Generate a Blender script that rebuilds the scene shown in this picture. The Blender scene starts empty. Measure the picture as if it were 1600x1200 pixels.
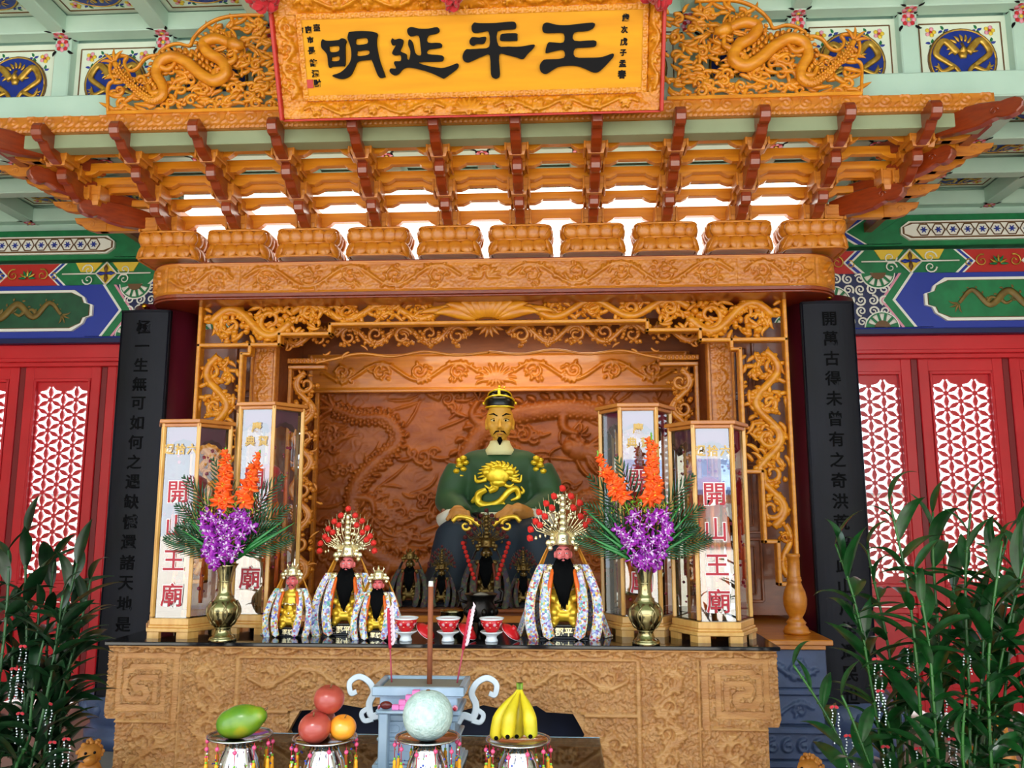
import bpy, math, random
import numpy as np
from mathutils import Vector, Matrix
pi = math.pi
R = random.Random(11)

# ---------------------------------------------------------------- camera, world, exposure
scene = bpy.context.scene
COL = scene.collection
FPX = 1300.0
CAM = Vector((0.51, -3.6, 1.65))
TILT = math.atan(200 / FPX)
YAW = math.atan(70 * math.cos(TILT) / FPX)
fw = Vector((-math.sin(YAW) * math.cos(TILT), math.cos(YAW) * math.cos(TILT), math.sin(TILT)))
rt = Vector((math.cos(YAW), math.sin(YAW), 0))
up = Vector((math.sin(YAW) * math.sin(TILT), -math.cos(YAW) * math.sin(TILT), math.cos(TILT)))
cd = bpy.data.cameras.new('camera')
cam = bpy.data.objects.new('camera', cd)
COL.objects.link(cam)
cd.sensor_width = 36
cd.lens = 36 * FPX / 1600
cd.clip_start = 0.05
m = Matrix((rt, up, -fw)).transposed().to_4x4()
m.translation = CAM
cam.matrix_world = m
scene.camera = cam
scene.view_settings.view_transform = 'Standard'
scene.view_settings.look = 'None'
scene.view_settings.gamma = 1
scene.view_settings.use_curve_mapping = False
scene.view_settings.exposure = 1.2
scene.cycles.max_bounces = 7
scene.cycles.diffuse_bounces = 4
scene.cycles.glossy_bounces = 3
scene.cycles.transparent_max_bounces = 12
scene.cycles.caustics_reflective = False
scene.cycles.caustics_refractive = False
scene.cycles.sample_clamp_indirect = 6

world = bpy.data.worlds.new('daylight')
scene.world = world
world.use_nodes = True
bg = world.node_tree.nodes['Background']
bg.inputs[0].default_value = (0.80, 0.90, 1.0, 1)
bg.inputs[1].default_value = 1.7


def lamp(name, kind, loc, rot, energy, color, size=None, sizey=None, angle=None):
    l = bpy.data.lights.new(name, kind)
    l.energy = energy
    l.color = color
    if kind == 'AREA':
        l.shape = 'RECTANGLE'
        l.size = size
        l.size_y = sizey or size
    if kind == 'SUN':
        l.angle = angle
    if kind in ('POINT', 'SPOT'):
        l.shadow_soft_size = size or 0.05
    o = bpy.data.objects.new(name, l)
    COL.objects.link(o)
    o.location = loc
    o.rotation_euler = rot
    return o


# hazy low daylight that comes in through the open temple front
lamp('sun', 'SUN', (0, -9, 6), (math.radians(37), 0, math.radians(-14)), 5.0, (1.0, 0.97, 0.92), angle=math.radians(25))


def P(px, py, Y):
    """the world point on the plane y = Y that the photograph shows at pixel px, py"""
    d = fw + rt * ((px - 800) / FPX) + up * ((600 - py) / FPX)
    t = (Y - CAM.y) / d.y
    return CAM + d * t


def PX(px, py, Y):
    return P(px, py, Y).x


def PZ(px, py, Y):
    return P(px, py, Y).z


# ---------------------------------------------------------------- materials
def lin(h):
    h = h.lstrip('#')
    out = []
    for i in (0, 2, 4):
        c = int(h[i:i + 2], 16) / 255
        out.append(c / 12.92 if c <= 0.04045 else ((c + 0.055) / 1.055) ** 2.4)
    return (*out, 1)


MATS = {}


def mat(name, c1, c2=None, rough=0.5, metal=0.0, scale=8, stretch=(1, 1, 1), bump=0.0, bscale=40, coat=0.0,
        detail=4, spec=0.5, dist=0.0, emit=None, alpha=None, contrast=(0.3, 0.7), sheen=0.0, voronoi=False):
    if name in MATS:
        return MATS[name]
    m = bpy.data.materials.new(name)
    MATS[name] = m
    m.use_nodes = True
    nt = m.node_tree
    b = nt.nodes['Principled BSDF']
    b.inputs['Base Color'].default_value = lin(c1)
    b.inputs['Roughness'].default_value = rough
    b.inputs['Metallic'].default_value = metal
    b.inputs['Specular IOR Level'].default_value = spec
    if coat:
        b.inputs['Coat Weight'].default_value = coat
        b.inputs['Coat Roughness'].default_value = 0.12
    if sheen:
        b.inputs['Sheen Weight'].default_value = sheen
    tc = nt.nodes.new('ShaderNodeTexCoord')
    mp = nt.nodes.new('ShaderNodeMapping')
    mp.inputs['Scale'].default_value = stretch
    nt.links.new(tc.outputs['Object'], mp.inputs[0])
    if c2:
        if voronoi:
            n = nt.nodes.new('ShaderNodeTexVoronoi')
            n.inputs['Scale'].default_value = scale
            src = n.outputs['Color']
        else:
            n = nt.nodes.new('ShaderNodeTexNoise')
            n.inputs['Scale'].default_value = scale
            n.inputs['Detail'].default_value = detail
            n.inputs['Distortion'].default_value = dist
            src = n.outputs['Fac']
        nt.links.new(mp.outputs[0], n.inputs['Vector'])
        r = nt.nodes.new('ShaderNodeValToRGB')
        cols = [c1, c2] if isinstance(c2, str) else [c1] + list(c2)
        els = r.color_ramp.elements
        lo, hi = contrast
        for i, c in enumerate(cols):
            p = lo + (hi - lo) * i / (len(cols) - 1)
            e = els[i] if i < 2 else els.new(p)
            e.position = p
            e.color = lin(c)
        nt.links.new(src, r.inputs[0])
        nt.links.new(r.outputs[0], b.inputs['Base Color'])
    if bump:
        n2 = nt.nodes.new('ShaderNodeTexNoise')
        n2.inputs['Scale'].default_value = bscale
        n2.inputs['Detail'].default_value = 3
        nt.links.new(mp.outputs[0], n2.inputs['Vector'])
        bp = nt.nodes.new('ShaderNodeBump')
        bp.inputs['Strength'].default_value = bump
        bp.inputs['Distance'].default_value = 0.01
        nt.links.new(n2.outputs['Fac'], bp.inputs['Height'])
        nt.links.new(bp.outputs[0], b.inputs['Normal'])
    if emit:
        b.inputs['Emission Color'].default_value = lin(emit[0])
        b.inputs['Emission Strength'].default_value = emit[1]
    if alpha is not None:
        b.inputs['Alpha'].default_value = alpha
    return m


WG = mat('golden_camphor_wood', '#cf7a10', '#ea9c22', rough=0.36, scale=5, stretch=(1, 4, 6), bump=0.12, bscale=60, coat=0.2)
WO = mat('orange_carved_wood', '#b8660f', '#d48522', rough=0.36, scale=5, stretch=(1, 4, 8), bump=0.15, bscale=60, coat=0.35)
WB = mat('orange_beam_wood', '#c47014', '#e0921f', rough=0.3, scale=4, stretch=(.6, 6, 10), bump=0.06, bscale=60, coat=0.5)
WR = mat('red_brown_wood', '#7b2a0c', '#94380f', rough=0.3, scale=6, stretch=(2, 2, 8), bump=0.05, coat=0.6)
WN = mat('shaded_niche_wood', '#88400f', '#a5581b', rough=0.48, spec=.3, scale=5, stretch=(1, 3, 3), bump=0.1, coat=0.08)  # same wood as the frame; the niche's shade is put into its tone
WT = mat('tan_carved_wood', '#b0763f', '#cb9659', rough=0.45, scale=7, stretch=(1, 3, 3), bump=0.45, bscale=55, coat=0.1, dist=1)
WC = mat('case_frame_wood', '#d79a4a', '#e8b566', rough=0.35, scale=9, stretch=(4, 4, 1), bump=0.04, coat=0.3)
WD = mat('dark_inner_wood', '#7a3d16', '#96501f', rough=0.4, scale=6, stretch=(1, 3, 3), bump=0.1, coat=0.3)
GREEN = mat('pale_green_paint', '#b4d4c6', '#c2e0d2', rough=0.45, scale=3, bump=0.03)
GREEN2 = mat('pale_green_panel_paint', '#dcead8', '#e8f3e2', rough=0.5, scale=3)
WHITE = mat('white_paint', '#f1efe4', rough=0.6)
BLUE = mat('deep_blue_paint', '#142a80', '#1b3596', rough=0.4, scale=20)
NAVY = mat('navy_paint', '#10194c', rough=0.4)
GOLDP = mat('gold_paint', '#b58428', '#e0b653', rough=0.35, metal=0.6, scale=30)
GOLDY = mat('bright_gold_leaf', '#e8b80e', '#ffe03a', rough=0.28, metal=0.45, scale=25)
RED = mat('red_lacquer', '#c6141f', '#d31c27', rough=0.4, scale=3, bump=0.03, coat=0.2)
REDD = mat('dark_red_lacquer', '#7d0c14', rough=0.45)
MAROON = mat('maroon_column_lacquer', '#56121f', '#641829', rough=0.35, scale=3, coat=0.3)
BLACK = mat('black_glossy_stone', '#0b0b10', '#15151c', rough=0.08, scale=40, spec=0.6)
INK = mat('black_ink', '#07070c', rough=0.6, spec=.15)
BOARD = mat('black_lacquer_board', '#08080f', '#12121f', rough=0.55, spec=.25, scale=3, stretch=(1, 1, .4), bump=0.03)
PGREEN = mat('green_paint', '#0f6a3c', '#168049', rough=0.45, scale=10)
DGREEN = mat('dark_green_paint', '#12432a', '#1c5636', rough=0.45, scale=12)
PRED = mat('vermilion_paint', '#c02820', rough=0.45)
PYEL = mat('yellow_paint', '#e8c53a', rough=0.45)
PBLUE = mat('ultramarine_paint', '#22379e', rough=0.45)
PINKP = mat('pink_paint', '#e79ab0', rough=0.45)
BROWNP = mat('brown_paint', '#6b4a26', rough=0.5)
BRASS = mat('antique_brass', '#8f8458', '#b5aa80', rough=0.17, metal=1.0, scale=12)
SILVER = mat('polished_steel', '#c9ccd2', rough=0.12, metal=1.0)
PEWTER = mat('blue_grey_pewter', '#a3bcd4', '#bdd2e6', rough=0.36, metal=0.35, scale=10)
STONE = mat('blue_grey_stone', '#35425f', '#46557a', rough=0.5, scale=6, bump=0.25, bscale=20)
LEAF = mat('glossy_leaf', '#0a2e10', '#14481a', rough=0.28, scale=6, spec=0.6)
LEAFL = mat('light_leaf', '#5c9a1e', '#86bf35', rough=0.4, scale=20)
STEM = mat('bamboo_stem', '#144012', '#2a661e', rough=0.3, scale=8)
REDC = mat('red_cloth', '#c01224', rough=0.7, sheen=0.4)
ORANGE = mat('orange_silk_thread', '#e8560c', '#f4741c', rough=0.5, scale=40, stretch=(6, 6, 1))


def glass_mat():
    m = bpy.data.materials.new('case_glass')
    m.use_nodes = True
    nt = m.node_tree
    nt.nodes.clear()
    out = nt.nodes.new('ShaderNodeOutputMaterial')
    mx = nt.nodes.new('ShaderNodeMixShader')
    tr = nt.nodes.new('ShaderNodeBsdfTransparent')
    tr.inputs[0].default_value = (0.95, 0.97, 0.97, 1)
    gl = nt.nodes.new('ShaderNodeBsdfGlossy')
    gl.inputs['Roughness'].default_value = 0.02
    fr = nt.nodes.new('ShaderNodeFresnel')
    fr.inputs[0].default_value = 1.75
    nt.links.new(fr.outputs[0], mx.inputs[0])
    nt.links.new(tr.outputs[0], mx.inputs[1])
    nt.links.new(gl.outputs[0], mx.inputs[2])
    nt.links.new(mx.outputs[0], out.inputs[0])
    return m


GLASS = glass_mat()


# ---------------------------------------------------------------- mesh builder
class MB:
    def __init__(s):
        s.v, s.n, s.l, s.t, s.s, s.m = [], 0, [], [], [], []

    def add(s, v, faces, smooth=False, mi=0):
        v = np.asarray(v, float).reshape(-1, 3)
        if isinstance(faces, np.ndarray):
            s.l.append((faces + s.n).ravel())
            k, c = faces.shape[1], faces.shape[0]
            s.t.append(np.full(c, k))
        else:
            s.l.append(np.array([i + s.n for f in faces for i in f], int))
            c = len(faces)
            s.t.append(np.array([len(f) for f in faces], int))
        s.s.append(np.full(c, bool(smooth)))
        s.m.append(np.full(c, mi))
        s.v.append(v)
        s.n += len(v)
        return s

    def merge(s, o, M=None, mi=None):
        off = s.n
        for v in o.v:
            if M is not None:
                A = np.array(M)
                v = v @ A[:3, :3].T + A[:3, 3]
            s.v.append(v)
        s.n += o.n
        s.l += [a + off for a in o.l]
        s.t += o.t
        s.s += o.s
        s.m += o.m if mi is None else [np.full(len(a), mi) for a in o.m]
        return s

    def mesh(s, name, off=(0, 0, 0)):
        me = bpy.data.meshes.new(name)
        v = np.concatenate(s.v) - np.array(off)
        l = np.concatenate(s.l).astype(np.int32)
        t = np.concatenate(s.t).astype(np.int32)
        me.vertices.add(len(v))
        me.vertices.foreach_set('co', v.astype(np.float32).ravel())
        me.loops.add(len(l))
        me.loops.foreach_set('vertex_index', l)
        me.polygons.add(len(t))
        st = np.zeros(len(t), np.int32)
        st[1:] = np.cumsum(t)[:-1]
        me.polygons.foreach_set('loop_start', st)
        me.polygons.foreach_set('loop_total', t)
        me.polygons.foreach_set('use_smooth', np.concatenate(s.s))
        me.polygons.foreach_set('material_index', np.concatenate(s.m).astype(np.int32))
        me.update(calc_edges=True)
        me.validate()
        return me

    # --- shapes
    def box(s, c, d, bev=0.0, M=None, mi=0):
        hx, hy, hz = d[0] / 2, d[1] / 2, d[2] / 2
        b = min(bev, hx * .9, hy * .9, hz * .9)
        if b <= 0:
            v = [(x, y, z) for x in (-hx, hx) for y in (-hy, hy) for z in (-hz, hz)]
            f = [(0, 1, 3, 2), (4, 6, 7, 5), (0, 4, 5, 1), (2, 3, 7, 6), (0, 2, 6, 4), (1, 5, 7, 3)]
        else:
            v, f, ix = [], [], {}
            for i, sx in enumerate((-1, 1)):
                for j, sy in enumerate((-1, 1)):
                    for k, sz in enumerate((-1, 1)):
                        ix[i, j, k, 0] = len(v); v.append((sx * hx, sy * (hy - b), sz * (hz - b)))
                        ix[i, j, k, 1] = len(v); v.append((sx * (hx - b), sy * hy, sz * (hz - b)))
                        ix[i, j, k, 2] = len(v); v.append((sx * (hx - b), sy * (hy - b), sz * hz))
            q = [(0, 0), (1, 0), (1, 1), (0, 1)]
            for i in (0, 1):
                f.append([ix[i, a, c_, 0] for a, c_ in (q if i else q[::-1])])
                f.append([ix[a, i, c_, 1] for a, c_ in (q[::-1] if i else q)])
                f.append([ix[a, c_, i, 2] for a, c_ in (q if i else q[::-1])])
            for a in (0, 1):
                for c_ in (0, 1):
                    f.append([ix[a, c_, 0, 0], ix[a, c_, 1, 0], ix[a, c_, 1, 1], ix[a, c_, 0, 1]])
                    f.append([ix[a, 0, c_, 0], ix[a, 1, c_, 0], ix[a, 1, c_, 2], ix[a, 0, c_, 2]])
                    f.append([ix[0, a, c_, 1], ix[1, a, c_, 1], ix[1, a, c_, 2], ix[0, a, c_, 2]])
                    for e in (0, 1):
                        f.append([ix[a, c_, e, 0], ix[a, c_, e, 1], ix[a, c_, e, 2]])
        v = np.array(v, float)
        if M is not None:
            A = np.array(M)
            v = v @ A[:3, :3].T
        return s.add(v + np.array(c), f, False, mi)

    def prism(s, poly, a, b, plane='xz', bev=0.0, mi=0, smooth=False):
        """polygon extruded along the third axis from a to b"""
        p = np.array(poly, float)
        n = len(p)
        lay = [(p, a), (p, b)]
        if bev:
            q = inset(p, bev)
            sg = 1 if b > a else -1
            lay = [(q, a), (p, a + sg * bev), (p, b - sg * bev), (q, b)]
        v = []
        for q, h in lay:
            for x, y in q:
                v.append({'xz': (x, h, y), 'yz': (h, x, y), 'xy': (x, y, h)}[plane])
        f = [list(range(n))[::-1], [n * (len(lay) - 1) + i for i in range(n)]]
        s.add(v, f, False, mi)
        s.n -= len(v)
        s.v.pop()
        f = [(k * n + i, k * n + (i + 1) % n, (k + 1) * n + (i + 1) % n, (k + 1) * n + i) for k in range(len(lay) - 1) for i in range(n)]
        return s.add(v, f, smooth, mi)

    def lathe(s, prof, c=(0, 0, 0), n=24, mi=0, smooth=True, rib=None, cap=True):
        """prof: (radius, z) pairs"""
        prof = np.array(prof, float)
        a = np.arange(n) * 2 * pi / n
        rr = prof[:, 0][:, None] * np.ones(n)[None, :]
        if rib:
            rr = rr * (1 + rib[1] * np.abs(np.cos(a * rib[0] / 2))[None, :] * (prof[:, 0] > prof[:, 0].max() * .5)[:, None])
        v = np.stack([rr * np.cos(a), rr * np.sin(a), prof[:, 1][:, None] * np.ones(n)], -1).reshape(-1, 3) + np.array(c)
        k = len(prof)
        i, j = np.meshgrid(np.arange(k - 1), np.arange(n), indexing='ij')
        j2 = (j + 1) % n
        f = np.stack([i * n + j, i * n + j2, (i + 1) * n + j2, (i + 1) * n + j], -1).reshape(-1, 4)
        s.add(v, f, smooth, mi)
        if cap:
            fs = []
            if prof[0, 0] > 1e-4:
                fs.append(list(range(n))[::-1])
            if prof[-1, 0] > 1e-4:
                fs.append([(k - 1) * n + q for q in range(n)])
            if fs:
                s.n -= len(v)
                s.v.pop()
                s.add(v, fs, False, mi)
        return s

    def ball(s, c, r, n=10, mi=0, M=None, sc=(1, 1, 1)):
        a = np.linspace(-pi / 2, pi / 2, max(4, n // 2 + 1))
        prof = np.stack([np.cos(a), np.sin(a)], -1)
        prof[0, 0] = prof[-1, 0] = 1e-5
        t = MB().lathe(prof * r, n=n, cap=False)
        S = np.diag([*sc, 1.0])
        A = (np.array(M) if M is not None else np.eye(4)) @ S
        A = A.copy()
        A[:3, 3] = c
        return s.merge(t, A, mi)

    def tube(s, pts, rad, n=8, flat=None, mi=0, cap=True, fdir=(0, 1, 0), smooth=True):
        """swept tube; flat squashes it along fdir (strokes lying in the plane across fdir)"""
        p = np.array(pts, float)
        k = len(p)
        r = np.full(k, rad, float) if np.isscalar(rad) else np.array(rad, float)
        t = np.gradient(p, axis=0)
        t /= np.linalg.norm(t, axis=1)[:, None] + 1e-12
        if flat is not None:
            y = np.tile(np.array(fdir, float), (k, 1))
            b = np.cross(t, y)
            b /= np.linalg.norm(b, axis=1)[:, None] + 1e-12
            yy = y * flat
        else:
            ref = np.eye(3)[np.argmin(np.abs(t[0]))]
            b = np.zeros_like(p)
            x = np.cross(t[0], ref)
            for i in range(k):
                x = x - t[i] * np.dot(x, t[i])
                x /= np.linalg.norm(x) + 1e-12
                b[i] = x
            yy = np.cross(t, b)
        a = np.arange(n) * 2 * pi / n
        v = p[:, None, :] + r[:, None, None] * (np.cos(a)[None, :, None] * b[:, None, :] + np.sin(a)[None, :, None] * yy[:, None, :])
        v = v.reshape(-1, 3)
        i, j = np.meshgrid(np.arange(k - 1), np.arange(n), indexing='ij')
        j2 = (j + 1) % n
        f = np.stack([i * n + j, i * n + j2, (i + 1) * n + j2, (i + 1) * n + j], -1).reshape(-1, 4)
        s.add(v, f, smooth, mi)
        if cap:
            s.n -= len(v)
            s.v.pop()
            s.add(v, [list(range(n))[::-1], [(k - 1) * n + q for q in range(n)]], False, mi)
        return s

    def grid(s, V, smooth=True, mi=0):
        """V: array (a, b, 3)"""
        a, b = V.shape[:2]
        i, j = np.meshgrid(np.arange(a - 1), np.arange(b - 1), indexing='ij')
        f = np.stack([i * b + j, (i + 1) * b + j, (i + 1) * b + j + 1, i * b + j + 1], -1).reshape(-1, 4)
        return s.add(V.reshape(-1, 3), f, smooth, mi)


def inset(p, d):
    p = np.asarray(p, float)
    ar = 0.5 * np.sum(p[:, 0] * np.roll(p[:, 1], -1) - np.roll(p[:, 0], -1) * p[:, 1])
    sg = 1 if ar > 0 else -1
    e = np.roll(p, -1, 0) - p
    e /= np.linalg.norm(e, axis=1)[:, None] + 1e-12
    nrm = np.stack([-e[:, 1], e[:, 0]], -1) * sg
    m_ = nrm + np.roll(nrm, 1, 0)
    m_ /= np.maximum(np.linalg.norm(m_, axis=1)[:, None], 1e-6)
    k = 1 / np.maximum(0.5, np.sum(m_ * nrm, 1))
    return p + m_ * (d * k)[:, None]


WL = {}


def put(name, mb, mats, parent=None, loc=None, kind=None, label=None, local=False):
    """link one mesh object; world-space geometry unless local"""
    base = WL.get(parent.name, Vector((0, 0, 0))) if parent else Vector(loc or (0, 0, 0))
    me = mb if isinstance(mb, bpy.types.Mesh) else mb.mesh(name, (0, 0, 0) if local else tuple(base))
    if not me.materials:
        for x in (mats if isinstance(mats, (list, tuple)) else [mats]):
            me.materials.append(x)
    o = bpy.data.objects.new(name, me)
    COL.objects.link(o)
    if parent:
        o.parent = parent
        WL[o.name] = WL.get(parent.name, Vector((0, 0, 0)))
    else:
        o.location = base
        WL[o.name] = Vector(base)
    if kind:
        o['kind'] = kind
    if label:
        o['label'] = label
    return o


def thing(name, label, cat, loc=(0, 0, 0), group=None, kind=None):
    o = bpy.data.objects.new(name, None)
    o.empty_display_size = 0.05
    COL.objects.link(o)
    o.location = loc
    WL[o.name] = Vector(loc)
    tag(o, label, cat, group, kind)
    return o


def tag(o, label=None, cat=None, group=None, kind=None):
    if label:
        o['label'] = label
    if cat:
        o['category'] = cat
    if group:
        o['group'] = group
    if kind:
        o['kind'] = kind
    return o


def dup(src, loc=None, label=None, parent=None, rotz=None, scale=None, group=None):
    c = src.copy()
    COL.objects.link(c)
    if parent:
        c.parent = parent
    if loc is not None:
        c.location = loc
        WL[c.name] = Vector(loc)
    if rotz is not None:
        c.rotation_euler = (c.rotation_euler[0], c.rotation_euler[1], rotz)
    if scale is not None:
        c.scale = scale if hasattr(scale, '__len__') else (scale,) * 3
    if label:
        c['label'] = label
    if group:
        c['group'] = group
    for ch in list(src.children):
        dup(ch, parent=c)
    return c


def struct(name, mb, mats, parent=None, label=None):
    o = put(name, mb, mats, parent)
    if not parent:
        o['kind'] = 'structure'
    return o


def fuse(mb, voxel=0.01, smooth=4):
    """one continuous skin around overlapping lumps"""
    me = mb.mesh('tmp')
    o = bpy.data.objects.new('tmp', me)
    COL.objects.link(o)
    r = o.modifiers.new('r', 'REMESH')
    r.mode = 'VOXEL'
    r.voxel_size = voxel
    if smooth:
        s_ = o.modifiers.new('s', 'SMOOTH')
        s_.factor = 0.5
        s_.iterations = smooth
    dg = bpy.context.evaluated_depsgraph_get()
    ev = o.evaluated_get(dg)
    e = ev.to_mesh()
    n = len(e.vertices)
    v = np.zeros(n * 3)
    e.vertices.foreach_get('co', v)
    out = MB()
    nl = len(e.loops)
    l = np.zeros(nl, int)
    e.loops.foreach_get('vertex_index', l)
    t = np.zeros(len(e.polygons), int)
    e.polygons.foreach_get('loop_total', t)
    out.v = [v.reshape(-1, 3)]
    out.n = n
    out.l = [l]
    out.t = [t]
    out.s = [np.full(len(t), True)]
    out.m = [np.full(len(t), 0)]
    ev.to_mesh_clear()
    bpy.data.objects.remove(o)
    bpy.data.meshes.remove(me)
    return out


def text_mb(body, size, depth, bold=0.0, res=3):
    """lettering standing in the xz plane, facing -y, centred on the origin"""
    c = bpy.data.curves.new('t', 'FONT')
    c.body = body
    c.size = size
    c.extrude = depth / 2
    c.offset = bold
    c.resolution_u = res
    o = bpy.data.objects.new('t', c)
    COL.objects.link(o)
    dg = bpy.context.evaluated_depsgraph_get()
    me = bpy.data.meshes.new_from_object(o.evaluated_get(dg))
    v = np.zeros(len(me.vertices) * 3)
    me.vertices.foreach_get('co', v)
    v = v.reshape(-1, 3)
    l = np.zeros(len(me.loops), int)
    me.loops.foreach_get('vertex_index', l)
    t = np.zeros(len(me.polygons), int)
    me.polygons.foreach_get('loop_total', t)
    v[:, 0] -= (v[:, 0].min() + v[:, 0].max()) / 2
    v[:, 1] -= (v[:, 1].min() + v[:, 1].max()) / 2
    w = np.stack([v[:, 0], -v[:, 2], v[:, 1]], -1)
    out = MB()
    out.v, out.n, out.l, out.t = [w], len(w), [l], [t]
    out.s, out.m = [np.full(len(t), False)], [np.full(len(t), 0)]
    bpy.data.objects.remove(o)
    bpy.data.curves.remove(c)
    bpy.data.meshes.remove(me)
    return out


def plate(outer, holes, y0, y1, mi=0):
    """flat plate in the xz plane with holes, from y0 to y1"""
    c = bpy.data.curves.new('p', 'CURVE')
    c.dimensions = '2D'
    c.fill_mode = 'BOTH'
    c.extrude = abs(y1 - y0) / 2
    for pts in [outer] + holes:
        sp = c.splines.new('POLY')
        sp.points.add(len(pts) - 1)
        for i, (x, z) in enumerate(pts):
            sp.points[i].co = (x, z, 0, 1)
        sp.use_cyclic_u = True
    o = bpy.data.objects.new('p', c)
    COL.objects.link(o)
    dg = bpy.context.evaluated_depsgraph_get()
    me = bpy.data.meshes.new_from_object(o.evaluated_get(dg))
    v = np.zeros(len(me.vertices) * 3)
    me.vertices.foreach_get('co', v)
    v = v.reshape(-1, 3)
    l = np.zeros(len(me.loops), int)
    me.loops.foreach_get('vertex_index', l)
    t = np.zeros(len(me.polygons), int)
    me.polygons.foreach_get('loop_total', t)
    out = MB()
    w = np.stack([v[:, 0], -v[:, 2] + (y0 + y1) / 2, v[:, 1]], -1)
    out.v, out.n, out.l, out.t = [w], len(w), [l], [t]
    out.s, out.m = [np.full(len(t), False)], [np.full(len(t), mi)]
    bpy.data.objects.remove(o)
    bpy.data.curves.remove(c)
    bpy.data.meshes.remove(me)
    return out


# ---------------------------------------------------------------- ornament strokes: lists of (pts Nx2, radii N)
def smooth_path(pts, n=12):
    """Catmull-Rom through 2d or 3d points"""
    p = np.array(pts, float)
    q = np.vstack([2 * p[0] - p[1], p, 2 * p[-1] - p[-2]])
    out = []
    for i in range(len(p) - 1):
        a, b, c, d = q[i:i + 4]
        for t in np.linspace(0, 1, n, endpoint=False):
            out.append(0.5 * (2 * b + (c - a) * t + (2 * a - 5 * b + 4 * c - d) * t * t + (3 * b - a - 3 * c + d) * t ** 3))
    out.append(p[-1])
    return np.array(out)


def spiral(cx, cz, r, a0, turns, sgn, w, n=26):
    """curl that starts on radius r at angle a0 and winds inwards to a bud"""
    t = np.linspace(0, 1, n)
    a = a0 + sgn * turns * 2 * pi * t
    rr = r * (1 - t * 0.86)
    rad = w * (1 - 0.55 * t)
    rad[-3:] = w * np.array([.7, .95, .75])
    return (np.stack([cx + rr * np.cos(a), cz + rr * np.sin(a)], -1), rad)


def leafstroke(x, z, ang, ln, w, bend=0.6, n=9):
    t = np.linspace(0, 1, n)
    a = ang + bend * t * t * 1.6
    dx = np.cumsum(np.cos(a)) * ln / n
    dz = np.cumsum(np.sin(a)) * ln / n
    rad = w * np.sin(pi * np.clip(t * .9 + .1, 0, 1)) ** .8 * (1 - .3 * t) + w * .06
    return (np.stack([x + dx, z + dz], -1), rad)


def vine(x0, x1, zc, amp, halfs, w, rnd, leaves=1.0, phase=0.0, flip=1):
    """running scroll: a wavy stem, a curl in each hollow, leaves all along"""
    S = []
    n = halfs * 14
    t = np.linspace(0, 1, n)
    x = x0 + (x1 - x0) * t
    ph = phase + pi * halfs * t
    z = zc + flip * amp * np.sin(ph)
    S.append((np.stack([x, z], -1), np.full(n, w)))
    hw = (x1 - x0) / halfs
    dr = 1 if x1 > x0 else -1
    for k in range(halfs):
        xc = x0 + hw * (k + .5 - phase / pi)
        sg = flip * (1 if k % 2 == 0 else -1)
        r = min(abs(hw) * .38, amp * 1.05)
        zc2 = zc - sg * amp * .12
        S.append(spiral(xc, zc2, r, -sg * dr * .2 + (pi if dr > 0 else 0), 1.35, -sg * dr, w * .85))
        for q in range(int(7 * leaves)):
            a = rnd.uniform(0, 2 * pi)
            rr = r * rnd.uniform(.35, 1.0)
            S.append(leafstroke(xc + rr * math.cos(a), zc2 + rr * math.sin(a), a + rnd.uniform(-.6, .9), r * rnd.uniform(.35, .6), w * .9, rnd.uniform(-1, 1)))
        for q in range(int(5 * leaves)):
            xx = xc + hw * rnd.uniform(-.5, .5)
            zz = zc + sg * amp * (math.cos((xx - xc) / hw * pi)) * 1.0
            S.append(leafstroke(xx, zz, sg * pi / 2 + rnd.uniform(-1.1, 1.1), amp * rnd.uniform(.35, .7), w * .8, rnd.uniform(-1, 1)))
    return S


def cloud(cx, cz, r, rnd, w=None):
    w = w or r * .16
    S = [spiral(cx, cz, r * .55, rnd.uniform(0, 6), 1.3, rnd.choice((-1, 1)), w)]
    for k in range(3):
        a = rnd.uniform(0, 6.28)
        S.append(spiral(cx + r * .7 * math.cos(a), cz + r * .45 * math.sin(a), r * .33, a, 1.1, rnd.choice((-1, 1)), w * .8, 16))
    S.append(leafstroke(cx + r * .4, cz, rnd.uniform(-.4, .4), r * 1.3, w, .5))
    S.append(leafstroke(cx - r * .4, cz, pi + rnd.uniform(-.4, .4), r * 1.3, w, -.5))
    return S


def swap(S):
    return [(p[:, ::-1].copy(), r) for p, r in S]


def mirror(S, xc=0.0):
    return [(np.stack([2 * xc - p[:, 0], p[:, 1]], -1), r) for p, r in S]


def clip(S, x0, x1, z0, z1):
    out = []
    for p, r in S:
        q = p.copy()
        q[:, 0] = np.clip(q[:, 0], x0 + r, x1 - r)
        q[:, 1] = np.clip(q[:, 1], z0 + r, z1 - r)
        out.append((q, r))
    return out


def strokes3d(mb, S, y, flat=0.9, n=6, jitter=0.0, rnd=R, mi=0):
    for p, r in S:
        yy = y + rnd.uniform(-jitter, jitter)
        q = np.stack([p[:, 0], np.full(len(p), yy), p[:, 1]], -1)
        mb.tube(q, r, n=n, flat=flat, mi=mi)
    return mb


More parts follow.
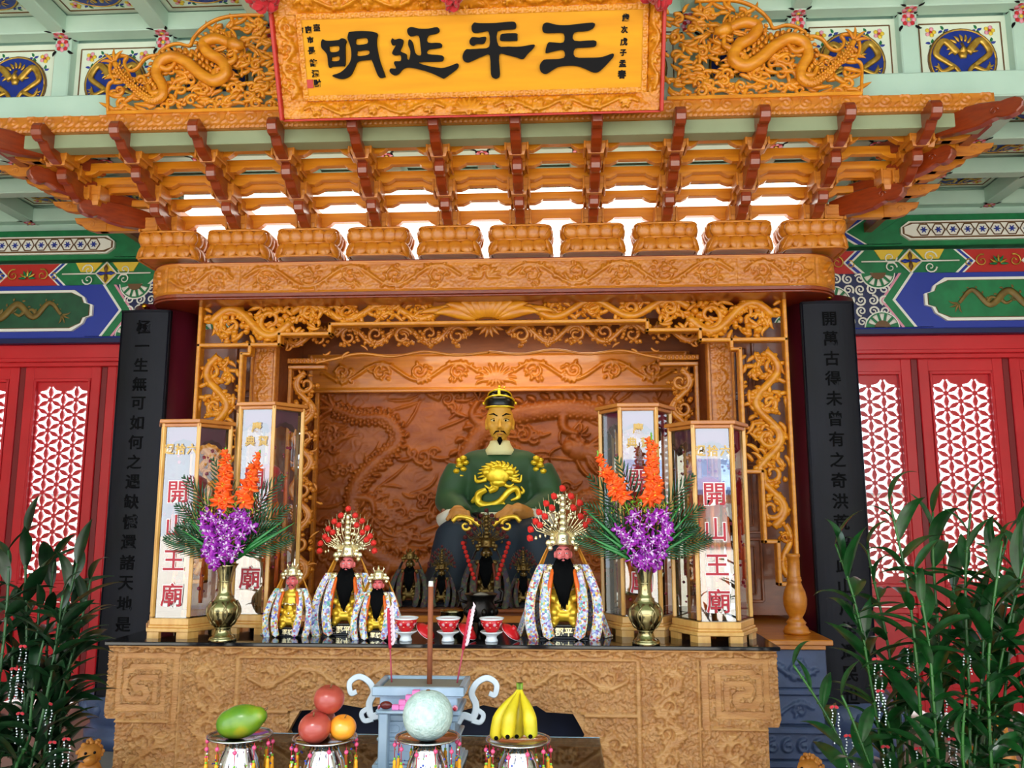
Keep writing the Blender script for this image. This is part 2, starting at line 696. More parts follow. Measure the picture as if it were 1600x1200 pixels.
class Carve:
    """height field on a rectangle in the xz plane that faces -y"""
    def __init__(s, x0, x1, z0, z1, res):
        s.x0, s.x1, s.z0, s.z1 = x0, x1, z0, z1
        s.nx = max(2, int((x1 - x0) / res) + 1)
        s.nz = max(2, int((z1 - z0) / res) + 1)
        s.X = np.linspace(x0, x1, s.nx)
        s.Z = np.linspace(z0, z1, s.nz)
        s.H = np.zeros((s.nx, s.nz))

    def draw(s, S, h, sign=1, prof=0.5):
        dx = (s.x1 - s.x0) / (s.nx - 1)
        dz = (s.z1 - s.z0) / (s.nz - 1)
        for p, rad in S:
            seg = np.linalg.norm(np.diff(p, axis=0), axis=1)
            for i in range(len(p) - 1):
                k = max(1, int(seg[i] / max(rad[i] * .6, dx)))
                for t in range(k):
                    f = t / k
                    x, z = p[i] * (1 - f) + p[i + 1] * f
                    r = rad[i] * (1 - f) + rad[i + 1] * f
                    i0 = max(0, int((x - r - s.x0) / dx)); i1 = min(s.nx, int((x + r - s.x0) / dx) + 2)
                    j0 = max(0, int((z - r - s.z0) / dz)); j1 = min(s.nz, int((z + r - s.z0) / dz) + 2)
                    if i1 <= i0 or j1 <= j0:
                        continue
                    d2 = ((s.X[i0:i1, None] - x) ** 2 + (s.Z[None, j0:j1] - z) ** 2) / (r * r)
                    hh = h * np.clip(1 - d2, 0, 1) ** prof
                    s.H[i0:i1, j0:j1] = np.maximum(s.H[i0:i1, j0:j1], hh)
        return s

    def rect(s, x0, x1, z0, z1, h, add=True):
        mk = ((s.X[:, None] >= x0) & (s.X[:, None] <= x1)) & ((s.Z[None] >= z0) & (s.Z[None] <= z1))
        s.H = np.where(mk, (s.H + h) if add else h, s.H)
        return s

    def fine(s, h, scale, seed=0):
        """busy little chiselled curls between the larger ones"""
        rg = np.random.RandomState(seed)
        X, Z = np.meshgrid(s.X, s.Z, indexing='ij')
        a = np.zeros_like(X)
        for k in range(5):
            th = rg.uniform(0, 2 * pi)
            f = scale * rg.uniform(.7, 1.5)
            a += np.sin((X * math.cos(th) + Z * math.sin(th)) * f + rg.uniform(0, 6) + 1.8 * np.sin((X * math.sin(th) - Z * math.cos(th)) * f * .7))
        s.H = np.maximum(s.H, h * np.clip(np.sin(a * 1.7) * .9 + .3, 0, 1))
        return s

    def edge(s, w, h):
        X, Z = np.meshgrid(s.X, s.Z, indexing='ij')
        d = np.minimum(np.minimum(X - s.x0, s.x1 - X), np.minimum(Z - s.z0, s.z1 - Z))
        s.H = np.where(d < w, h, np.where(d < w * 1.6, 0, s.H))
        return s

    def mb(s, y, mask=None, back=0.0):
        V = np.stack(np.broadcast_arrays(s.X[:, None], y - s.H, s.Z[None, :]), -1)
        if mask is None:
            o = MB().grid(V)
        else:
            a, b = s.nx, s.nz
            i, j = np.meshgrid(np.arange(a - 1), np.arange(b - 1), indexing='ij')
            k = mask[:-1, :-1] & mask[1:, 1:] & mask[1:, :-1] & mask[:-1, 1:]
            i, j = i[k], j[k]
            f = np.stack([i * b + j, (i + 1) * b + j, (i + 1) * b + j + 1, i * b + j + 1], -1)
            o = MB().add(V, f, True)
        return o


def dragon(path, w, rnd, claws=True):
    """long scaly body along path (head at the end), four clawed legs, mane, horns and whiskers"""
    p = smooth_path(path, 14)
    n = len(p)
    t = np.linspace(0, 1, n)
    rad = w * (0.25 + .75 * np.sin(pi * np.clip(t * .62 + .08, 0, 1)))
    rad[-6:] = w * .8
    S = [(p, rad)]
    tg = np.gradient(p, axis=0)
    an = np.arctan2(tg[:, 1], tg[:, 0])
    for k in range(4, n - 6, 4):       # dorsal fins
        S.append(leafstroke(p[k, 0] - math.sin(an[k]) * rad[k], p[k, 1] + math.cos(an[k]) * rad[k], an[k] + pi * .72, rad[k] * 1.1, rad[k] * .35, .4, 6))
    if claws:
        for f, sd in ((.3, 1), (.42, -1), (.66, 1), (.76, -1)):
            k = int(n * f)
            a = an[k] + sd * pi / 2
            leg = smooth_path([p[k], p[k] + w * 1.9 * np.array([math.cos(a), math.sin(a)]),
                               p[k] + w * np.array([math.cos(a) * 2.6 + math.cos(an[k]) * 1.5, math.sin(a) * 2.6 + math.sin(an[k]) * 1.5])], 6)
            S.append((leg, np.linspace(w * .6, w * .28, len(leg))))
            for c in (-1, -.3, .4, 1.1):
                S.append(leafstroke(leg[-1, 0], leg[-1, 1], an[k] + c, w * 1.3, w * .16, .7, 6))
    h = p[-1]
    a = an[-1]
    hd = lambda u, v: (h[0] + w * (u * math.cos(a) - v * math.sin(a)), h[1] + w * (u * math.sin(a) + v * math.cos(a)))
    S.append((np.array([hd(-.2, 0), hd(.8, .1), hd(1.6, .15), hd(2.3, .5)]), np.array([.95, 1.15, .8, .55]) * w))
    S.append((np.array([hd(.6, -.5), hd(1.4, -.9), hd(2.0, -.9)]), np.array([.5, .4, .25]) * w))
    for c in (2.3, 2.7, 3.1, 3.6, 4.0):
        x, z = hd(0, .3 if c < 3.1 else -.5)
        S.append(leafstroke(x, z, a + c, w * rnd.uniform(2, 3), w * .28, rnd.uniform(-.6, .6), 8))
    x, z = hd(.7, 1.0)
    S.append(leafstroke(x, z, a + 2.3, w * 2.6, w * .24, .5, 8))
    x, z = hd(2.3, .3)
    S.append(leafstroke(x, z, a + .6, w * 2.4, w * .12, 1.2, 10))
    S.append(leafstroke(x, z, a - .8, w * 2.2, w * .12, -1.2, 10))
    q = p[0]
    for c in (-.7, -.25, .25, .7):
        S.append(leafstroke(q[0], q[1], an[0] + pi + c, w * 2.6, w * .3, c * .8, 8))
    return S

# ================================================================ the room
YW = 3.72          # face of the rear wall
GX, GS = -0.035, 0.735
XE = 6.4

struct('floor', MB().box((0, -1.5, -0.05), (13, 10.6, 0.1)), mat('grey_stone_floor', '#8e877c', '#a39b8e', rough=0.3, scale=3))
for nm, sx in (('wall_left', -1), ('wall_right', 1)):
    struct(nm, MB().box((sx * (XE + .1), -.6, 2.55), (.2, 9.0, 5.3)), mat('cream_plaster', '#cfc6b2', '#d9d1bf', rough=.7, scale=2))
struct('ground_outside', MB().box((0, 12.6, -0.15), (40, 17, 0.1)), mat('pale_paving', '#a9a69c', '#bcb8ad', rough=.8, scale=2))
struct('ground_front', MB().box((0, -30, -0.15), (90, 46.4, 0.1)), mat('forecourt_paving', '#d2c8b8', '#ddd4c4', rough=.8, scale=2))
# garden wall and hedge glimpsed through the door lattice
gw = thing('garden_wall', 'pale garden wall seen through the door lattice', 'wall', (0, 9, -.1))
put('wall_face', MB().box((0, 9, 0.9), (24, .2, 2.0)), mat('garden_plaster', '#b9b4a8', '#c9c4ba', rough=.8, scale=3), gw)
put('coping', MB().box((0, 9, 1.95), (24.2, .34, .1), .02), mat('coping_stone', '#7c7f86'), gw)

# ---------------- coffered ceilings
CM = [GREEN2, BROWNP, PYEL, PGREEN, PINKP, PBLUE, PRED]


def panel_mesh(w, h):
    b = MB()
    b.box((0, .02, 0), (w, .03, h), 0, mi=0)
    t = .007
    ins = .05
    for sx in (-1, 1):
        b.box((sx * (w / 2 - ins), .002, 0), (t, .006, h - 2 * ins), mi=1)
        b.box((0, .002, sx * (h / 2 - ins)), (w - 2 * ins, .006, t), mi=1)
    for sx in (-1, 1):
        for sz in (-1, 1):
            cx, cz = sx * (w / 2 - ins - .075), sz * (h / 2 - ins - .06)
            for k in range(5):
                a = k * 1.2566
                b.ball((cx + .024 * math.cos(a), .001, cz + .024 * math.sin(a)), .016, 6, mi=4 if k % 2 else 2, sc=(1, .25, 1))
            b.ball((cx, .0, cz), .010, 6, mi=6, sc=(1, .5, 1))
            for k, (dx, dz) in enumerate(((-.085, .01), (.0, -.085))):
                for q in range(4):
                    p, r = leafstroke(cx + sx * dx, cz + sz * dz, q * 1.7 + k, .04, .011, .6, 6)
                    b.tube(np.stack([p[:, 0], np.full(len(p), .003), p[:, 1]], -1), r, 5, .2, mi=3 if (q + k) % 2 else 5)
    return b.mesh('panel')


def medallion_mesh(r, fac=1.0):
    b = MB()
    a = np.linspace(0, 2 * pi, 33)[:-1]
    disc = np.stack([r * np.cos(a), r * np.sin(a)], -1)
    b.prism(disc * 1.06, -.004, .01, 'xz', mi=1)
    b.prism(disc, -.007, -.003, 'xz', mi=0)
    b.tube([(r * math.cos(q), -.006, r * math.sin(q)) for q in np.linspace(0, 2 * pi, 37)], .006, 5, mi=2)
    rr = r
    path = [(-.78 * rr, -.35 * rr), (-.35 * rr, -.72 * rr), (.15 * rr, -.35 * rr), (.6 * rr, -.62 * rr), (.74 * rr, -.1 * rr), (.55 * rr, .42 * rr),
            (.1 * rr, .72 * rr), (-.4 * rr, .6 * rr), (-.45 * rr, .22 * rr), (-.1 * rr, .1 * rr)]
    S = []
    for sx in (-1, 1):
        S.append((smooth_path([(sx * .15 * r, .2 * r), (sx * .55 * r, .62 * r), (sx * .82 * r, .2 * r), (sx * .5 * r, -.1 * r), (sx * .2 * r, -.35 * r), (sx * .1 * r, -.75 * r)], 6), np.linspace(.13, .06, 31) * r))
        S.append((smooth_path([(sx * .3 * r, -.25 * r), (sx * .65 * r, -.4 * r), (sx * .8 * r, -.2 * r)], 6), np.linspace(.09, .04, 13) * r))
        for q in range(4):
            S.append(leafstroke(sx * .75 * r, -.3 * r, q * .9 - 1.5 + (pi if sx < 0 else 0), .2 * r, .03 * r, .3, 5))
            S.append(leafstroke(sx * .25 * r, -.6 * r, q * .9 - 2.4, .25 * r, .03 * r, .3, 5))
    for q in range(11):
        a = -.3 + q * (pi + .6) / 10
        S.append(leafstroke(.2 * r * math.cos(a), .35 * r + .2 * r * math.sin(a), a, .3 * r, .055 * r, .4, 6))
    S.append((np.array([(-.05 * r, .36 * r), (0, .33 * r), (.05 * r, .36 * r)]), np.array([.2, .24, .2]) * r))
    S.append((np.array([(0, .2 * r), (0, .02 * r)]), np.array([.16, .1]) * r))
    S2 = []
    for p, q in S:
        d = np.linalg.norm(p, axis=1)
        k = np.minimum(1, (r * .93) / np.maximum(d, 1e-6))
        S2.append((p * k[:, None], q))
    strokes3d(b, S2, -.012, flat=.5, n=6, mi=3)
    return b.mesh('medallion')


ceil_hi = thing('ceiling', None, None, (0, 0, 5.1)); ceil_hi['kind'] = 'structure'
ceil_lo = thing('ceiling_rear', None, None, (0, 0, 4.4)); ceil_lo['kind'] = 'structure'
put('ceiling_slab', MB().box((0, -1.7, 5.22), (13, 7.0, .08)), GREEN, ceil_hi)
put('ceiling_slab', MB().box((0, 2.85, 4.56), (13, 1.9, .06)), GREEN, ceil_lo)
BY = 1.75
pmesh = panel_mesh(.64, .64)
for x in [*CM]:
    pmesh.materials.append(x)
mmesh = medallion_mesh(.215)
for x in (BLUE, BROWNP, GOLDP, GOLDP):
    mmesh.materials.append(x)
pl, ml = panel_mesh(.64, .56), medallion_mesh(.19)
for x in [*CM]:
    pl.materials.append(x)
for x in (BLUE, BROWNP, GOLDP, GOLDP):
    ml.materials.append(x)


def coffer(parent, x, y, z, rx, pm, mm):
    o = bpy.data.objects.new('ceiling_panel', pm)
    COL.objects.link(o)
    o.parent = parent
    o.location = Vector((x, y, z)) - WL[parent.name]
    o.rotation_euler = (rx, 0, 0)
    d = bpy.data.objects.new('dragon_medallion', mm)
    COL.objects.link(d)
    d.parent = o
    d.location = (0, -.002, 0)


fl = MB()
for k in range(8):
    a = k * pi / 4
    fl.ball((.034 * math.cos(a), 0, .034 * math.sin(a)), .018, 6, mi=k % 2, sc=(1, .25, 1))
for k in range(4):
    a = k * pi / 2 + pi / 4
    p, r = leafstroke(.05 * math.cos(a), .05 * math.sin(a), a, .06, .012, .5, 6)
    fl.tube(np.stack([p[:, 0], np.full(len(p), .001), p[:, 1]], -1), r, 5, .2, mi=2)
fl.ball((0, -.003, 0), .014, 6, mi=3, sc=(1, .4, 1))
flm = fl.mesh('painted_flower')
for x in (PINKP, REDC, INK, PYEL):
    flm.materials.append(x)


def flower(parent, x, y, z, rx):
    o = bpy.data.objects.new('painted_flower', flm)
    COL.objects.link(o)
    o.parent = parent
    o.location = Vector((x, y, z)) - WL[parent.name]
    o.rotation_euler = (rx, 0, 0)


ks = range(-6, 8)
ny = [BY - .06 - .70 * i for i in range(0, 5)]
for i in range(4):
    for k in ks:
        if abs(GX + GS * (k + .5)) < 5.2:
            coffer(ceil_hi, GX + GS * (k + .5), (ny[i] + ny[i + 1]) / 2, 5.13, pi / 2, pmesh, mmesh)
for k in ks:
    x = GX + GS * k
    put('ceiling_beam', MB().box((x, (BY - 5.1) / 2, 5.055), (.12, BY + 5.1, .13), .008), GREEN, ceil_hi)
    put('ceiling_beam', MB().box((x, BY + .01, 4.8), (.12, .1, .62), .008), GREEN, ceil_hi)
    put('ceiling_beam', MB().box((x, 2.78, 4.42), (.12, 1.84, .14), .008), GREEN, ceil_lo)
    flower(ceil_hi, x, BY - .046, 4.93, 0)
    for i in range(0, 3):
        flower(ceil_hi, x, ny[i] - .01, 4.984, pi / 2)
    if abs(GX + GS * (k + .5)) < 5.6:
        coffer(ceil_hi, GX + GS * (k + .5), BY + .03, 4.67, 0, pmesh, mmesh)
for y in ny:
    put('ceiling_beam', MB().box((0, y, 5.05), (12.8, .12, .13), .008), GREEN, ceil_hi)
for y in (-2.2, -3.2, -4.2, -5.1):
    put('ceiling_beam', MB().box((0, y, 5.05), (12.8, .14, .13), .008), GREEN, ceil_hi)
put('ceiling_beam', MB().box((0, BY - .0, 4.41), (12.8, .28, .18), .01), GREEN, ceil_hi)
put('ceiling_beam', MB().box((0, BY + .1, 4.78), (12.8, .04, .9), 0), GREEN, ceil_hi)
ly = [BY + .14, 2.38, 3.01, YW - .02]
for i in range(3):
    for k in ks:
        if abs(GX + GS * (k + .5)) < 5.2:
            coffer(ceil_lo, GX + GS * (k + .5), (ly[i] + ly[i + 1]) / 2, 4.50, pi / 2, pl, ml)
for y in ly[1:]:
    put('ceiling_beam', MB().box((0, y, 4.415), (12.8, .12, .13), .008), GREEN, ceil_lo)
    for k in ks:
        flower(ceil_lo, GX + GS * k, y - .01, 4.346, pi / 2)

# ---------------- painted beams of the rear wall
wallr = thing('wall_back', None, None, (0, YW, 0)); wallr['kind'] = 'structure'
b = MB()
b.box((0, YW + .12, 4.3), (12.8, .2, .9))
put('wall_panel', b, GREEN, wallr)
put('wall_panel', MB().box((0, YW + .06, 2.1), (5.8, .12, 4.2)), WD, wallr)
PM = [PGREEN, WHITE, PBLUE, PRED, DGREEN, PYEL, BROWNP, NAVY, GOLDP, PINKP]
G_, W_, B_, R_, D_, Y_, N_, V_, O_, K_ = range(10)
PM.append(mat('dull_bronze_paint', '#6b5526', '#8a7034', rough=.5, scale=20))


def paint_side(sgn):
    """the beam decoration on one side of the shrine, laid out outwards from it"""
    zt = lambda py: PZ(1500, py, YW)
    z = {k: zt(k) for k in (345, 388, 393, 431, 515, 350, 384)}
    X0 = 2.2
    X1 = 6.4
    SX = lambda x: sgn * x
    px = lambda q: PX(q, 430, YW)

    def poly(mb, pts, layer, mi):
        p = [(SX(x), zz) for x, zz in pts]
        mb.prism(p, YW - .004 - .004 * layer, YW - .06 if layer == 0 else YW, 'xz', mi=mi)

    def strokes(mb, S, layer, mi, flat=.2):
        for p, r in S:
            q = np.stack([SX(1) * p[:, 0], np.full(len(p), YW - .006 - .004 * layer), p[:, 1]], -1)
            mb.tube(q, r, 5, flat, mi=mi)

    def bandbox(name, za, zb, proud, mi):
        m_ = MB().box(((SX(X0 + X1)) / 2, YW - proud / 2 + .03, (za + zb) / 2), (X1 - X0, proud + .06, zb - za), .006)
        return put(name, m_, PM[mi], wallr)

    def scrollfield(mb, x0, x1, za, zb, r, layer, rr):
        nx = max(1, int(round((x1 - x0) / (2 * r))))
        nz = max(1, int(round((zb - za) / (1.8 * r))))
        for i in range(nx):
            for j in range(nz):
                cx = x0 + (i + .5) * (x1 - x0) / nx
                cz = za + (j + .5) * (zb - za) / nz
                strokes(mb, [spiral(cx, cz, r * .9, rr.uniform(0, 6), 1.5, rr.choice((-1, 1)), r * .21, 18)], layer, W_)

    def rosette(mb, cx, cz, r, layer, zlo, zhi):
        a = np.linspace(0, 2 * pi, 29)[:-1]
        c = lambda q: [(cx + q * math.cos(t), min(zhi, max(zlo, cz + q * math.sin(t)))) for t in a]
        poly(mb, c(r), layer, W_)
        poly(mb, c(r * .93), layer + 1, G_)
        for k in range(12):
            t = k * pi / 6
            p = [(cx + r * .45 * math.cos(t), cz + r * .45 * math.sin(t)), (cx + r * .85 * math.cos(t), cz + r * .85 * math.sin(t))]
            if zlo + .02 < p[1][1] < zhi - .02:
                strokes(mb, [(np.array(p), np.array([.006, .02]) * r / .12)], layer + 2, W_)
        poly(mb, c(r * .45), layer + 3, N_)

    rr = random.Random(5)
    # upper band: green with a long cartouche of hexagon cells
    bm_ = bandbox('painted_beam', z[388], z[345] + .03, .10, G_)
    mb = MB()
    za, zb = z[388] + .015, z[345] - .01
    zm = (za + zb) / 2
    YWs = YW
    off = .10
    mb2 = MB()
    poly(mb2, [(X0, za), (2.95, za), (3.1, zm), (2.95, zb), (X0, zb)], 1, V_)
    scrollfield(mb2, X0, 2.95, za, zb, .07, 2, rr)
    for k, (o_, c_) in enumerate(((0, W_), (.03, B_), (.085, W_), (.105, G_))):
        poly(mb2, [(3.15 + o_, za), (3.45 + o_, za), (3.27 + o_, zm), (3.45 + o_, zb), (3.15 + o_, zb), (2.98 + o_, zm)], 1 + k, c_)
    ca = lambda e: [(3.55 + e, zm - .03), (3.62 + e, za + .03 + e), (X1, za + .03 + e), (X1, zb - .03 - e), (3.62 + e, zb - .03 - e), (3.55 + e, zm + .03)]
    poly(mb2, ca(0), 6, W_)
    poly(mb2, ca(.014), 7, N_)
    poly(mb2, ca(.028), 8, W_)
    h = (zb - za) / 2 - .06
    for k in range(22):
        cx = 3.74 + k * .125
        hx = [(cx + h * 1.05 * math.cos(t), zm + h * 1.05 * math.sin(t)) for t in np.arange(6) * pi / 3]
        q = np.array(hx + hx[:1])
        strokes(mb2, [(q, np.full(7, .006))], 9, N_)
        for t in range(6):
            strokes(mb2, [(np.array([(cx, zm), (cx + .03 * math.cos(t * 1.047), zm + .03 * math.sin(t * 1.047))]), np.array([.009, .004]))], 9, B_)
    mb2.v = [v - np.array((0, off, 0)) for v in mb2.v]
    put('painted_pattern', mb2, PM, bm_)
    # middle band: red fields, chevrons and a green cross field
    bm2 = bandbox('painted_beam', z[431], z[393], .07, R_)
    mb = MB()
    za, zb = z[431] + .004, z[393] - .004
    zm = (za + zb) / 2
    for cx in (3.62, 5.15):
        w = .38
        hh = lambda e, l, c_: poly(mb, [(cx - w + e, za), (cx + w - e, za), (cx + w + .11 - e, zm), (cx + w - e, zb), (cx - w + e, zb), (cx - w - .11 + e, zm)], l, c_)
        for l, (e, c_) in enumerate(((-.08, W_), (-.06, B_), (-.025, W_), (0, G_))):
            hh(e, 1 + l, c_)
        for sx in (-1, 1):
            poly(mb, [(cx + sx * .30, zb), (cx + sx * .05, zb), (cx + sx * .12, zm + .02), (cx + sx * .25, zm + .02)], 6, Y_)
            strokes(mb, [spiral(cx + sx * .17, zm + .035, .06, 0, 1.3, sx, .008, 16), spiral(cx + sx * .17, zm - .055, .055, 0, 1.3, -sx, .008, 16)], 7, W_)
            strokes(mb, [(np.array([(cx + sx * .1, zm), (cx + sx * .42, zm)]), np.full(2, .008)),
                         (np.array([(cx + sx * .1, zm), (cx + sx * .0, zb)]), np.full(2, .008)), (np.array([(cx + sx * .1, zm), (cx, za)]), np.full(2, .008))], 7, W_)
        poly(mb, [(cx - .1, zm), (cx, zb), (cx + .1, zm), (cx, za)], 7, Y_)
        for t in range(4):
            a = t * pi / 2
            strokes(mb, [(np.array([(cx, zm), (cx + .05 * math.cos(a), zm + .05 * math.sin(a)), (cx + .085 * math.cos(a), zm + .085 * math.sin(a))]), np.array([.008, .022, .004]))], 9, B_ if t % 2 == 0 else N_)
    for cx in (2.86, 4.38, 5.95):
        strokes(mb, [spiral(cx - .14, zm, .06, 1.2, 1.3, 1, .008, 16), spiral(cx + .14, zm, .06, 1.9, 1.3, -1, .008, 16), spiral(cx - .25, zm - .02, .04, 1.2, 1.1, 1, .007, 12), spiral(cx + .25, zm - .02, .04, 1.9, 1.1, -1, .007, 12)], 3, O_)
        for t in range(7):
            a = pi * (t / 6)
            strokes(mb, [leafstroke(cx, zm - .03, a, .085, .014, 0, 6)], 4, O_ if t % 2 else G_)
    mb.v = [v - np.array((0, .07, 0)) for v in mb.v]
    put('painted_pattern', mb, PM, bm2)
    # lower band: rosettes, chevrons and the dragon cartouche
    bm3 = bandbox('painted_beam', z[515] - .01, z[431], .12, B_)
    mb = MB()
    za, zb = z[515], z[431] - .004
    zm = (za + zb) / 2
    poly(mb, [(X0, za), (3.5, za), (3.34, zm), (3.5, zb), (X0, zb)], 1, V_)
    scrollfield(mb, 2.5, 3.42, za, zb, .052, 2, rr)
    rosette(mb, 2.93, zm - .02, .15, 3, za, zb)
    rosette(mb, 3.32, zb + .01, .15, 3, za, zb)
    rosette(mb, 3.33, za - .01, .15, 3, za, zb)
    rosette(mb, 2.55, zb + .01, .15, 3, za, zb)
    rosette(mb, 2.55, za - .01, .15, 3, za, zb)
    for k, (o_, c_) in enumerate(((0, K_), (.025, G_), (.10, W_), (.125, B_))):
        poly(mb, [(3.50 + o_, za), (3.64 + o_, za), (3.47 + o_, zm), (3.64 + o_, zb), (3.50 + o_, zb), (3.33 + o_, zm)], 2 + k, c_)
    cc = lambda e: [(3.70 + e, zm - .05), (3.76 + e, zm - .07), (3.78 + e, za + .12), (3.88 + e, za + .05 + e), (X1, za + .05 + e), (X1, zb - .05 - e), (3.88 + e, zb - .05 - e), (3.78 + e, zb - .12), (3.76 + e, zm + .07), (3.70 + e, zm + .05)]
    poly(mb, cc(0), 6, W_)
    poly(mb, cc(.024), 7, N_)
    poly(mb, cc(.03), 8, D_ if sgn < 0 else G_)
    for base in (3.98, 5.2):
        path = [(base, zm - .04), (base + .12, zm + .07), (base + .26, zm - .06), (base + .42, zm + .06), (base + .58, zm - .07), (base + .74, zm + .05), (base + .86, zm + .02)]
        strokes(mb, dragon(path, .036, rr), 9, 10)
    mb.v = [v - np.array((0, .12, 0)) for v in mb.v]
    put('painted_pattern', mb, PM, bm3)
    put('beam_underside', MB().box((SX((X0 + X1) / 2), YW - .01, z[515] - .03), (X1 - X0, .2, .05), .005), NAVY, wallr)
    # red door head
    b_ = MB()
    zt_ = z[515] - .055
    b_.box((SX((2.3 + X1) / 2), YW + .02, (zt_ + 3.04) / 2), (X1 - 2.3, .12, zt_ - 3.04), .006)
    b_.box((SX((2.3 + X1) / 2), YW + .0, 3.03), (X1 - 2.3, .1, .035), .006)
    b_.box((SX((2.3 + X1) / 2), YW + .04, 2.995), (X1 - 2.3, .1, .04), .004)
    put('door_head', b_, RED, wallr)


paint_side(1)
paint_side(-1)

# ---------------- lattice door leaves
LW, LH, LZ0 = .49, 1.79, 1.05


def lattice_mesh():
    d = LW / 4
    s = d / math.cos(pi / 6)
    holes = []
    nrow = int(LH / s) + 2
    for c in range(4):
        for k in range(-1, nrow * 2):
            for kind in (0, 1):
                # vertical side on line c (points right) or on line c+1 (points left)
                if kind == 0:
                    zb = k * s + (c % 2) * s / 2
                    tri = [(c * d, zb), ((c + 1) * d, zb + s / 2), (c * d, zb + s)]
                else:
                    zb = k * s + ((c + 1) % 2) * s / 2
                    tri = [((c + 1) * d, zb), ((c + 1) * d, zb + s), (c * d, zb + s / 2)]
                zs = [q[1] for q in tri]
                if min(zs) < .0 or max(zs) > LH:
                    continue
                T = np.array(tri)
                cen = T.mean(0)
                poly = []
                for i in range(3):
                    v = T[i] - cen
                    L = np.linalg.norm(v)
                    u = v / L
                    w = np.array([-u[1], u[0]])
                    lc = cen + u * (L * .62)
                    r = .0115
                    for a in np.linspace(-2.25, 2.25, 8):
                        poly.append(tuple(lc + u * r * math.cos(a) + w * r * math.sin(a)))
                    e = cen + (T[(i + 1) % 3] + T[i] - 2 * cen) / 2 * .50
                    poly.append(tuple(e))
                holes.append(poly)
    b = plate([(0, 0), (LW, 0), (LW, LH), (0, LH)], holes, 0, .022)
    return b


lat = lattice_mesh()
lat.v = [v - np.array((LW / 2, 0, 0)) for v in lat.v]
latm = lat.mesh('lattice')
latm.materials.append(RED)
W2 = .72
fr = MB()
for sx in (-1, 1):
    fr.box((sx * (W2 / 2 - .045), 0, 1.5), (.09, .06, 2.97), .006)
for zc, hh in ((2.925, .12), (.99, .09), (.83, .05), (.12, .18)):
    fr.box((0, 0.002, zc), (W2 - .14, .055, hh), .006)
frm = fr.mesh('door_frame')
frm.materials.append(RED)
mo = MB()
for sx in (-1, 1):
    mo.box((sx * (LW / 2 + .012), -.012, LZ0 + LH / 2), (.02, .05, LH + .06), .004)
    mo.box((0, -.012, LZ0 + LH / 2 + sx * (LH / 2 + .015)), (LW + .05, .05, .03), .004)
mom = mo.mesh('lattice_moulding')
mom.materials.append(RED)
dp = MB()
dp.box((0, .01, .5), (W2 - .16, .025, .62), .004)
dp.box((0, -.004, .5), (W2 - .26, .02, .5), .008)
dpm = dp.mesh('door_panel')
dpm.materials.append(RED)
dpu = MB().box((0, .01, .91), (W2 - .16, .025, .1), .004).mesh('door_panel')
dpu.materials.append(RED)
n = 0
for sgn in (-1, 1):
    for cx in (2.48, 3.26, 4.04, 4.82, 5.6):
        n += 1
        if n > 0 and cx < 3 :
            continue
        d = thing('door_%d' % n, None, None, (sgn * cx, YW + .07, 0))
        d['kind'] = 'structure'
        for nm, me_ in (('door_frame', frm), ('door_lattice', latm), ('lattice_moulding', mom), ('door_panel', dpm), ('door_panel', dpu)):
            o = bpy.data.objects.new(nm, me_)
            COL.objects.link(o)
            o.parent = d
            if nm == 'door_lattice':
                o.location = (0, 0, LZ0)
        put('door_post', MB().box((sgn * (cx + .39), YW + .085, 1.49), (.055, .07, 2.98), .004), REDD, wallr)

# ================================================================ the wooden canopy over the altar
can = thing('altar_canopy', 'golden wood temple canopy of stacked bracket arms above the altar niche', 'canopy', (0, 2.3, 3.2))
DX = .525
XK = [(k - 5.5) * DX for k in range(12)]
zk = lambda py, Y: PZ(790, py, Y)

# carved front beam and the pale board under it
C = Carve(-3.3, 3.3, zk(190, 1.5) - .002, zk(168, 1.5) + .012, .0065)
H = C.z1 - C.z0
S = []
for k in range(-26, 27):
    S.append(spiral(k * .125, C.z0 + .075, .045, 2.2, 1.4, 1 if k % 2 else -1, .008, 20))
    S.append(leafstroke(k * .125 + .05, C.z0 + .04, .4, .05, .01, .6))
for k in range(-100, 101):
    S.append((np.array([(k * .033 - .012, C.z0 + .006), (k * .033 + .016, C.z0 + .026)]), np.array([.011, .011])))
C.draw(S, .009)
bmb = C.mb(1.49)
bmb.box((0, 1.545, (C.z0 + C.z1) / 2), (6.6, .1, H))
put('front_beam', bmb, WO, can)
put('soffit_board', MB().box((0, 1.585, C.z0 - .048), (6.52, .12, .095), .004), mat('olive_green_board', '#8f9a78', '#9aa583', rough=.5, scale=3), can)


def tie_profile(x0, x1, zt, zb, notch):
    """straight top, underside cut away between the bracket columns"""
    pts = [(x0, zt), (x1, zt), (x1, zb)]
    xs = [x for x in XK if x0 + .15 < x < x1 - .15][::-1]
    for i, x in enumerate(xs):
        if i == 0 and x1 - x > .3:
            pts += [(x + .30, zb), (x + .27, zb + notch), (x + .16, zb + notch), (x + .12, zb)]
        elif i == 0:
            pts += [(x + .12, zb)]
        pts += [(x - .11, zb)]
        nx = xs[i + 1] if i + 1 < len(xs) else None
        if nx is not None:
            pts += [(x - .15, zb + notch * .6), (x - .165, zb + notch), (nx + .165, zb + notch), (nx + .15, zb + notch * .6), (nx + .11, zb)]
    pts += [(x0, zb)]
    return pts[::-1]


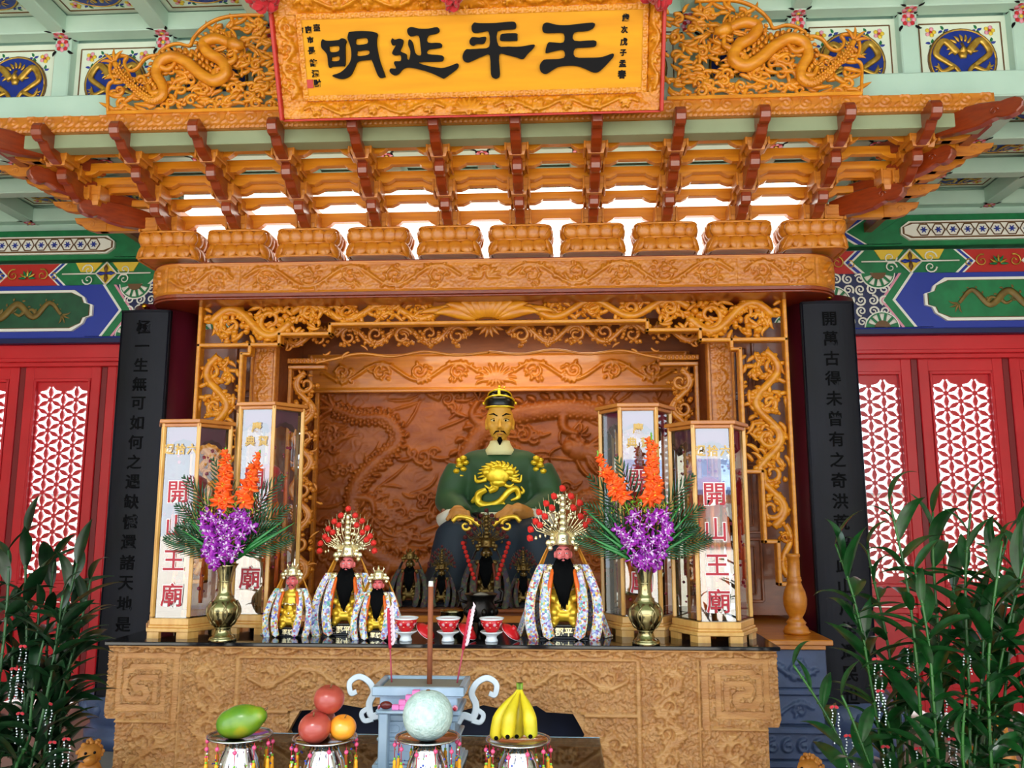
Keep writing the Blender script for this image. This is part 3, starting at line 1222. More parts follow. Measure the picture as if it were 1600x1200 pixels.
TIES = [(1.72, 214, 238, 3.12), (1.88, 243, 262, 3.27), (2.0, 266, 284, 3.14), (2.06, 281, 297, 3.05), (2.2, 303, 320, 3.05), (2.33, 330, 352, 2.95)]
for Y, ya, yb, xe in TIES:
    za, zb = zk(ya, Y), zk(yb, Y)
    put('tie_beam', MB().prism(tie_profile(-xe, xe, za, zb, (za - zb) * .36), Y - .028, Y + .028, 'xz', bev=.004), WB, can)
    # carved cloud ends and the return beams along the two sides
    for sx in (-1, 1):
        e = MB()
        zc = (za + zb) / 2
        hh = (za - zb) / 2
        prof = [(0, -hh), (.10, -hh), (.17, -hh * .6), (.2, 0), (.24, hh * .2), (.26, hh), (0, hh)]
        e.prism([(sx * (xe - .06 + a), zc + b) for a, b in prof], Y - .032, Y + .032, 'xz', bev=.004)
        strokes3d(e, [(np.stack([sx * (p[:, 0]), p[:, 1]], -1), r) for p, r in [spiral(xe + .06, zc, hh * .6, 0, 1.2, 1, .006, 14)]], Y - .032, .5, 5)
        put('beam_end', e, WO, can)
for sx in (-1, 1):
    for Y0, x_, z_ in ((1.72, 3.02, zk(226, 1.72)), (2.0, 2.80, zk(275, 2.0)), (2.2, 2.62, zk(312, 2.2)), (2.33, 2.5, zk(341, 2.33))):
        put('side_beam', MB().box((sx * x_, (Y0 + 3.7) / 2, z_), (.06, 3.7 - Y0, .085), .004), WO, can)
    # the sloping dark plank that closes the canopy's side
    pl_ = MB().prism([(1.58, 4.10), (1.58, 4.06), (2.4, 3.60), (3.7, 3.58), (3.7, 3.64), (2.42, 3.66)], sx * 3.16, sx * 3.20, 'yz')
    put('side_board', MB().box((sx * 3.27, 2.6, 4.13), (.07, 2.1, .09), .004), WR, can)


def arm_profile(b, t, w):
    """a lever arm that rises from b to a rounded, notched tip t (y, z)"""
    b, t = np.array(b), np.array(t)
    L = np.linalg.norm(t - b)
    u = (t - b) / L
    v = np.array([-u[1], u[0]])
    if v[1] < 0:
        v = -v
    P_ = lambda a, c: tuple(b + u * a * L + v * c * w)
    up_ = [(0, .50), (.2, .62), (.4, .68), (.6, .66), (.74, .52), (.80, .44), (.86, .48), (.93, .46), (.985, .30), (1.01, .08)]
    dn = [(1.0, -.18), (.95, -.40), (.88, -.50), (.81, -.48), (.76, -.38), (.71, -.42), (.6, -.60), (.4, -.66), (.2, -.58), (0, -.45)]
    return [P_(*q) for q in up_ + dn]


def add_arm(x, yb, zb, yt, zt, w, th, name='bracket_arm'):
    return MB().prism(arm_profile((yb, zb), (yt, zt), w), x - th / 2, x + th / 2, 'yz', bev=.007, smooth=False)


def block(w=.125, h=.1):
    b = MB()
    b.box((0, 0, h * .70), (w, w, h * .5), .006)
    b.box((0, 0, h * .92), (w * .52, w * 1.02, h * .16), .003)
    v = []
    for z_, s_ in ((h * .46, .5), (h * .2, .36), (0, .33)):
        v += [(-w * s_, -w * s_, z_), (w * s_, -w * s_, z_), (w * s_, w * s_, z_), (-w * s_, w * s_, z_)]
    f = [(k * 4 + i, (k + 1) * 4 + i, (k + 1) * 4 + (i + 1) % 4, k * 4 + (i + 1) % 4) for k in range(2) for i in range(4)] + [(8, 9, 10, 11)]
    b.add(v, f)
    for sx in (-1, 1):
        b.box((sx * w * .47, 0, h * .60), (w * .1, w * 1.06, h * .78), .003)
    return b


LEV = [  # tip y/py, foot py, block centre Y, block top/bottom py, which columns
    (1.37, 176, 236, 1.70, 226, 248, range(12)),
    (1.68, 249, 296, 2.00, 287, 309, range(12)),
    (1.97, 306, 345, 2.27, 336, 362, range(1, 11))]
for li, (Yt, pt, pf, Yb, p1, p2, cols) in enumerate(LEV):
    zt_, zf = zk(pt, Yt) - .015, zk(pf, Yb) - .01
    am = add_arm(0, Yb - can.location.y + .03, zf - can.location.z, Yt - can.location.y, zt_ - can.location.z, .125, .07).mesh('bracket_arm')
    am.materials.append(WR)
    h = zk(p1, Yb) - zk(p2, Yb)
    bm2 = block(.155, h + .015).mesh('bearing_block')
    bm2.materials.append(WO)
    bk = MB().box((0, .25, 0), (.05, .5, .07), .005).mesh('cross_arm')
    bk.materials.append(WO)
    for k in cols:
        o = put('bracket_arm', am, None, can, local=True)
        o.location = (XK[k], 0, 0)
        o = put('bearing_block', bm2, None, can, local=True)
        o.location = Vector((XK[k], Yb - .02, zk(p2, Yb) - .005)) - can.location
        o = put('cross_arm', bk, None, can, local=True)
        o.location = Vector((XK[k], Yb + .02, zk(p2, Yb) + h * .6)) - can.location
        if li < 2 or True:
            o = put('bearing_block', bm2, None, can, local=True)
            o.location = Vector((XK[k], Yb + (.17 if li < 2 else .16), zk(p2, Yb) - .03)) - can.location
            o.scale = (.85, .85, .85)
# diagonal corner arms
for sx in (-1, 1):
    for (pbx, pby, Yb, ptx, pty, Yt, w) in ((1440, 208, 1.72, 1584, 168, 1.30, .115), (1388, 274, 2.0, 1476, 242, 1.70, .12), (1298, 330, 2.28, 1400, 300, 1.96, .12)):
        A, B = P(pbx, pby, Yb), P(ptx, pty, Yt)
        L = math.hypot(B.x - A.x, B.y - A.y)
        prof = arm_profile((0, 0), (L + .06, B.z - A.z), w)
        d = MB().prism([(a - .15 * 0, c) for a, c in prof], -.035, .035, 'xz', bev=.007)
        d.box((-.14, 0, -.03), (.34, .06, .1), .006)
        q = spiral(L * .82, (B.z - A.z) * .82, .028, 0, 1.2, 1, .006, 14)
        strokes3d(d, [q], -.036, .5, 5)
        ang = math.atan2(B.y - A.y, (B.x - A.x)) if sx > 0 else math.atan2(B.y - A.y, -(B.x - A.x))
        M = Matrix.Translation((sx * A.x, A.y, A.z)) @ Matrix.Rotation(ang, 4, 'Z')
        dd = MB().merge(d, M)
        put('corner_arm', dd, WR, can)
        o = put('bearing_block', bm2, None, can, local=True)
        o.location = Vector((sx * A.x, A.y, A.z - .12)) - can.location

# white wall behind the brackets; its brightness is put in as emission
cl = put('glowing_wall', MB().box((0, 2.62, 3.80), (4.9, .02, .72)), mat('emissive_white_wall', '#ffffff', rough=.6, emit=('#fffdf2', 1.1)), can)

# lotus pedestals
zl0, zl1 = zk(403, 2.3), zk(361, 2.3)
hl = (zl1 - zl0)


def rounded(w, d, r, n=5):
    pts = []
    for cx, cy, a0 in ((w / 2 - r, d / 2 - r, 0), (-w / 2 + r, d / 2 - r, 1), (-w / 2 + r, -d / 2 + r, 2), (w / 2 - r, -d / 2 + r, 3)):
        for i in range(n + 1):
            a = (a0 + i / n) * pi / 2
            pts.append((cx + r * math.cos(a), cy + r * math.sin(a)))
    return pts


def lotus_mb(w, d, h):
    b = MB()
    b.prism(rounded(w * .88, d * .88, .05), 0, h, 'xy')
    for z in (0.01, h - .022):
        b.prism(rounded(w * .93, d * .93, .05), z, z + .014, 'xy', bev=.003)
    out = []
    for tier, (z0, z1, sg) in enumerate(((h * .50, h * .96, 1), (h * .02, h * .52, -1))):
        ring = rounded(w, d, .07, 4)
        P_ = np.array(ring + ring[:1])
        sl = np.concatenate([[0], np.cumsum(np.linalg.norm(np.diff(P_, axis=0), axis=1))])
        n = 16
        for k in range(n):
            q = (k + .5 * tier) / n * sl[-1]
            x, y = np.interp(q, sl, P_[:, 0]), np.interp(q, sl, P_[:, 1])
            x2, y2 = np.interp(q + .01, sl, P_[:, 0]), np.interp(q + .01, sl, P_[:, 1])
            a = math.atan2(y2 - y, x2 - x)
            lean = (x / (w / 2)) * .55
            M = Matrix.Rotation(a, 3, 'Z') @ Matrix.Rotation(lean * sg * (1 if y < 0 else -1), 3, 'Y') @ Matrix.Rotation(.22 * sg, 3, 'X')
            b.ball((x * .94, y * .92, (z0 + z1) / 2), 1, 10, sc=(.056, .024, (z1 - z0) * .60), M=M.to_4x4())
            b.ball((x * 1.0, y * 1.0, (z0 + z1) / 2 + sg * h * .03), 1, 8, sc=(.010, .010, (z1 - z0) * .5), M=M.to_4x4())
    for z_ in (h * .985, h * .5, h * .015):
        rg = rounded(w * (.98 if z_ != h * .5 else .90), d * (.98 if z_ != h * .5 else .90), .07, 4)
        b.tube([(x, y, z_) for x, y in rg + rg[:1]], h * .045, 6, cap=False)
    return b


lm = lotus_mb(.45, .34, hl).mesh('lotus_pedestal')
lm.materials.append(WO)
for k in range(1, 11):
    o = put('lotus_pedestal', lm, None, can, local=True)
    o.location = Vector((XK[k], 2.34, zl0)) - can.location

# the frieze with rounded ends
RC, XS, YF = .28, 2.27, 2.24
ARC = RC * pi / 2
TOT = XS + ARC + .5
zf0, zf1 = zk(459, YF), zk(404, YF)


def bend(V):
    s_ = V[..., 0]
    d = V[..., 1]
    a = np.abs(s_)
    sg = np.sign(s_)
    th = np.clip((a - XS) / RC, 0, pi / 2)
    ex = np.clip(a - XS - ARC, 0, None)
    x = np.where(a < XS, a, XS + RC * np.sin(th))
    y = np.where(a < XS, 0, RC * (1 - np.cos(th)) + ex)
    x = x - d * np.sin(th)
    y = y + d * np.cos(th)
    return np.stack([sg * x, YF + y, V[..., 2]], -1)


C = Carve(-TOT, TOT, zf0 + .03, zf1 - .004, .0075)
zc = (C.z0 + C.z1) / 2
am_ = (C.z1 - C.z0) * .33
rf = random.Random(21)
S = []
half = vine(.18, 1.78, zc, am_, 5, .013, rf, 1.6)
S += half + mirror(half)
for sx in (-1, 1):
    S += [leafstroke(sx * .02, zc - .03, pi / 2 - sx * a, .11, .018, -sx * .5) for a in (0, .45, .9, 1.3)]
    for c0, c1 in ((1.84, 2.36), (2.42, 2.8)):
        v_ = vine(c0 + .03, c1 - .02, zc, am_ * .9, 2, .013, rf, 1.8)
        S += v_ if sx > 0 else mirror(v_)
S.append(spiral(0, zc + .035, .035, 0, 1, 1, .012))
C.draw(S, .026, prof=.4)
C.fine(.004, 150, 2)
for s_ in (1.82, 2.38, 2.83):
    for sx in (-1, 1):
        C.rect(sx * s_ - .006, sx * s_ + .006, C.z0, C.z1, -.004, add=False)
C.edge(.012, .010)
g = C.mb(0)
g.v = [bend(v) for v in g.v]
put('carved_frieze', g, WO, can)
fb = MB()
for z0_, z1_, pr in ((zf0, zf0 + .03, .016), (zf1 - .006, zf1 + .004, .02), (zf0 - .016, zf0, .006)):
    s_ = np.linspace(-TOT, TOT, 160)
    prof = np.array([(0.0, z0_), (-pr, z0_ + .004), (-pr, z1_ - .004), (0.0, z1_)])
    V = np.stack([np.repeat(s_[:, None], 4, 1), np.tile(prof[:, 0], (160, 1)), np.tile(prof[:, 1], (160, 1))], -1)
    fb.grid(bend(V), False)
ss = np.linspace(-TOT, TOT, 90)
ol = bend(np.stack([ss, np.zeros(90), np.zeros(90)], -1))[:, :2]
fb.prism(ol.tolist(), zf0 - .012, zf0, 'xy')
fb.prism(ol.tolist(), zf1 - .004, zf1, 'xy')
put('frieze_moulding', fb, WR, can)

# ================================================================ the name plaque over the canopy
PT = math.radians(27)
pbase = Vector((0, 1.25, 4.09))
plq = thing('name_plaque', 'golden carved plaque with four large black characters above the canopy', 'sign', pbase)
PN = Vector((0, -math.cos(PT), -math.sin(PT)))      # the way the plaque faces
PV = Vector((0, -math.sin(PT), math.cos(PT)))       # up along the plaque


def PL(px, py):
    d = fw + rt * ((px - 800) / FPX) + up * ((600 - py) / FPX)
    t = (pbase - CAM).dot(PN) / d.dot(PN)
    q = CAM + d * t - pbase
    return (q.x, q.dot(PV))


uL, uR = PL(440, 183)[0], PL(1030, 165)[0]
uL, uR = -(uR - uL) / 2 - .01, (uR - uL) / 2 - .01
iu0, iu1 = PL(480, 140)[0], PL(1003, 128)[0]
iv0 = PL(740, 143)[1]
iv1 = PL(740, 22)[1]
HV = iv1 + (iv0)


def plput(name, mb, mats, parent=None, **k):
    """geometry in plaque coordinates (x, out, up) tilted into place"""
    M = Matrix.Translation(pbase) @ Matrix.Rotation(PT, 4, 'X')
    return put(name, MB().merge(mb, M), mats, parent or plq, **k)


plput('board', MB().box(((iu0 + iu1) / 2, .03, (iv0 + iv1) / 2), (iu1 - iu0 + .06, .03, iv1 - iv0 + .06)),
      mat('golden_board', '#e29400', '#eea806', rough=.5, scale=3, stretch=(.5, 1, 5), spec=.25), plq)
plput('backing', MB().box(((uL + uR) / 2, .06, HV / 2), (uR - uL - .02, .05, HV - .02)), WO, plq)
eb = MB()
for x in (uL, uR):
    eb.box((x, .01, HV / 2), (.022, .12, HV), .004)
for v in (0, HV):
    eb.box(((uL + uR) / 2, .03, v), (uR - uL, .08, .014), .003)
plput('red_edging', eb, PRED, plq)
rf = random.Random(8)


def frame_side(x0, x1, z0, z1, vert, seed):
    C = Carve(x0, x1, z0, z1, .0065)
    rr = random.Random(seed)
    if vert:
        v_ = swap(vine(z0 + .05, z1 - .05, (x0 + x1) / 2, (x1 - x0) * .26, 4, .011, rr, 2.0))
    else:
        h_ = vine(.16, (x1 - x0) / 2 - .12, (z0 + z1) / 2, (z1 - z0) * .25, 5, .012, rr, 2.0)
        cx = (x0 + x1) / 2
        h_ = [(p + np.array((cx, 0)), r) for p, r in h_]
        v_ = h_ + mirror(h_, cx)
        for a in np.linspace(-1.35, 1.35, 9):
            v_.append(leafstroke(cx + .02 * math.sin(a), (z0 + z1) / 2 - .035, pi / 2 - a, .10, .017, -a * .4))
        v_.append(spiral(cx, (z0 + z1) / 2 - .04, .03, 0, 1, 1, .012))
    C.draw(v_, .034, prof=.4)
    C.fine(.008, 110, seed)
    # slope down to the board, raised outer lip
    X, Z = np.meshgrid(C.X, C.Z, indexing='ij')
    return C, X, Z


fw_ = iu0 - uL
for nm, (x0, x1, z0, z1), vert, sgn in (
        ('carved_frame', (uL + .012, uR - .012, .008, iv0 - .03), False, 1),
        ('carved_frame', (uL + .012, uR - .012, iv1 + .03, HV - .008), False, -1),
        ('carved_frame', (uL + .012, iu0 - .03, iv0 - .06, iv1 + .06), True, 1),
        ('carved_frame', (iu1 + .03, uR - .012, iv0 - .06, iv1 + .06), True, -1)):
    C, X, Z = frame_side(x0, x1, z0, z1, vert, abs(int(x0 * 100)) + 7 * vert)
    if vert:
        t = (X - x0) / (x1 - x0)
        t = t if sgn > 0 else 1 - t
    else:
        t = (Z - z0) / (z1 - z0)
        t = t if sgn > 0 else 1 - t
    C.H += .05 * np.sin(np.clip(1 - t, 0, 1) * pi * .5) - .02
    if not vert:   # mitred ends
        d = np.minimum(X - (uL), uR - X) / fw_
        lim = 1 - t
        k = d < t
        C.H = np.where(k, C.H * 0 + .05 * np.sin(np.clip(1 - d, 0, 1) * pi * .5) - .02 + (C.H - (.05 * np.sin(np.clip(1 - t, 0, 1) * pi * .5) - .02)), C.H)
    plput(nm, C.mb(.02), WG, plq)
# inner bead band round the board
ib = MB()
Cb = []
for (x0, x1, z0, z1) in ((iu0 - .03, iu1 + .03, iv0 - .03, iv0), (iu0 - .03, iu1 + .03, iv1, iv1 + .03), (iu0 - .03, iu0, iv0, iv1), (iu1, iu1 + .03, iv0, iv1)):
    C = Carve(x0, x1, z0, z1, .005)
    n = int(max(x1 - x0, z1 - z0) / .03)
    S = []
    for i in range(n):
        cx = x0 + (i + .5) * (x1 - x0) / n if x1 - x0 > z1 - z0 else (x0 + x1) / 2
        cz = z0 + (i + .5) * (z1 - z0) / n if x1 - x0 <= z1 - z0 else (z0 + z1) / 2
        S.append(spiral(cx, cz, .011, i, 1, 1 if i % 2 else -1, .005, 10))
    C.draw(S, .008)
    ib.merge(C.mb(.008))
plput('bead_moulding', ib, WG, plq)

ta = lambda L: [(490 + x / 6.667, 20 + y / 6.667) for x, y in L]
tb = lambda L: [(710 + x / 6.154, 20 + y / 6.154) for x, y in L]
sun_o = ta([(95, 275), (140, 292), (255, 285), (290, 268), (320, 270), (342, 300), (330, 350), (330, 540), (290, 555), (200, 562), (170, 575), (155, 540), (145, 450), (125, 410), (85, 365), (80, 310)])
sun_h = [ta([(160, 352), (262, 345), (262, 400), (175, 408)]), ta([(188, 465), (268, 452), (265, 500), (190, 502)])]
moon_o = ta([(370, 200), (500, 190), (630, 200), (668, 225), (660, 270), (660, 350), (690, 500), (745, 655), (740, 670), (700, 680), (665, 640), (610, 500), (580, 492), (465, 508), (430, 570), (390, 650), (330, 685), (270, 688), (195, 655), (280, 622), (350, 560), (390, 490), (395, 400), (375, 320), (355, 260)])
moon_h = [ta([(440, 275), (550, 262), (562, 320), (450, 332)]), ta([(455, 400), (570, 390), (575, 435), (460, 450)])]
yan_a = ta([(820, 265), (850, 280), (900, 270), (935, 290), (925, 350), (905, 400), (965, 430), (970, 470), (985, 490), (1000, 480), (1010, 400), (985, 330), (1000, 275), (1035, 320), (1050, 400), (1075, 435), (1120, 440),
            (1115, 350), (1095, 240), (1010, 245), (980, 210), (980, 170), (1020, 148), (1100, 165), (1200, 165), (1290, 150), (1310, 195), (1270, 220), (1195, 240), (1190, 310), (1320, 315), (1332, 360), (1260, 375), (1195, 385), (1190, 430),
            (1340, 445), (1350, 495), (1300, 510), (1095, 515), (1180, 550), (1330, 575), (1420, 555), (1490, 528), (1510, 545), (1490, 590), (1370, 678), (1340, 680), (1230, 630), (1100, 590), (990, 570), (930, 590), (890, 635), (840, 652), (795, 615), (805, 580), (860, 580),
            (840, 530), (850, 505), (910, 500), (905, 440), (850, 445), (820, 425), (830, 390), (860, 335), (825, 340), (808, 300)])
ping = [tb([(165, 130), (190, 95), (240, 100), (400, 98), (550, 85), (590, 100), (592, 145), (560, 160), (415, 180), (425, 315), (520, 325), (640, 325), (765, 305), (760, 340), (710, 390), (660, 445), (600, 430), (500, 405), (430, 405), (438, 590), (415, 630), (380, 630), (352, 590), (340, 410), (270, 420), (190, 455), (130, 478), (90, 460), (80, 410), (110, 355), (150, 350), (240, 345), (335, 325), (330, 185), (270, 185), (200, 195), (170, 175)]),
        tb([(145, 270), (170, 235), (240, 238), (302, 232), (295, 280), (270, 300), (215, 300), (180, 318), (150, 300)]),
        tb([(440, 230), (460, 203), (595, 198), (605, 225), (605, 265), (580, 270), (480, 272), (440, 265)])]
wang = [tb([(845, 140), (860, 105), (900, 95), (980, 115), (1100, 118), (1330, 95), (1342, 140), (1280, 175), (1155, 190), (1155, 270), (1340, 265), (1366, 295), (1350, 325), (1260, 335), (1160, 345), (1160, 425), (1300, 432), (1420, 425), (1520, 392), (1530, 420), (1490, 470), (1400, 560), (1340, 575), (1270, 545), (1180, 512), (1080, 510), (990, 525), (910, 575), (870, 588), (830, 565), (820, 510), (850, 460), (890, 448), (1050, 435), (1048, 360), (960, 370), (890, 388), (875, 370), (900, 290), (950, 285), (1048, 285), (1050, 200), (960, 195), (880, 195), (850, 175)])]


def trace(o, holes=()):
    sm = lambda L: [tuple(q) for q in np.vstack([smooth_path([PL(*a) for a in L] + [PL(*L[0])], 3)[:-1]])]
    return plate(sm(o), [sm(h) for h in holes], -.008, .016)


mb = trace(sun_o, sun_h)
mb.merge(trace(moon_o, moon_h))
plput('character', mb, INK, plq)
plput('character', trace(yan_a), INK, plq)
mb = MB()
for q in ping:
    mb.merge(trace(q))
plput('character', mb, INK, plq)
plput('character', trace(wang[0]), INK, plq)
for ch, x, y, s_ in [('歲', 978, 27, 13), ('次', 976, 46, 12), ('戊', 975, 65, 13), ('子', 974, 82, 12), ('孟', 973, 99, 13), ('春', 972, 116, 15),
                     ('臺', 494, 43, 12), ('南', 481, 46, 12), ('市', 468, 47, 12), ('市', 484, 62, 11), ('長', 486, 79, 13), ('許', 489, 98, 13), ('添', 492, 115, 13), ('財', 495, 130, 13)]:
    u, v = PL(x, y)
    k = (PL(x + 10, y)[0] - u) * .86
    plput('small_character', MB().merge(text_mb(ch, s_ / 10 * k, .006, .002), Matrix.Translation((u, .012, v))), INK, plq)
u, v = PL(483, 131)
mb = MB().box((u, .012, v), (.045, .006, .05))
plput('seal', mb, PRED, plq)

# red cloth rosettes tied along the plaque's upper edge
for (px_, py_) in ((418, 0), (711, -6), (1024, -8)):
    u, v = PL(px_, py_)
    c = pbase + Vector((u, 0, 0)) + PV * v + PN * .10
    b = MB()
    rr = random.Random(px_)
    for k in range(46):
        d = Vector((rr.gauss(0, 1), rr.gauss(0, 1) - .4, rr.gauss(0, 1))).normalized()
        M = d.to_track_quat('Z', 'Y').to_matrix().to_4x4()
        b.ball(c + d * .068, 1, 8, sc=(.038, .014, .038), M=M @ Matrix.Rotation(rr.uniform(0, 6), 4, 'Z'))
    b.ball(c, .068, 10)
    tag(put('cloth_rosette', b, REDC, None, loc=c), {418: 'red cloth rosette tied on the plaque corner beside the character ming', 711: 'red cloth rosette tied at the middle of the plaque top', 1024: 'red cloth rosette tied on the plaque corner beside the character wang'}[px_], 'rosette', 'red rosettes on the plaque')

# ================================================================ pierced dragon panels on the front beam
tc = lambda x, y: (lambda q: (q.x, q.z))(P(160 + x / 5.333, y / 5.333, 1.5))
outl = [tc(*q) for q in [(52, 915), (45, 760), (60, 700), (95, 672), (70, 620), (65, 560), (90, 500), (140, 470), (208, 472), (185, 515), (200, 570), (250, 590), (300, 560), (345, 500), (400, 470), (468, 460), (485, 430), (560, 380), (640, 365), (728, 382), (760, 320), (830, 240), (920, 180), (1020, 145), (1150, 130), (1345, 128), (1470, 130), (1560, 905)]]
zb_ = C_top = zk(168, 1.5) + .012
outl[0] = (outl[0][0], zb_ + .01)
outl[-1] = (outl[-1][0], zb_ + .01)
outl[-2] = (outl[-1][0], outl[-3][1])


def inside(pt, poly):
    x, y = pt
    c = False
    for i in range(len(poly)):
        x1, y1 = poly[i - 1]
        x2, y2 = poly[i]
        if (y1 > y) != (y2 > y) and x < (x2 - x1) * (y - y1) / (y2 - y1) + x1:
            c = not c
    return c


body = [tc(*q) for q in [(120, 540), (170, 640), (260, 730), (350, 810), (440, 855), (515, 810), (510, 720), (465, 630), (500, 530), (600, 490), (720, 540), (840, 640), (950, 690), (1040, 630), (1010, 530), (900, 460), (860, 380), (960, 340), (1080, 380)]]
dS = dragon(body, .041, random.Random(4), claws=True)
body2 = smooth_path(body, 14)
lid = thing('dragon_panel', 'pierced carved dragon and cloud panel beside the end of the plaque with the small signature column', 'carving', (-1.9, 1.5, zb_), 'pierced dragon panels')
rid = thing('dragon_panel', 'pierced carved dragon and cloud panel beside the plaque end with the date column', 'carving', (1.9, 1.5, zb_), 'pierced dragon panels')
rr = random.Random(12)
cl_ = []
xs = [p[0] for p in outl]
zs = [p[1] for p in outl]
for i in range(25):
    for j in range(10):
        x = min(xs) + (i + .5 + rr.uniform(-.4, .4)) * (max(xs) - min(xs)) / 25
        z_ = min(zs) + (j + .5 + rr.uniform(-.4, .4)) * (max(zs) - min(zs)) / 10
        if inside((x, z_), outl) and inside((x + .03, z_ + .045), outl) and inside((x - .03, z_ + .045), outl):
            k = rr.random()
            if k < .45:
                cl_.append(spiral(x, z_, .040, rr.uniform(0, 6), 1.2, rr.choice((-1, 1)), .016, 16))
            a = rr.uniform(-.5, .5) + (pi if rr.random() < .5 else 0)
            cl_.append(leafstroke(x, z_, a, rr.uniform(.09, .15), .017, rr.uniform(-1.2, 1.2), 9))
            if k > .7:
                cl_.append(leafstroke(x, z_, pi / 2 + rr.uniform(-.5, .5) * 2, .09, .015, rr.uniform(-1, 1), 8))
ol2 = np.array(outl[:26])
for sx, root in ((1, lid), (-1, rid)):
    mr = (lambda S: S) if sx > 0 else (lambda S: mirror(S, -.0))
    b = MB()
    strokes3d(b, mr([(smooth_path(ol2, 4), np.full(4 * 25 + 1, .011))]), 1.5, 1.6, 6)
    b.box((sx * (outl[0][0] + outl[-1][0]) / 2, 1.5, zb_ + .012), (abs(outl[0][0] - outl[-1][0]), .06, .024), .004)
    put('border', b, WG, root)
    b = MB()
    strokes3d(b, mr(dS), 1.475, 1.0, 8)
    # scales along the body
    for k in range(8, len(body2) - 4, 3):
        t_ = body2[k + 1] - body2[k]
        a = math.atan2(t_[1], t_[0])
        for c in (-.6, 0, .6):
            x, z_ = body2[k, 0] - math.sin(a) * c * .028, body2[k, 1] + math.cos(a) * c * .028
            b.ball((sx * x, 1.475 - .026 + abs(c) * .012, z_), 1, 6, sc=(.011, .006, .011))
    put('dragon_relief', b, WG, root)
    b = MB()
    strokes3d(b, mr(cl_), 1.51, 1.1, 6, .012, rr)
    o = put('cloud_tracery', b, WG, root)
    o['kind'] = 'stuff'
lid['label'] = 'pierced golden dragon panel beside the plaque end with the small signature characters'
rid['label'] = 'pierced golden dragon panel beside the plaque end with the date characters'

# ================================================================ columns and couplet boards
BRASSB = mat('brass_hook', '#c9962f', rough=.25, metal=1)
for sx in (-1, 1):
    side = 'beside the bamboo in front of the deep red doors' if sx > 0 else 'near the dark bamboo clump and mango'
    cx, cy = (2.53 if sx > 0 else -2.58), 2.76
    col_ = thing('column', 'round maroon lacquered column behind the black board beginning with the character %s' % ('kai' if sx > 0 else 'ji'), 'column', (cx, cy, 0), 'maroon columns')
    put('shaft', MB().lathe([(.25, .42), (.26, 1.5), (.255, 3.24)], (cx, cy, 0), 40), MAROON, col_)
    b = MB().lathe([(.40, 0), (.40, .10), (.36, .12), (.36, .16), (.42, .22), (.42, .32), (.34, .38), (.30, .42)], (cx, cy, 0), 40)
    for k in range(16):
        a = k * pi / 8
        b.ball((cx + .40 * math.cos(a), cy + .40 * math.sin(a), .27), 1, 8, sc=(.05, .05, .06))
    put('stone_base', b, STONE, col_)
    bd = thing('couplet_board', 'black couplet board with carved column of characters %s' % ('starting with kai, hung on the column beside the lit turned wooden vase' if sx > 0 else 'starting with ji, hung on the column beside the dark bamboo'), 'board', (2.495 if sx > 0 else -2.605, 2.40, .3), 'couplet boards')
    bd['label'] = 'black couplet board of engraved characters, column nearest the turned wooden vase' if sx > 0 else 'black couplet board of engraved characters, column farthest from the turned wooden vase'
    bx = bd.location.x
    W_2, z0, z1 = .19, .34, 3.17
    xs = np.linspace(-W_2, W_2, 13)
    arc = lambda x: 2.44 + .028 * (x / W_2) ** 2 - .035
    fr_ = [(bx + x, arc(x)) for x in xs]
    bk_ = [(bx + x, arc(x) + .035) for x in xs[::-1]]
    put('plank', MB().prism(fr_ + bk_, z0, z1, 'xy', smooth=False), BOARD, bd)
    e = MB()
    for z_ in (z0 + .012, z1 - .012):
        e.tube([(bx + x, arc(x) - .001, z_) for x in xs], .007, 6)
    for x in (-W_2 + .008, W_2 - .008):
        e.tube([(bx + x, arc(x) - .001, z0), (bx + x, arc(x) - .001, z1)], .006, 6)
    put('edge_bead', e, BOARD, bd)
    txt = '開萬古得未曾有之奇洪荒留此山川作遺民世界' if sx > 0 else '極一生無可如何之遇缺憾還諸天地是創格完人'
    for i, ch in enumerate(txt):
        z_ = 3.035 - i * .1455
        if z_ < z0 + .05:
            break
        m_ = text_mb(ch, .112, .006, .0022)
        put('character', MB().merge(m_, Matrix.Translation((bx, arc(0) - .0005, z_))), mat('engraved_ink', '#020204', rough=.7, spec=.1), bd)
    hk = MB().ball((bx + sx * .02, 2.44, z1 + .035), .022, 10).tube([(bx + sx * .02, 2.44, z1 + .03), (bx + sx * .02, 2.53, z1 + .04)], .008, 6)
    put('hook', hk, BRASSB, bd)

# ================================================================ the carved altar screen (pierced valance, jambs, inner tracery)
scr = thing('altar_screen', 'golden pierced wood screen of scrolling vines framing the altar niche', 'screen', (0, 2.5, 1.0))
YS = 2.5
q = lambda x, y, Y=YS: (P(x, y, Y).x, P(x, y, Y).z)
zt = q(760, 464)[1]
xo = 2.195
xi1, xi2 = 1.575, 1.19
zb0, zb1, zb2 = q(1150, 532)[1], q(1030, 517)[1], q(780, 505)[1]
ft = .028


def bar(mb, x0, z0, x1, z1, w=ft, y=YS, d=.09):
    x0, x1 = sorted((x0, x1))
    z0, z1 = sorted((z0, z1))
    mb.box(((x0 + x1) / 2, y, (z0 + z1) / 2), (x1 - x0 + w, d, z1 - z0 + w), .006)


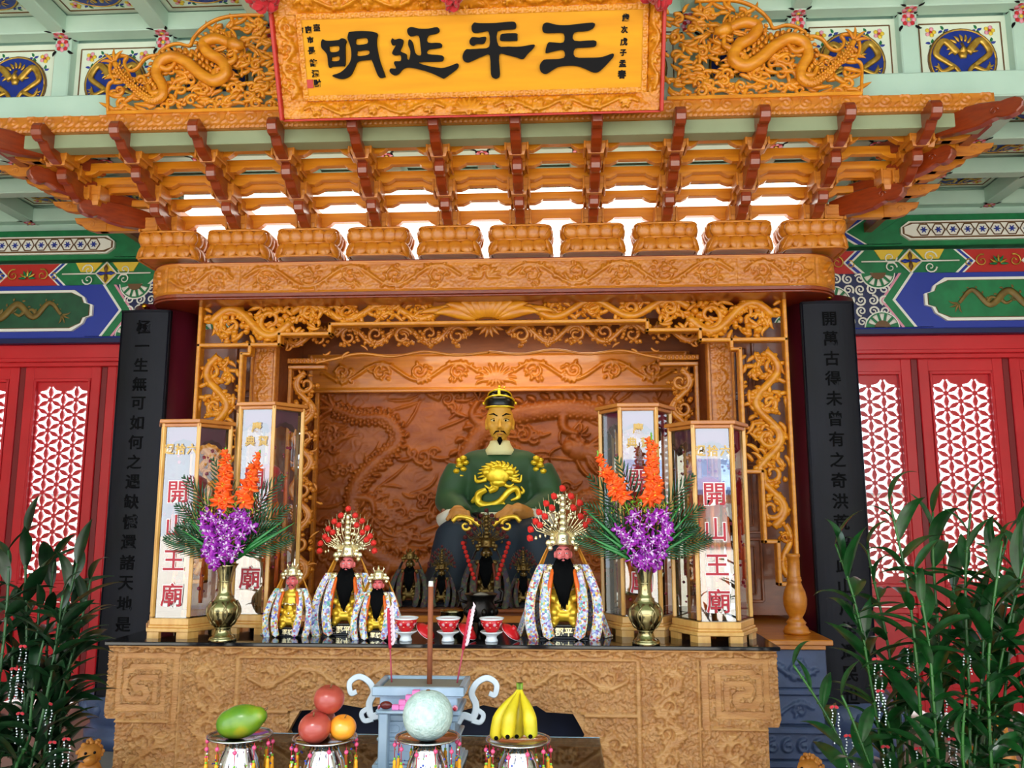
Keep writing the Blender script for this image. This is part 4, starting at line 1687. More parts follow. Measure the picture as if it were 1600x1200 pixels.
b = MB()
bar(b, -xo, zt, xo, zt)
bar(b, -xo, zt + .035, xo, zt + .035, .03, YS + .01, .12)
bar(b, -xi2, zb2, xi2, zb2)
for s in (-1, 1):
    bar(b, s * xo, zb0, s * xo, zt)
    bar(b, s * xo, zb0, s * xi1, zb0)
    bar(b, s * xi1, zb0, s * xi1, zb1)
    bar(b, s * xi1, zb1, s * xi2, zb1)
    bar(b, s * xi2, zb1, s * xi2, zb2)
put('valance_frame', b, WG, scr)
rr = random.Random(31)
zm = (zt + zb2) / 2
S = vine(.36, 1.5, zm, (zt - zb2) * .30, 4, .030, rr, 2.6, flip=-1)
S += vine(1.5, 2.12, (zt + zb0) / 2 + .0, (zt - zb0) * .30, 2, .034, rr, 4.0, flip=-1)
for k in range(110):   # filler leaves between stems
    x = rr.uniform(.4, 2.12)
    zl = zb2 if x < xi2 else (zb1 if x < xi1 else zb0)
    S.append(leafstroke(x, rr.uniform(zl + .04, zt - .04), rr.uniform(0, 6.3), rr.uniform(.08, .14), .019, rr.uniform(-1.3, 1.3)))


def clipv(S):
    out = []
    for p, r in S:
        p = p.copy()
        x = np.abs(p[:, 0])
        zl = np.where(x < xi2, zb2, np.where(x < xi1, zb1, zb0)) + .012
        p[:, 1] = np.clip(p[:, 1], zl, zt - .012)
        p[:, 0] = np.clip(p[:, 0], -xo + .02, xo - .02)
        out.append((p, r))
    return out


S = clipv(S)
for S_ in (S, mirror(S)):
    put('vine_tracery', strokes3d(MB(), S_, YS, 1.0, 7, .012, rr), WG, scr)
# central lotus
b = MB()
for row, (n, L, w_, y_, z_) in enumerate(((15, .44, .040, .0, zb2 + .02), (11, .30, .046, -.035, zb2 + .02))):
    for k in range(n):
        a = (k - (n - 1) / 2) / ((n - 1) / 2) * 1.22
        LL = min(L * (1 + .15 * abs(a)), (zt - .02 - z_) / max(.3, math.cos(a)))
        p, r = leafstroke(.05 * math.sin(a), z_, pi / 2 - a, LL, w_ * 1.15, -.35 * a)
        pts = np.stack([p[:, 0], np.full(len(p), YS + y_) - np.linspace(0, .05, len(p)), p[:, 1]], -1)
        b.tube(pts, r, 7, .6)
put('lotus_flower', b, WG, scr)
# jamb strips, stepped at the foot
xa, xb, xc = q(1142, 600)[0] + .0, q(1170, 790)[0], q(1192, 880)[0]
za_, zb_j, zc_ = q(1200, 737)[1], q(1200, 846)[1], q(1200, 912)[1]
xa, xb, xc = 1.86, 1.98, 2.07
for s in (-1, 1):
    b = MB()
    bar(b, s * xo, zc_, s * xo, zb0)
    bar(b, s * 1.80, zb0 - .05, s * 1.80, zb0)
    bar(b, s * xa, zb0 - .07, s * 1.80, zb0 - .07, .022)
    bar(b, s * xa, za_, s * xa, zb0 - .07)
    bar(b, s * xa, za_, s * xb, za_)
    bar(b, s * xb, za_, s * xb, zb_j)
    bar(b, s * xb, zb_j, s * xc, zb_j)
    bar(b, s * xc, zb_j, s * xc, zc_)
    bar(b, s * xc, zc_, s * xo, zc_)
    put('jamb_frame', b, WG, scr)
    rj = random.Random(50)
    xm = (xa + xo) / 2
    S = swap(vine(zb0 - .08, zb_j + .1, xm + .02, .085, 5, .030, rj, 3.2))
    S += swap(vine(zb_j + .12, zc_ + .05, (xc + xo) / 2, .035, 2, .024, rj, 2))
    for k in range(80):
        S.append(leafstroke(rj.uniform(xa + .04, xo - .04), rj.uniform(za_, zb0 - .08), rj.uniform(0, 6.3), rj.uniform(.09, .15), .019, rj.uniform(-1.3, 1.3)))
    out = []
    for p, r in S:
        p = p.copy()
        z = p[:, 1]
        lo = np.where(z > za_, xa, np.where(z > zb_j, xb, xc)) + .014
        p[:, 0] = np.clip(p[:, 0], lo, xo - .014)
        p[:, 1] = np.clip(z, zc_ + .014, zb0 - .02)
        out.append((p, r))
    if s < 0:
        out = mirror(out)
    put('vine_tracery', strokes3d(MB(), out, YS, 1.0, 7, .012, rj), WG, scr)
    # carved post and panelled pilaster behind
    xp0, xp1 = 1.66, 1.84
    C = Carve(min(s * xp0, s * xp1) + .02, max(s * xp0, s * xp1) - .02, 1.02, 2.98, .0065)
    C.draw(swap(vine(2.95, 1.05, s * (xp0 + xp1) / 2, .035, 16, .010, rj, 1.6)), .014)
    C.fine(.004, 120, 5)
    pb = C.mb(2.655)
    put('carved_post', pb, WO, scr)
    pb = MB().box((s * (xp0 + xp1) / 2, 2.70, 2.0), (xp1 - xp0, .08, 2.0), .004)
    for x in (xp0, xp1):
        pb.box((s * x, 2.67, 2.0), (.02, .09, 2.0), .005)
    put('post_core', pb, WO, scr)
    pp = MB().box((s * 2.0, 2.82, 2.0), (.62, .04, 2.2))
    for z0_, z1_ in ((2.55, 2.95), (2.05, 2.5), (1.5, 2.0), (1.0, 1.45)):
        for e_, t_ in ((.0, .02), (.05, .012)):
            for zz in (z0_ + e_, z1_ - e_):
                pp.box((s * 1.94, 2.79, zz), (.17 - 2 * e_, .03, t_), .004)
            for xx in (1.855 + e_, 2.025 - e_):
                pp.box((s * xx, 2.79, (z0_ + z1_) / 2), (t_, .03, z1_ - z0_ - 2 * e_), .004)
    put('panelled_pilaster', pp, WD, scr)
    # inner darker pierced strip with its capital
    xs0, xs1 = 1.33, 1.60
    zc1 = q(480, 575, 2.85)[1]
    b = MB()
    bar(b, s * xs1, 1.05, s * xs1, zc1, .03, 2.85, .06)
    bar(b, s * xs0, zc1, s * xs1, zc1, .03, 2.85, .09)
    bar(b, s * xs0, zc1 + .05, s * xs1, zc1 + .05, .04, 2.85, .10)
    for k in range(9):
        b.ball((s * (xs0 + .015 + k * .03), 2.80, zc1 + .05), 1, 6, sc=(.014, .014, .018))
    put('inner_jamb', b, WO, scr)
    S = swap(vine(zc1 - .03, 1.1, (xs0 + xs1) / 2 + .02, .075, 8, .025, rj, 2.2))
    for k in range(30):
        S.append(leafstroke(rj.uniform(xs0 + .03, xs1 - .03), rj.uniform(1.1, zc1 - .05), rj.uniform(0, 6.3), rj.uniform(.07, .11), .011, rj.uniform(-1.3, 1.3)))
    S = clip(S, xs0 - .02, xs1 - .01, 1.05, zc1 - .01)
    if s < 0:
        S = mirror(S)
    put('inner_vine_tracery', strokes3d(MB(), S, 2.86, 1.0, 7, .015, rj), WO, scr)
# second tracery hanging behind the valance
rr = random.Random(77)
za2, zb2_ = q(760, 500, 2.66)[1], q(760, 548, 2.66)[1]
S = vine(.14, 1.2, (za2 + zb2_) / 2 + .01, .07, 5, .021, rr, 2) + vine(1.22, 1.62, (za2 + zb2_) / 2 - .0, .06, 2, .021, rr, 2)
S.append((smooth_path([(0, zb2_ - .01), (.25, zb2_ - .03), (.5, zb2_ + .0), (.75, zb2_ - .035), (1.0, zb2_ - .01), (1.2, zb2_ - .05), (1.35, zb2_ - .08)], 8), np.full(49, .011)))
for k in range(30):
    S.append(leafstroke(rr.uniform(.1, 1.6), rr.uniform(zb2_, za2), rr.uniform(0, 6.3), rr.uniform(.07, .12), .012, rr.uniform(-1.3, 1.3)))
for a in (-1.3, -.9, -.45, 0):
    S.append(leafstroke(.01, za2 - .02, -pi / 2 - a, .12, .02, .3))
b = strokes3d(MB(), S + mirror(S), 2.66, .9, 7, .012, rr)
put('hanging_tracery', b, WO, scr)
put('screen_soffit', MB().box((0, 2.95, zt + .07), (4.5, .95, .04)), WD, scr)

# ================================================================ the niche with its dragon back panel
nich = thing('altar_niche', 'red-brown wooden niche with a carved coiling dragon back panel behind the seated statue', 'niche', (0, 3.45, .9))
YB = 3.5
C = Carve(-1.78, 1.78, 1.0, 2.69, .0085)
cl_ = []
pb_ = lambda L: [(P(x, y, YB).x, P(x, y, YB).z) for x, y in L]
bodyp = pb_([(525, 640), (560, 652), (605, 655), (622, 690), (585, 725), (556, 760), (552, 810), (580, 860), (640, 885), (700, 860), (722, 790), (728, 720), (765, 665), (830, 645), (900, 640), (965, 655), (1000, 690), (965, 720), (915, 705)])
bw = .085
C.draw(dragon(bodyp, bw, random.Random(6)), .055)
body3 = smooth_path(pb_([(1010, 740), (960, 765), (900, 790), (880, 850), (930, 905), (1010, 900)]), 14)
C.draw([(body3, np.full(len(body3), .075))], .05)
for bp_ in (smooth_path(bodyp, 14), body3):
    tg = np.gradient(bp_, axis=0)
    sl = np.cumsum(np.linalg.norm(tg, axis=1))
    n = int(sl[-1] / .032)
    for i in range(n):
        s_ = i * .032
        x = np.interp(s_, sl, bp_[:, 0]); z = np.interp(s_, sl, bp_[:, 1])
        tx = np.interp(s_, sl, tg[:, 0]); tz = np.interp(s_, sl, tg[:, 1])
        l_ = math.hypot(tx, tz)
        nx_, nz_ = -tz / l_, tx / l_
        for c in (-2, -1, 0, 1, 2):
            o_ = c * .030 + (i % 2) * .015 - .007
            C.draw([(np.array([(x + nx_ * o_, z + nz_ * o_), (x + nx_ * o_ + .001, z + nz_ * o_)]), np.array([.017, .017]))], .055 - abs(o_) * .22 + .006)
rc = random.Random(9)
for k in range(95):
    x, z = rc.uniform(-1.7, 1.7), rc.uniform(1.05, 2.62)
    if min(np.linalg.norm(smooth_path(bodyp, 4) - np.array((x, z)), axis=1)) > .13:
        C.draw(cloud(x, z, rc.uniform(.09, .16), rc), .03, prof=.7)
for k in range(110):
    x, z = rc.uniform(-1.7, 1.7), rc.uniform(1.05, 2.62)
    C.draw([leafstroke(x, z, rc.uniform(-.5, 1.2), rc.uniform(.2, .4), .014, rc.uniform(-1, 1), 14)], .02)
C.fine(.003, 30, 4)
g = C.mb(YB)
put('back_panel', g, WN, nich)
C = Carve(-1.62, 1.62, q(760, 608, 3.42)[1], q(760, 556, 3.42)[1] + .02, .008)
S = vine(.16, 1.5, (C.z0 + C.z1) / 2, .075, 4, .017, rc, 1.2)
for a in np.linspace(0, 1.45, 6):
    S.append(leafstroke(.02 * math.sin(a), C.z0 + .07, pi / 2 - a, .17, .018, -.4 * a))
    S.append(leafstroke(.02 * math.sin(a), C.z0 + .12, -pi / 2 + a, .12, .014, .4 * a))
C.draw(S + mirror(S), .03)
C.edge(.014, .018)
g = C.mb(3.42)
g.box((0, 3.47, (C.z0 + C.z1) / 2), (3.3, .06, C.z1 - C.z0 + .02))
g.box((0, 3.43, C.z0 - .012), (3.3, .09, .025), .006)
put('carved_lintel', g, WO, nich)
put('upper_board', MB().box((0, 3.5, 3.12), (3.6, .04, .4)), WD, nich)
for s in (-1, 1):
    put('side_wall', MB().box((s * 1.74, 3.2, 1.95), (.05, .68, 2.5)), WD, nich)
    b = MB()
    b.box((s * 1.55, 3.44, 1.85), (.035, .06, 1.75), .006)
    put('panel_frame', b, WO, nich)

# lamp inside: one warm area light over the statue
lamp('niche_lamp', 'AREA', (0.1, 2.86, 3.05), (math.radians(18), 0, 0), 4.5, (1.0, .82, .58), 1.6, .12)

# ================================================================ the carved altar table
ZT = 1.105
tab = thing('altar_table', 'wide tan altar table with densely carved front, scroll ears and black glossy top', 'table', (0, .3, 0))
zq = lambda py: PZ(700, py, 0)
XT = 1.402
ze, zp, za = zq(1130), zq(1028), zq(1113)
xe1, xl, xp0, xp1, xo_ = 1.09, 1.36, .84, 1.08, .60
arch = [(-xo_, 0.02), (-xo_, za - .12), (-xo_ - .02, za - .09), (-xo_ + .0, za - .05), (-xo_ + .03, za), (-.46, za + .005), (-.42, za + .03), (-.3, za + .012), (-.2, za + .03), (-.12, za + .01), (0, za + .025)]
arch = arch + [(-x, z) for x, z in arch[:-1]][::-1]
outl_t = [(-xl, 0.02)] + arch + [(xl, .02), (xl, ze - .0), (XT, ze + .0), (XT + .012, ze + .03), (XT, ZT - .04), (XT - .01, ZT - .016), (-XT + .01, ZT - .016), (-XT, ZT - .04), (-XT - .012, ze + .03), (-XT, ze), (-xl, ze)]
outl_t = [(-xl, .02), (-xo_, .02)] + arch[1:-1] + [(xo_, .02)] + outl_t[len(arch) + 1:]
body_t = plate(outl_t, [], .0, .05)
put('front_frame', body_t, WT, tab)
C = Carve(-XT - .004, XT + .004, .03, ZT - .018, .005)
X, Z = np.meshgrid(C.X, C.Z, indexing='ij')
ax = np.abs(X)
rt_ = random.Random(15)
S = []
half = vine(.12, .80, (za + zp) / 2 + .03, .035, 4, .010, rt_, 2.2)
S += half + mirror(half)
h2 = vine(.05, 1.38, (zp + ZT) / 2 - .005, .012, 12, .006, rt_, 1.5)
S += h2 + mirror(h2)
for z0, z1, xm in ((.08, zp - .03, (xp0 + xp1) / 2),):
    v_ = swap(vine(z0, z1, xm, .05, 9, .011, rt_, 2.4))
    S += v_ + mirror(v_)
for x0, x1, z0, z1 in ((xe1 + .03, xl - .02, .08, ze - .03), (xo_ + .06, xp0 - .03, .06, za - .06)):
    v_ = swap(vine(z0, z1, (x0 + x1) / 2, (x1 - x0) * .27, 6, .012, rt_, 2.6))
    S += v_ + mirror(v_)
C.draw(S, .020, prof=.4)
C.fine(.012, 170, 7)


def groove(pts, w=.006, d=-.020):
    for sx in (1, -1):
        for (x0, z0), (x1, z1) in zip(pts, pts[1:]):
            n = max(2, int(math.hypot(x1 - x0, z1 - z0) / .003))
            for t in np.linspace(0, 1, n):
                x, z = sx * (x0 + (x1 - x0) * t), z0 + (z1 - z0) * t
                i, j = int((x - C.x0) / (C.X[1] - C.X[0])), int((z - C.z0) / (C.Z[1] - C.Z[0]))
                C.H[max(0, i - 1):i + 3, max(0, j - 1):j + 3] = d


def ridge(x0, x1, z0, z1, h=.022):
    mk = (ax >= x0) & (ax <= x1) & (Z >= z0) & (Z <= z1)
    C.H = np.where(mk, h, C.H)


# plain mouldings between the panels
for a, b_, c_, d_ in ((0, xp0, zp - .006, zp + .006), (xp0 - .012, xp0, .03, zp), (xp1, xp1 + .010, .03, zp), (xp0 + .0, xp0 + .008, .03, zp), (xo_, xp0, za - .008, za + .004), (0, XT, ZT - .026, ZT)):
    ridge(a, b_, c_, d_)
ridge(xe1, xl, ze - .014, ze - .004)
cxe, cze = (xe1 + XT) / 2 + .005, (ze + zp) / 2 + .0
for e in (0.0, .004):
    sp = [(xe1 + .02 + e, ze + .0), (xe1 + .02 + e, zp - .002), (XT - .045, zp - .002), (XT - .045, ze + .045 + e), (xe1 + .075, ze + .045 + e), (xe1 + .075, zp - .045), (XT - .105, zp - .045), (XT - .095, zp - .06)]
    groove(sp)
    sp = [(cxe - .055, cze - .05), (cxe - .055, cze + .04), (cxe + .02, cze + .04), (cxe + .045, cze + .02), (cxe + .03, cze - .005), (cxe, cze), (cxe - .02, cze - .02), (cxe - .01, cze - .045), (cxe + .06, cze - .045), (cxe + .075, cze - .02), (cxe + .075, cze + .065)]
    groove(sp)
za_line = np.interp(X, [p[0] for p in arch[4:-4]], [p[1] for p in arch[4:-4]])
mask = ~((ax < xo_ + .012) & (Z < np.where(ax < xo_ - .03, za_line + .004, za - .0)))
mask &= ~((ax > xl - .004) & (Z < ze + .002))
put('carved_front', C.mb(-.002, mask), WT, tab)
b = MB()
for s in (-1, 1):
    b.box((s * (xl - .03), .33, .43), (.05, .55, .80), .004)
    b.box((s * (XT - .03), .33, .93), (.05, .58, .30), .006)
    put('side_panel', b, WT, tab)
    b = MB()
put('inner_panel', MB().box((0, .35, .55), (2.6, .02, 1.05)), mat('navy_cloth', '#0b1226', '#111b38', rough=.8), tab)
b = MB().box((0, .32, ZT - .008), (2 * XT + .03, .70, .016), .003)
put('table_top', b, BLACK, tab)

# ================================================================ the stone altar behind
sa = thing('stone_altar', 'blue-grey carved stone altar base with a brown wooden shelf board on top', 'altar', (0, 2.6, 0))
b = MB()
YA = 1.9
for z0, z1, w_, yo in ((0, .10, 2.26, -.06), (.10, .14, 2.24, -.04), (.14, .30, 2.20, 0), (.30, .34, 2.24, -.04), (.34, .52, 2.17, .03), (.52, .56, 2.2, 0), (.56, .80, 2.19, .01)):
    b.box((0, (YA + yo + 3.45) / 2, (z0 + z1) / 2), (2 * w_, 3.45 - YA - yo, z1 - z0), .008)
put('stone_body', b, STONE, sa)
C = Carve(1.2, 2.16, .57, .79, .008)
C.draw(vine(1.25, 2.12, .68, .05, 4, .016, rt_, 2), .02)
g = C.mb(YA + .008)
C2 = Carve(1.2, 2.16, .15, .29, .008)
for k in range(10):
    C2.draw([spiral(1.26 + k * .095, .22, .042, 1.5, 1.2, 1, .013)], .02)
g.merge(C2.mb(YA - .002))
C3 = Carve(1.2, 2.14, .36, .51, .008)
C3.draw(vine(1.25, 2.1, .435, .035, 5, .012, rt_, 2), .016)
g.merge(C3.mb(YA + .028))
put('stone_carving', g, STONE, sa)
b = MB().box((0, 2.65, .845), (4.44, 1.6, .035), .006)
b.box((0, 2.65, .815), (4.36, 1.55, .03), .004)
put('shelf_board', b, WO, sa)
sh = thing('shrine_step', 'dark wooden step behind the cups that carries the small dim figures', 'shelf', (0, 2.4, .8625))
b = MB().box((0, 2.55, .93), (3.2, .94, .135), .006)
b.box((0, 2.53, 1.005), (3.24, 1.0, .02), .004)
put('step_body', b, WD, sh)
b = MB().box((-.0, 2.072, .93), (3.1, .012, .08), .003)
put('front_panel', b, WO, sh)

# turned wooden vase at the end of the shelf
c0 = P(1245, 992, 2.12)
tv = thing('turned_vase', 'turned orange wooden baluster vase at the end of the stone altar shelf', 'vase', (c0.x, 2.12, .8625))
u = .00435
prof = [(18, 0), (19, 3), (17, 10), (13, 14), (15, 17), (12, 20), (9.5, 24), (14, 32), (17, 42), (17.5, 52), (15.5, 62), (12, 70), (10, 76), (11.5, 79), (9.5, 83), (8.5, 100), (9, 112), (10.5, 114), (10.5, 118)]
put('body', MB().lathe([(r * u, z * u) for r, z in prof], (c0.x, 2.12, .8625), 28), WO, tv)
put('neck_ring', MB().lathe([(9.6 * u, 81 * u), (11 * u, 82.5 * u), (9.6 * u, 84 * u)], (c0.x, 2.12, .8625), 28, cap=False), WO, tv)
put('foot_ring', MB().lathe([(18 * u, 1 * u), (20 * u, 3 * u), (18.5 * u, 5 * u)], (c0.x, 2.12, .8625), 28, cap=False), WO, tv)

# ================================================================ the offering table in front
ZO = .81
ot = thing('offering_table', 'dark glossy offering table with a glass sheet, holding the fruit and the censer', 'table', (.01, -.9, 0))
GT = mat('dark_polished_wood', '#23120c', '#321a10', rough=.08, scale=4, stretch=(1, 5, 1), spec=.6)
put('table_top', MB().box((.014, -.9, ZO - .025), (1.28, 1.2, .035), .004), GT, ot)
gl = MB().box((.014, -.9, ZO - .003), (1.30, 1.22, .008), .001)
put('glass_sheet', gl, GLASS, ot)
put('glass_edge_reflection', MB().box((.014, -.292, ZO - .003), (1.30, .006, .010)), mat('glass_edge_reflection', '#8fc0dc', rough=.05, spec=1), ot)  # light-blue reflection along the glass edge, painted as an opaque strip
for sx in (-1, 1):
    for y in (-.36, -1.44):
        put('leg', MB().box((.014 + sx * .58, y, (ZO - .04) / 2), (.07, .07, ZO - .04), .008), GT, ot)
put('apron', MB().box((.014, -.37, ZO - .10), (1.1, .03, .12), .004), GT, ot)

# ================================================================ hexagonal glass lantern cases
MAR = mat('maroon_velvet', '#5a0f38', '#6b1545', rough=.7, sheen=.3)
LRED = mat('letter_red', '#b0142a', rough=.5)
LWHITE = mat('letter_white_edge', '#fbf3ee', rough=.5)
LGOLD = mat('letter_gold', '#caa04a', rough=.4)


def mirror_pane_mat(name, k):
    m = bpy.data.materials.new(name)
    m.use_nodes = True
    nt = m.node_tree
    nt.nodes.clear()
    out = nt.nodes.new('ShaderNodeOutputMaterial')
    mx = nt.nodes.new('ShaderNodeMixShader')
    tr = nt.nodes.new('ShaderNodeBsdfTransparent')
    gl = nt.nodes.new('ShaderNodeBsdfGlossy')
    gl.inputs['Roughness'].default_value = 0.015
    mx.inputs[0].default_value = k
    nt.links.new(tr.outputs[0], mx.inputs[1])
    nt.links.new(gl.outputs[0], mx.inputs[2])
    nt.links.new(mx.outputs[0], out.inputs[0])
    return m


FILM = mirror_pane_mat('half_mirror_film', .25)
FILM2 = mirror_pane_mat('thin_mirror_film', .16)
SH = .172


def case(x, y, h, rot, label, chars, top, front):
    t = thing('lantern_case', label, 'glass case', (x, y, ZT), 'hexagonal glass cases on the altar table')
    t.rotation_euler = (0, 0, 0)
    V = lambda r, k: (r * math.cos(k * pi / 3 + rot), r * math.sin(k * pi / 3 + rot))
    hexa = lambda r: [V(r, k) for k in range(6)]

    def pt(name, mb, m_, **kk):
        return put(name, mb, m_, t, local=True, **kk)
    b = MB()
    for z0, z1, r in ((.028, .045, SH + .020), (.045, .056, SH + .012), (.056, .085, SH + .006)):
        b.prism(hexa(r), z0, z1, 'xy', bev=.003)
    for k in range(6):
        a0, a1 = np.array(V(SH + .014, k)), np.array(V(SH + .014, k + 1))
        for f0, f1 in ((0, .28), (.72, 1)):
            p0, p1 = a0 + (a1 - a0) * f0, a0 + (a1 - a0) * f1
            b.prism([tuple(p0), tuple(p1), tuple(p1 * .9), tuple(p0 * .9)], 0, .03, 'xy')
    pt('plinth', b, WC)
    b = MB()
    for k in range(6):
        vx, vy = V(SH - .006, k)
        b.box((vx, vy, (h + .06) / 2 + .01), (.017, .017, h - .10), .003, M=Matrix.Rotation(k * pi / 3 + rot, 3, 'Z'))
    pt('corner_post', b, WC)
    b = MB()
    for z0, z1, r in ((h - .034, h - .018, SH + .004), (h - .018, h, SH + .018)):
        b.prism(hexa(r), z0, z1, 'xy', bev=.003)
    pt('cap', b, mat('case_cap_wood', '#a8601f', '#c0782c', rough=.35, scale=9, coat=.3))
    for k in range(6):
        a0, a1 = np.array(V(SH - .010, k)), np.array(V(SH - .010, k + 1))
        z0, z1 = .085, h - .034
        d = (a1 - a0)
        p0, p1 = a0 + d * .06, a1 - d * .06
        nrm = np.array([d[1], -d[0]]) / np.linalg.norm(d)
        fc = (a0 + a1) / 2
        isfront = k == front
        pb = MB().add([(p0[0], p0[1], z0), (p1[0], p1[1], z0), (p1[0], p1[1], z1), (p0[0], p0[1], z1)], [(0, 1, 2, 3)])
        pt('glass_pane', pb, FILM if isfront else GLASS)
    # lettering on the front pane
    k = front
    a0, a1 = np.array(V(SH - .008, k)), np.array(V(SH - .008, k + 1))
    fc = (a0 + a1) / 2
    ang = math.atan2(fc[1], fc[0]) + pi / 2
    off = fc / np.linalg.norm(fc)

    def letter(ch, u, z, size, col, k2=.011):
        for c_, m_, o_ in ((k2, LWHITE, .0015), (.0018, col, .003)):
            mb = text_mb(ch, size, .001, c_ if c_ != .0018 else .0012, 2)
            M = Matrix.Translation((fc[0] + off[0] * o_, fc[1] + off[1] * o_, z)) @ Matrix.Rotation(ang, 4, 'Z') @ Matrix.Translation((u, 0, 0))
            pt('character', MB().merge(mb, M), m_)
    for i, ch in enumerate(chars):
        letter(ch, 0, h * .66 - i * .150, .105, LRED, .0042)
    for ch, u, dz, sz in top:
        letter(ch, u, h * .86 + dz, sz, LGOLD, .0016)
    # inside: velvet swag, mirror floor, hanging lantern with orange tassels
    b = MB()
    for k in range(6):
        a0, a1 = np.array(V(SH - .03, k)), np.array(V(SH - .03, k + 1))
        n = 9
        Vv = []
        for i in range(n):
            f = i / (n - 1)
            q_ = a0 + (a1 - a0) * f
            dp = .05 + .035 * (1 - math.sin(pi * f)) + .006 * (i % 2)
            Vv.append([(q_[0], q_[1], h - .036), (q_[0] * .99, q_[1] * .99, h - .036 - dp)])
        b.grid(np.array(Vv))
    pt('velvet_swag', b, MAR)
    pt('case_floor', MB().prism(hexa(SH - .02), .086, .09, 'xy'), BLACK)
    lc = h * .60
    b = MB()
    b.lathe([(.02, lc + .14), (.055, lc + .12), (.06, lc + .10), (.045, lc + .07), (.05, lc - .02), (.045, lc - .04), (.02, lc - .05)], (0, 0, 0), 12)
    b.tube([(0, 0, lc + .14), (0, 0, h - .036)], .003, 5)
    pt('hanging_lantern', b, REDC)
    b = MB()
    for k in range(6):
        a = k * pi / 3 + rot + .5
        r = .085
        zt_ = lc + .08 - (k % 2) * .12
        b.tube([(r * .6 * math.cos(a), r * .6 * math.sin(a), lc + .11), (r * math.cos(a), r * math.sin(a), zt_)], .0018, 4)
        b.lathe([(.003, zt_), (.008, zt_ - .008), (.006, zt_ - .016), (.0085, zt_ - .03), (.0105, zt_ - .17), (.009, zt_ - .2)], (r * math.cos(a), r * math.sin(a), 0), 8)
        z2 = zt_ - .24
        b.lathe([(.003, z2), (.008, z2 - .008), (.006, z2 - .016), (.0085, z2 - .03), (.0105, z2 - .13), (.009, max(.1, z2 - .16))], (r * .8 * math.cos(a + .4), r * .8 * math.sin(a + .4), 0), 8)
    pt('orange_tassel', b, ORANGE)
    b = MB()
    rc_ = random.Random(int(x * 100) + 5)
    for k in range(60):
        a = rc_.uniform(0, 6.28)
        r = rc_.uniform(.06, .13)
        b.ball((r * math.cos(a), r * math.sin(a), rc_.uniform(.15, h - .12)), rc_.uniform(.005, .010), 6)
    o = pt('glass_bead', b, mat('garnet_bead', '#8a1230', '#d05068', rough=.15, scale=30))
    o['kind'] = 'stuff'
    return t


def hgt(px_, ptop, Y):
    return PZ(px_, ptop, Y) - ZT


TOPS = [('週', -.055, 0, .05), ('拾', 0, 0, .05), ('六', .055, 0, .05)]
TOP2 = [('慶', .0, .03, .05), ('典', -.03, -.035, .05), ('賀', .035, -.035, .05)]
case(PX(1109, 830, .22), .22, hgt(1109, 657, .07), 0, 'glass case with red characters at the screen\'s turned-vase end, in front of its taller twin', '開山王廟', TOPS, 4)
case(PX(996, 830, .38), .38, hgt(996, 630, .23), 0, 'taller glass case behind the flower vase whose second gladiolus stands upright', '開山王廟', TOP2, 4)
case(PX(299, 830, .22), .22, hgt(299, 655, .07), -.06, 'glass case with red characters at the table corner farthest from the turned vase', '開山王廟', TOPS, 4)
case(PX(415, 830, .37), .37, hgt(415, 628, .22), -.10, 'taller glass case behind the smallest golden-robed figurine and the mango-side vase', '開山王廟', TOP2, 4)
for o, l in zip([o for o in COL.objects if o.name.startswith('lantern_case')],
                ('front glass case with red characters, nearest the turned wooden vase', 'taller glass case between the largest bearded figurine and the front case by the turned vase',
                 'front glass case at the table end farthest from the turned wooden vase', 'taller glass case just beside the small beardless figurine')):
    o['label'] = l

# ================================================================ brass vases with flowers
PURPLE = mat('purple_orchid_petal', '#82129a', '#c238c4', rough=.5, scale=60)
PURPW = mat('pale_orchid_petal', '#d9a4e2', '#fbf0fb', rough=.5, scale=60)
GLAD = mat('orange_gladiolus_petal', '#f24a10', '#ff7426', rough=.5, scale=40)
YELB = mat('yellow_bud', '#e2c93c', rough=.5)
PALM = mat('dark_palm_leaf', '#0e3a1a', '#175228', rough=.3, scale=10)


def ell(b, c, d, sc, mi=0, n=6, roll=0):
    M = Vector(d).normalized().to_track_quat('Z', 'Y').to_matrix().to_4x4() @ Matrix.Rotation(roll, 4, 'Z')
    return b.ball(c, 1, n, sc=sc, M=M, mi=mi)


def orchid_mesh():
    b = MB()
    for k in range(5):
        a = k * 2 * pi / 5 + pi / 2
        dx, dz = math.cos(a), math.sin(a)
        w = .0095 if k in (1, 4) else .0065
        ell(b, (dx * .013, -.002 + .003 * (k % 2), dz * .013), (dx, -.25, dz), (w * 1.45, .0024, .014), 0, 6, math.atan2(0, 1))
        ell(b, (dx * .007, -.004, dz * .007), (dx, -.35, dz), (w * .8, .0022, .007), 1, 6)
    ell(b, (0, -.009, -.004), (0, -1, -.7), (.004, .003, .008), 0, 6)
    m_ = b.mesh('orchid_bloom')
    for x in (PURPLE, PURPW):
        m_.materials.append(x)
    return m_


ORM = orchid_mesh()


def glad_mesh(seed):
    rr = random.Random(seed)
    b = MB()
    for k in range(6):
        a = k * pi / 3 + rr.uniform(-.2, .2)
        d = (math.cos(a), -.55, math.sin(a))
        ell(b, (d[0] * .013, -.008, d[2] * .013), d, (.014, .004, .018), 0, 6, rr.uniform(-.3, .3))
    ell(b, (0, -.012, 0), (0, -1, 0), (.003, .003, .014), 1, 5)
    m_ = b.mesh('gladiolus_bloom')
    for x in (GLAD, YELB):
        m_.materials.append(x)
    return m_


GLM = [glad_mesh(k) for k in range(3)]


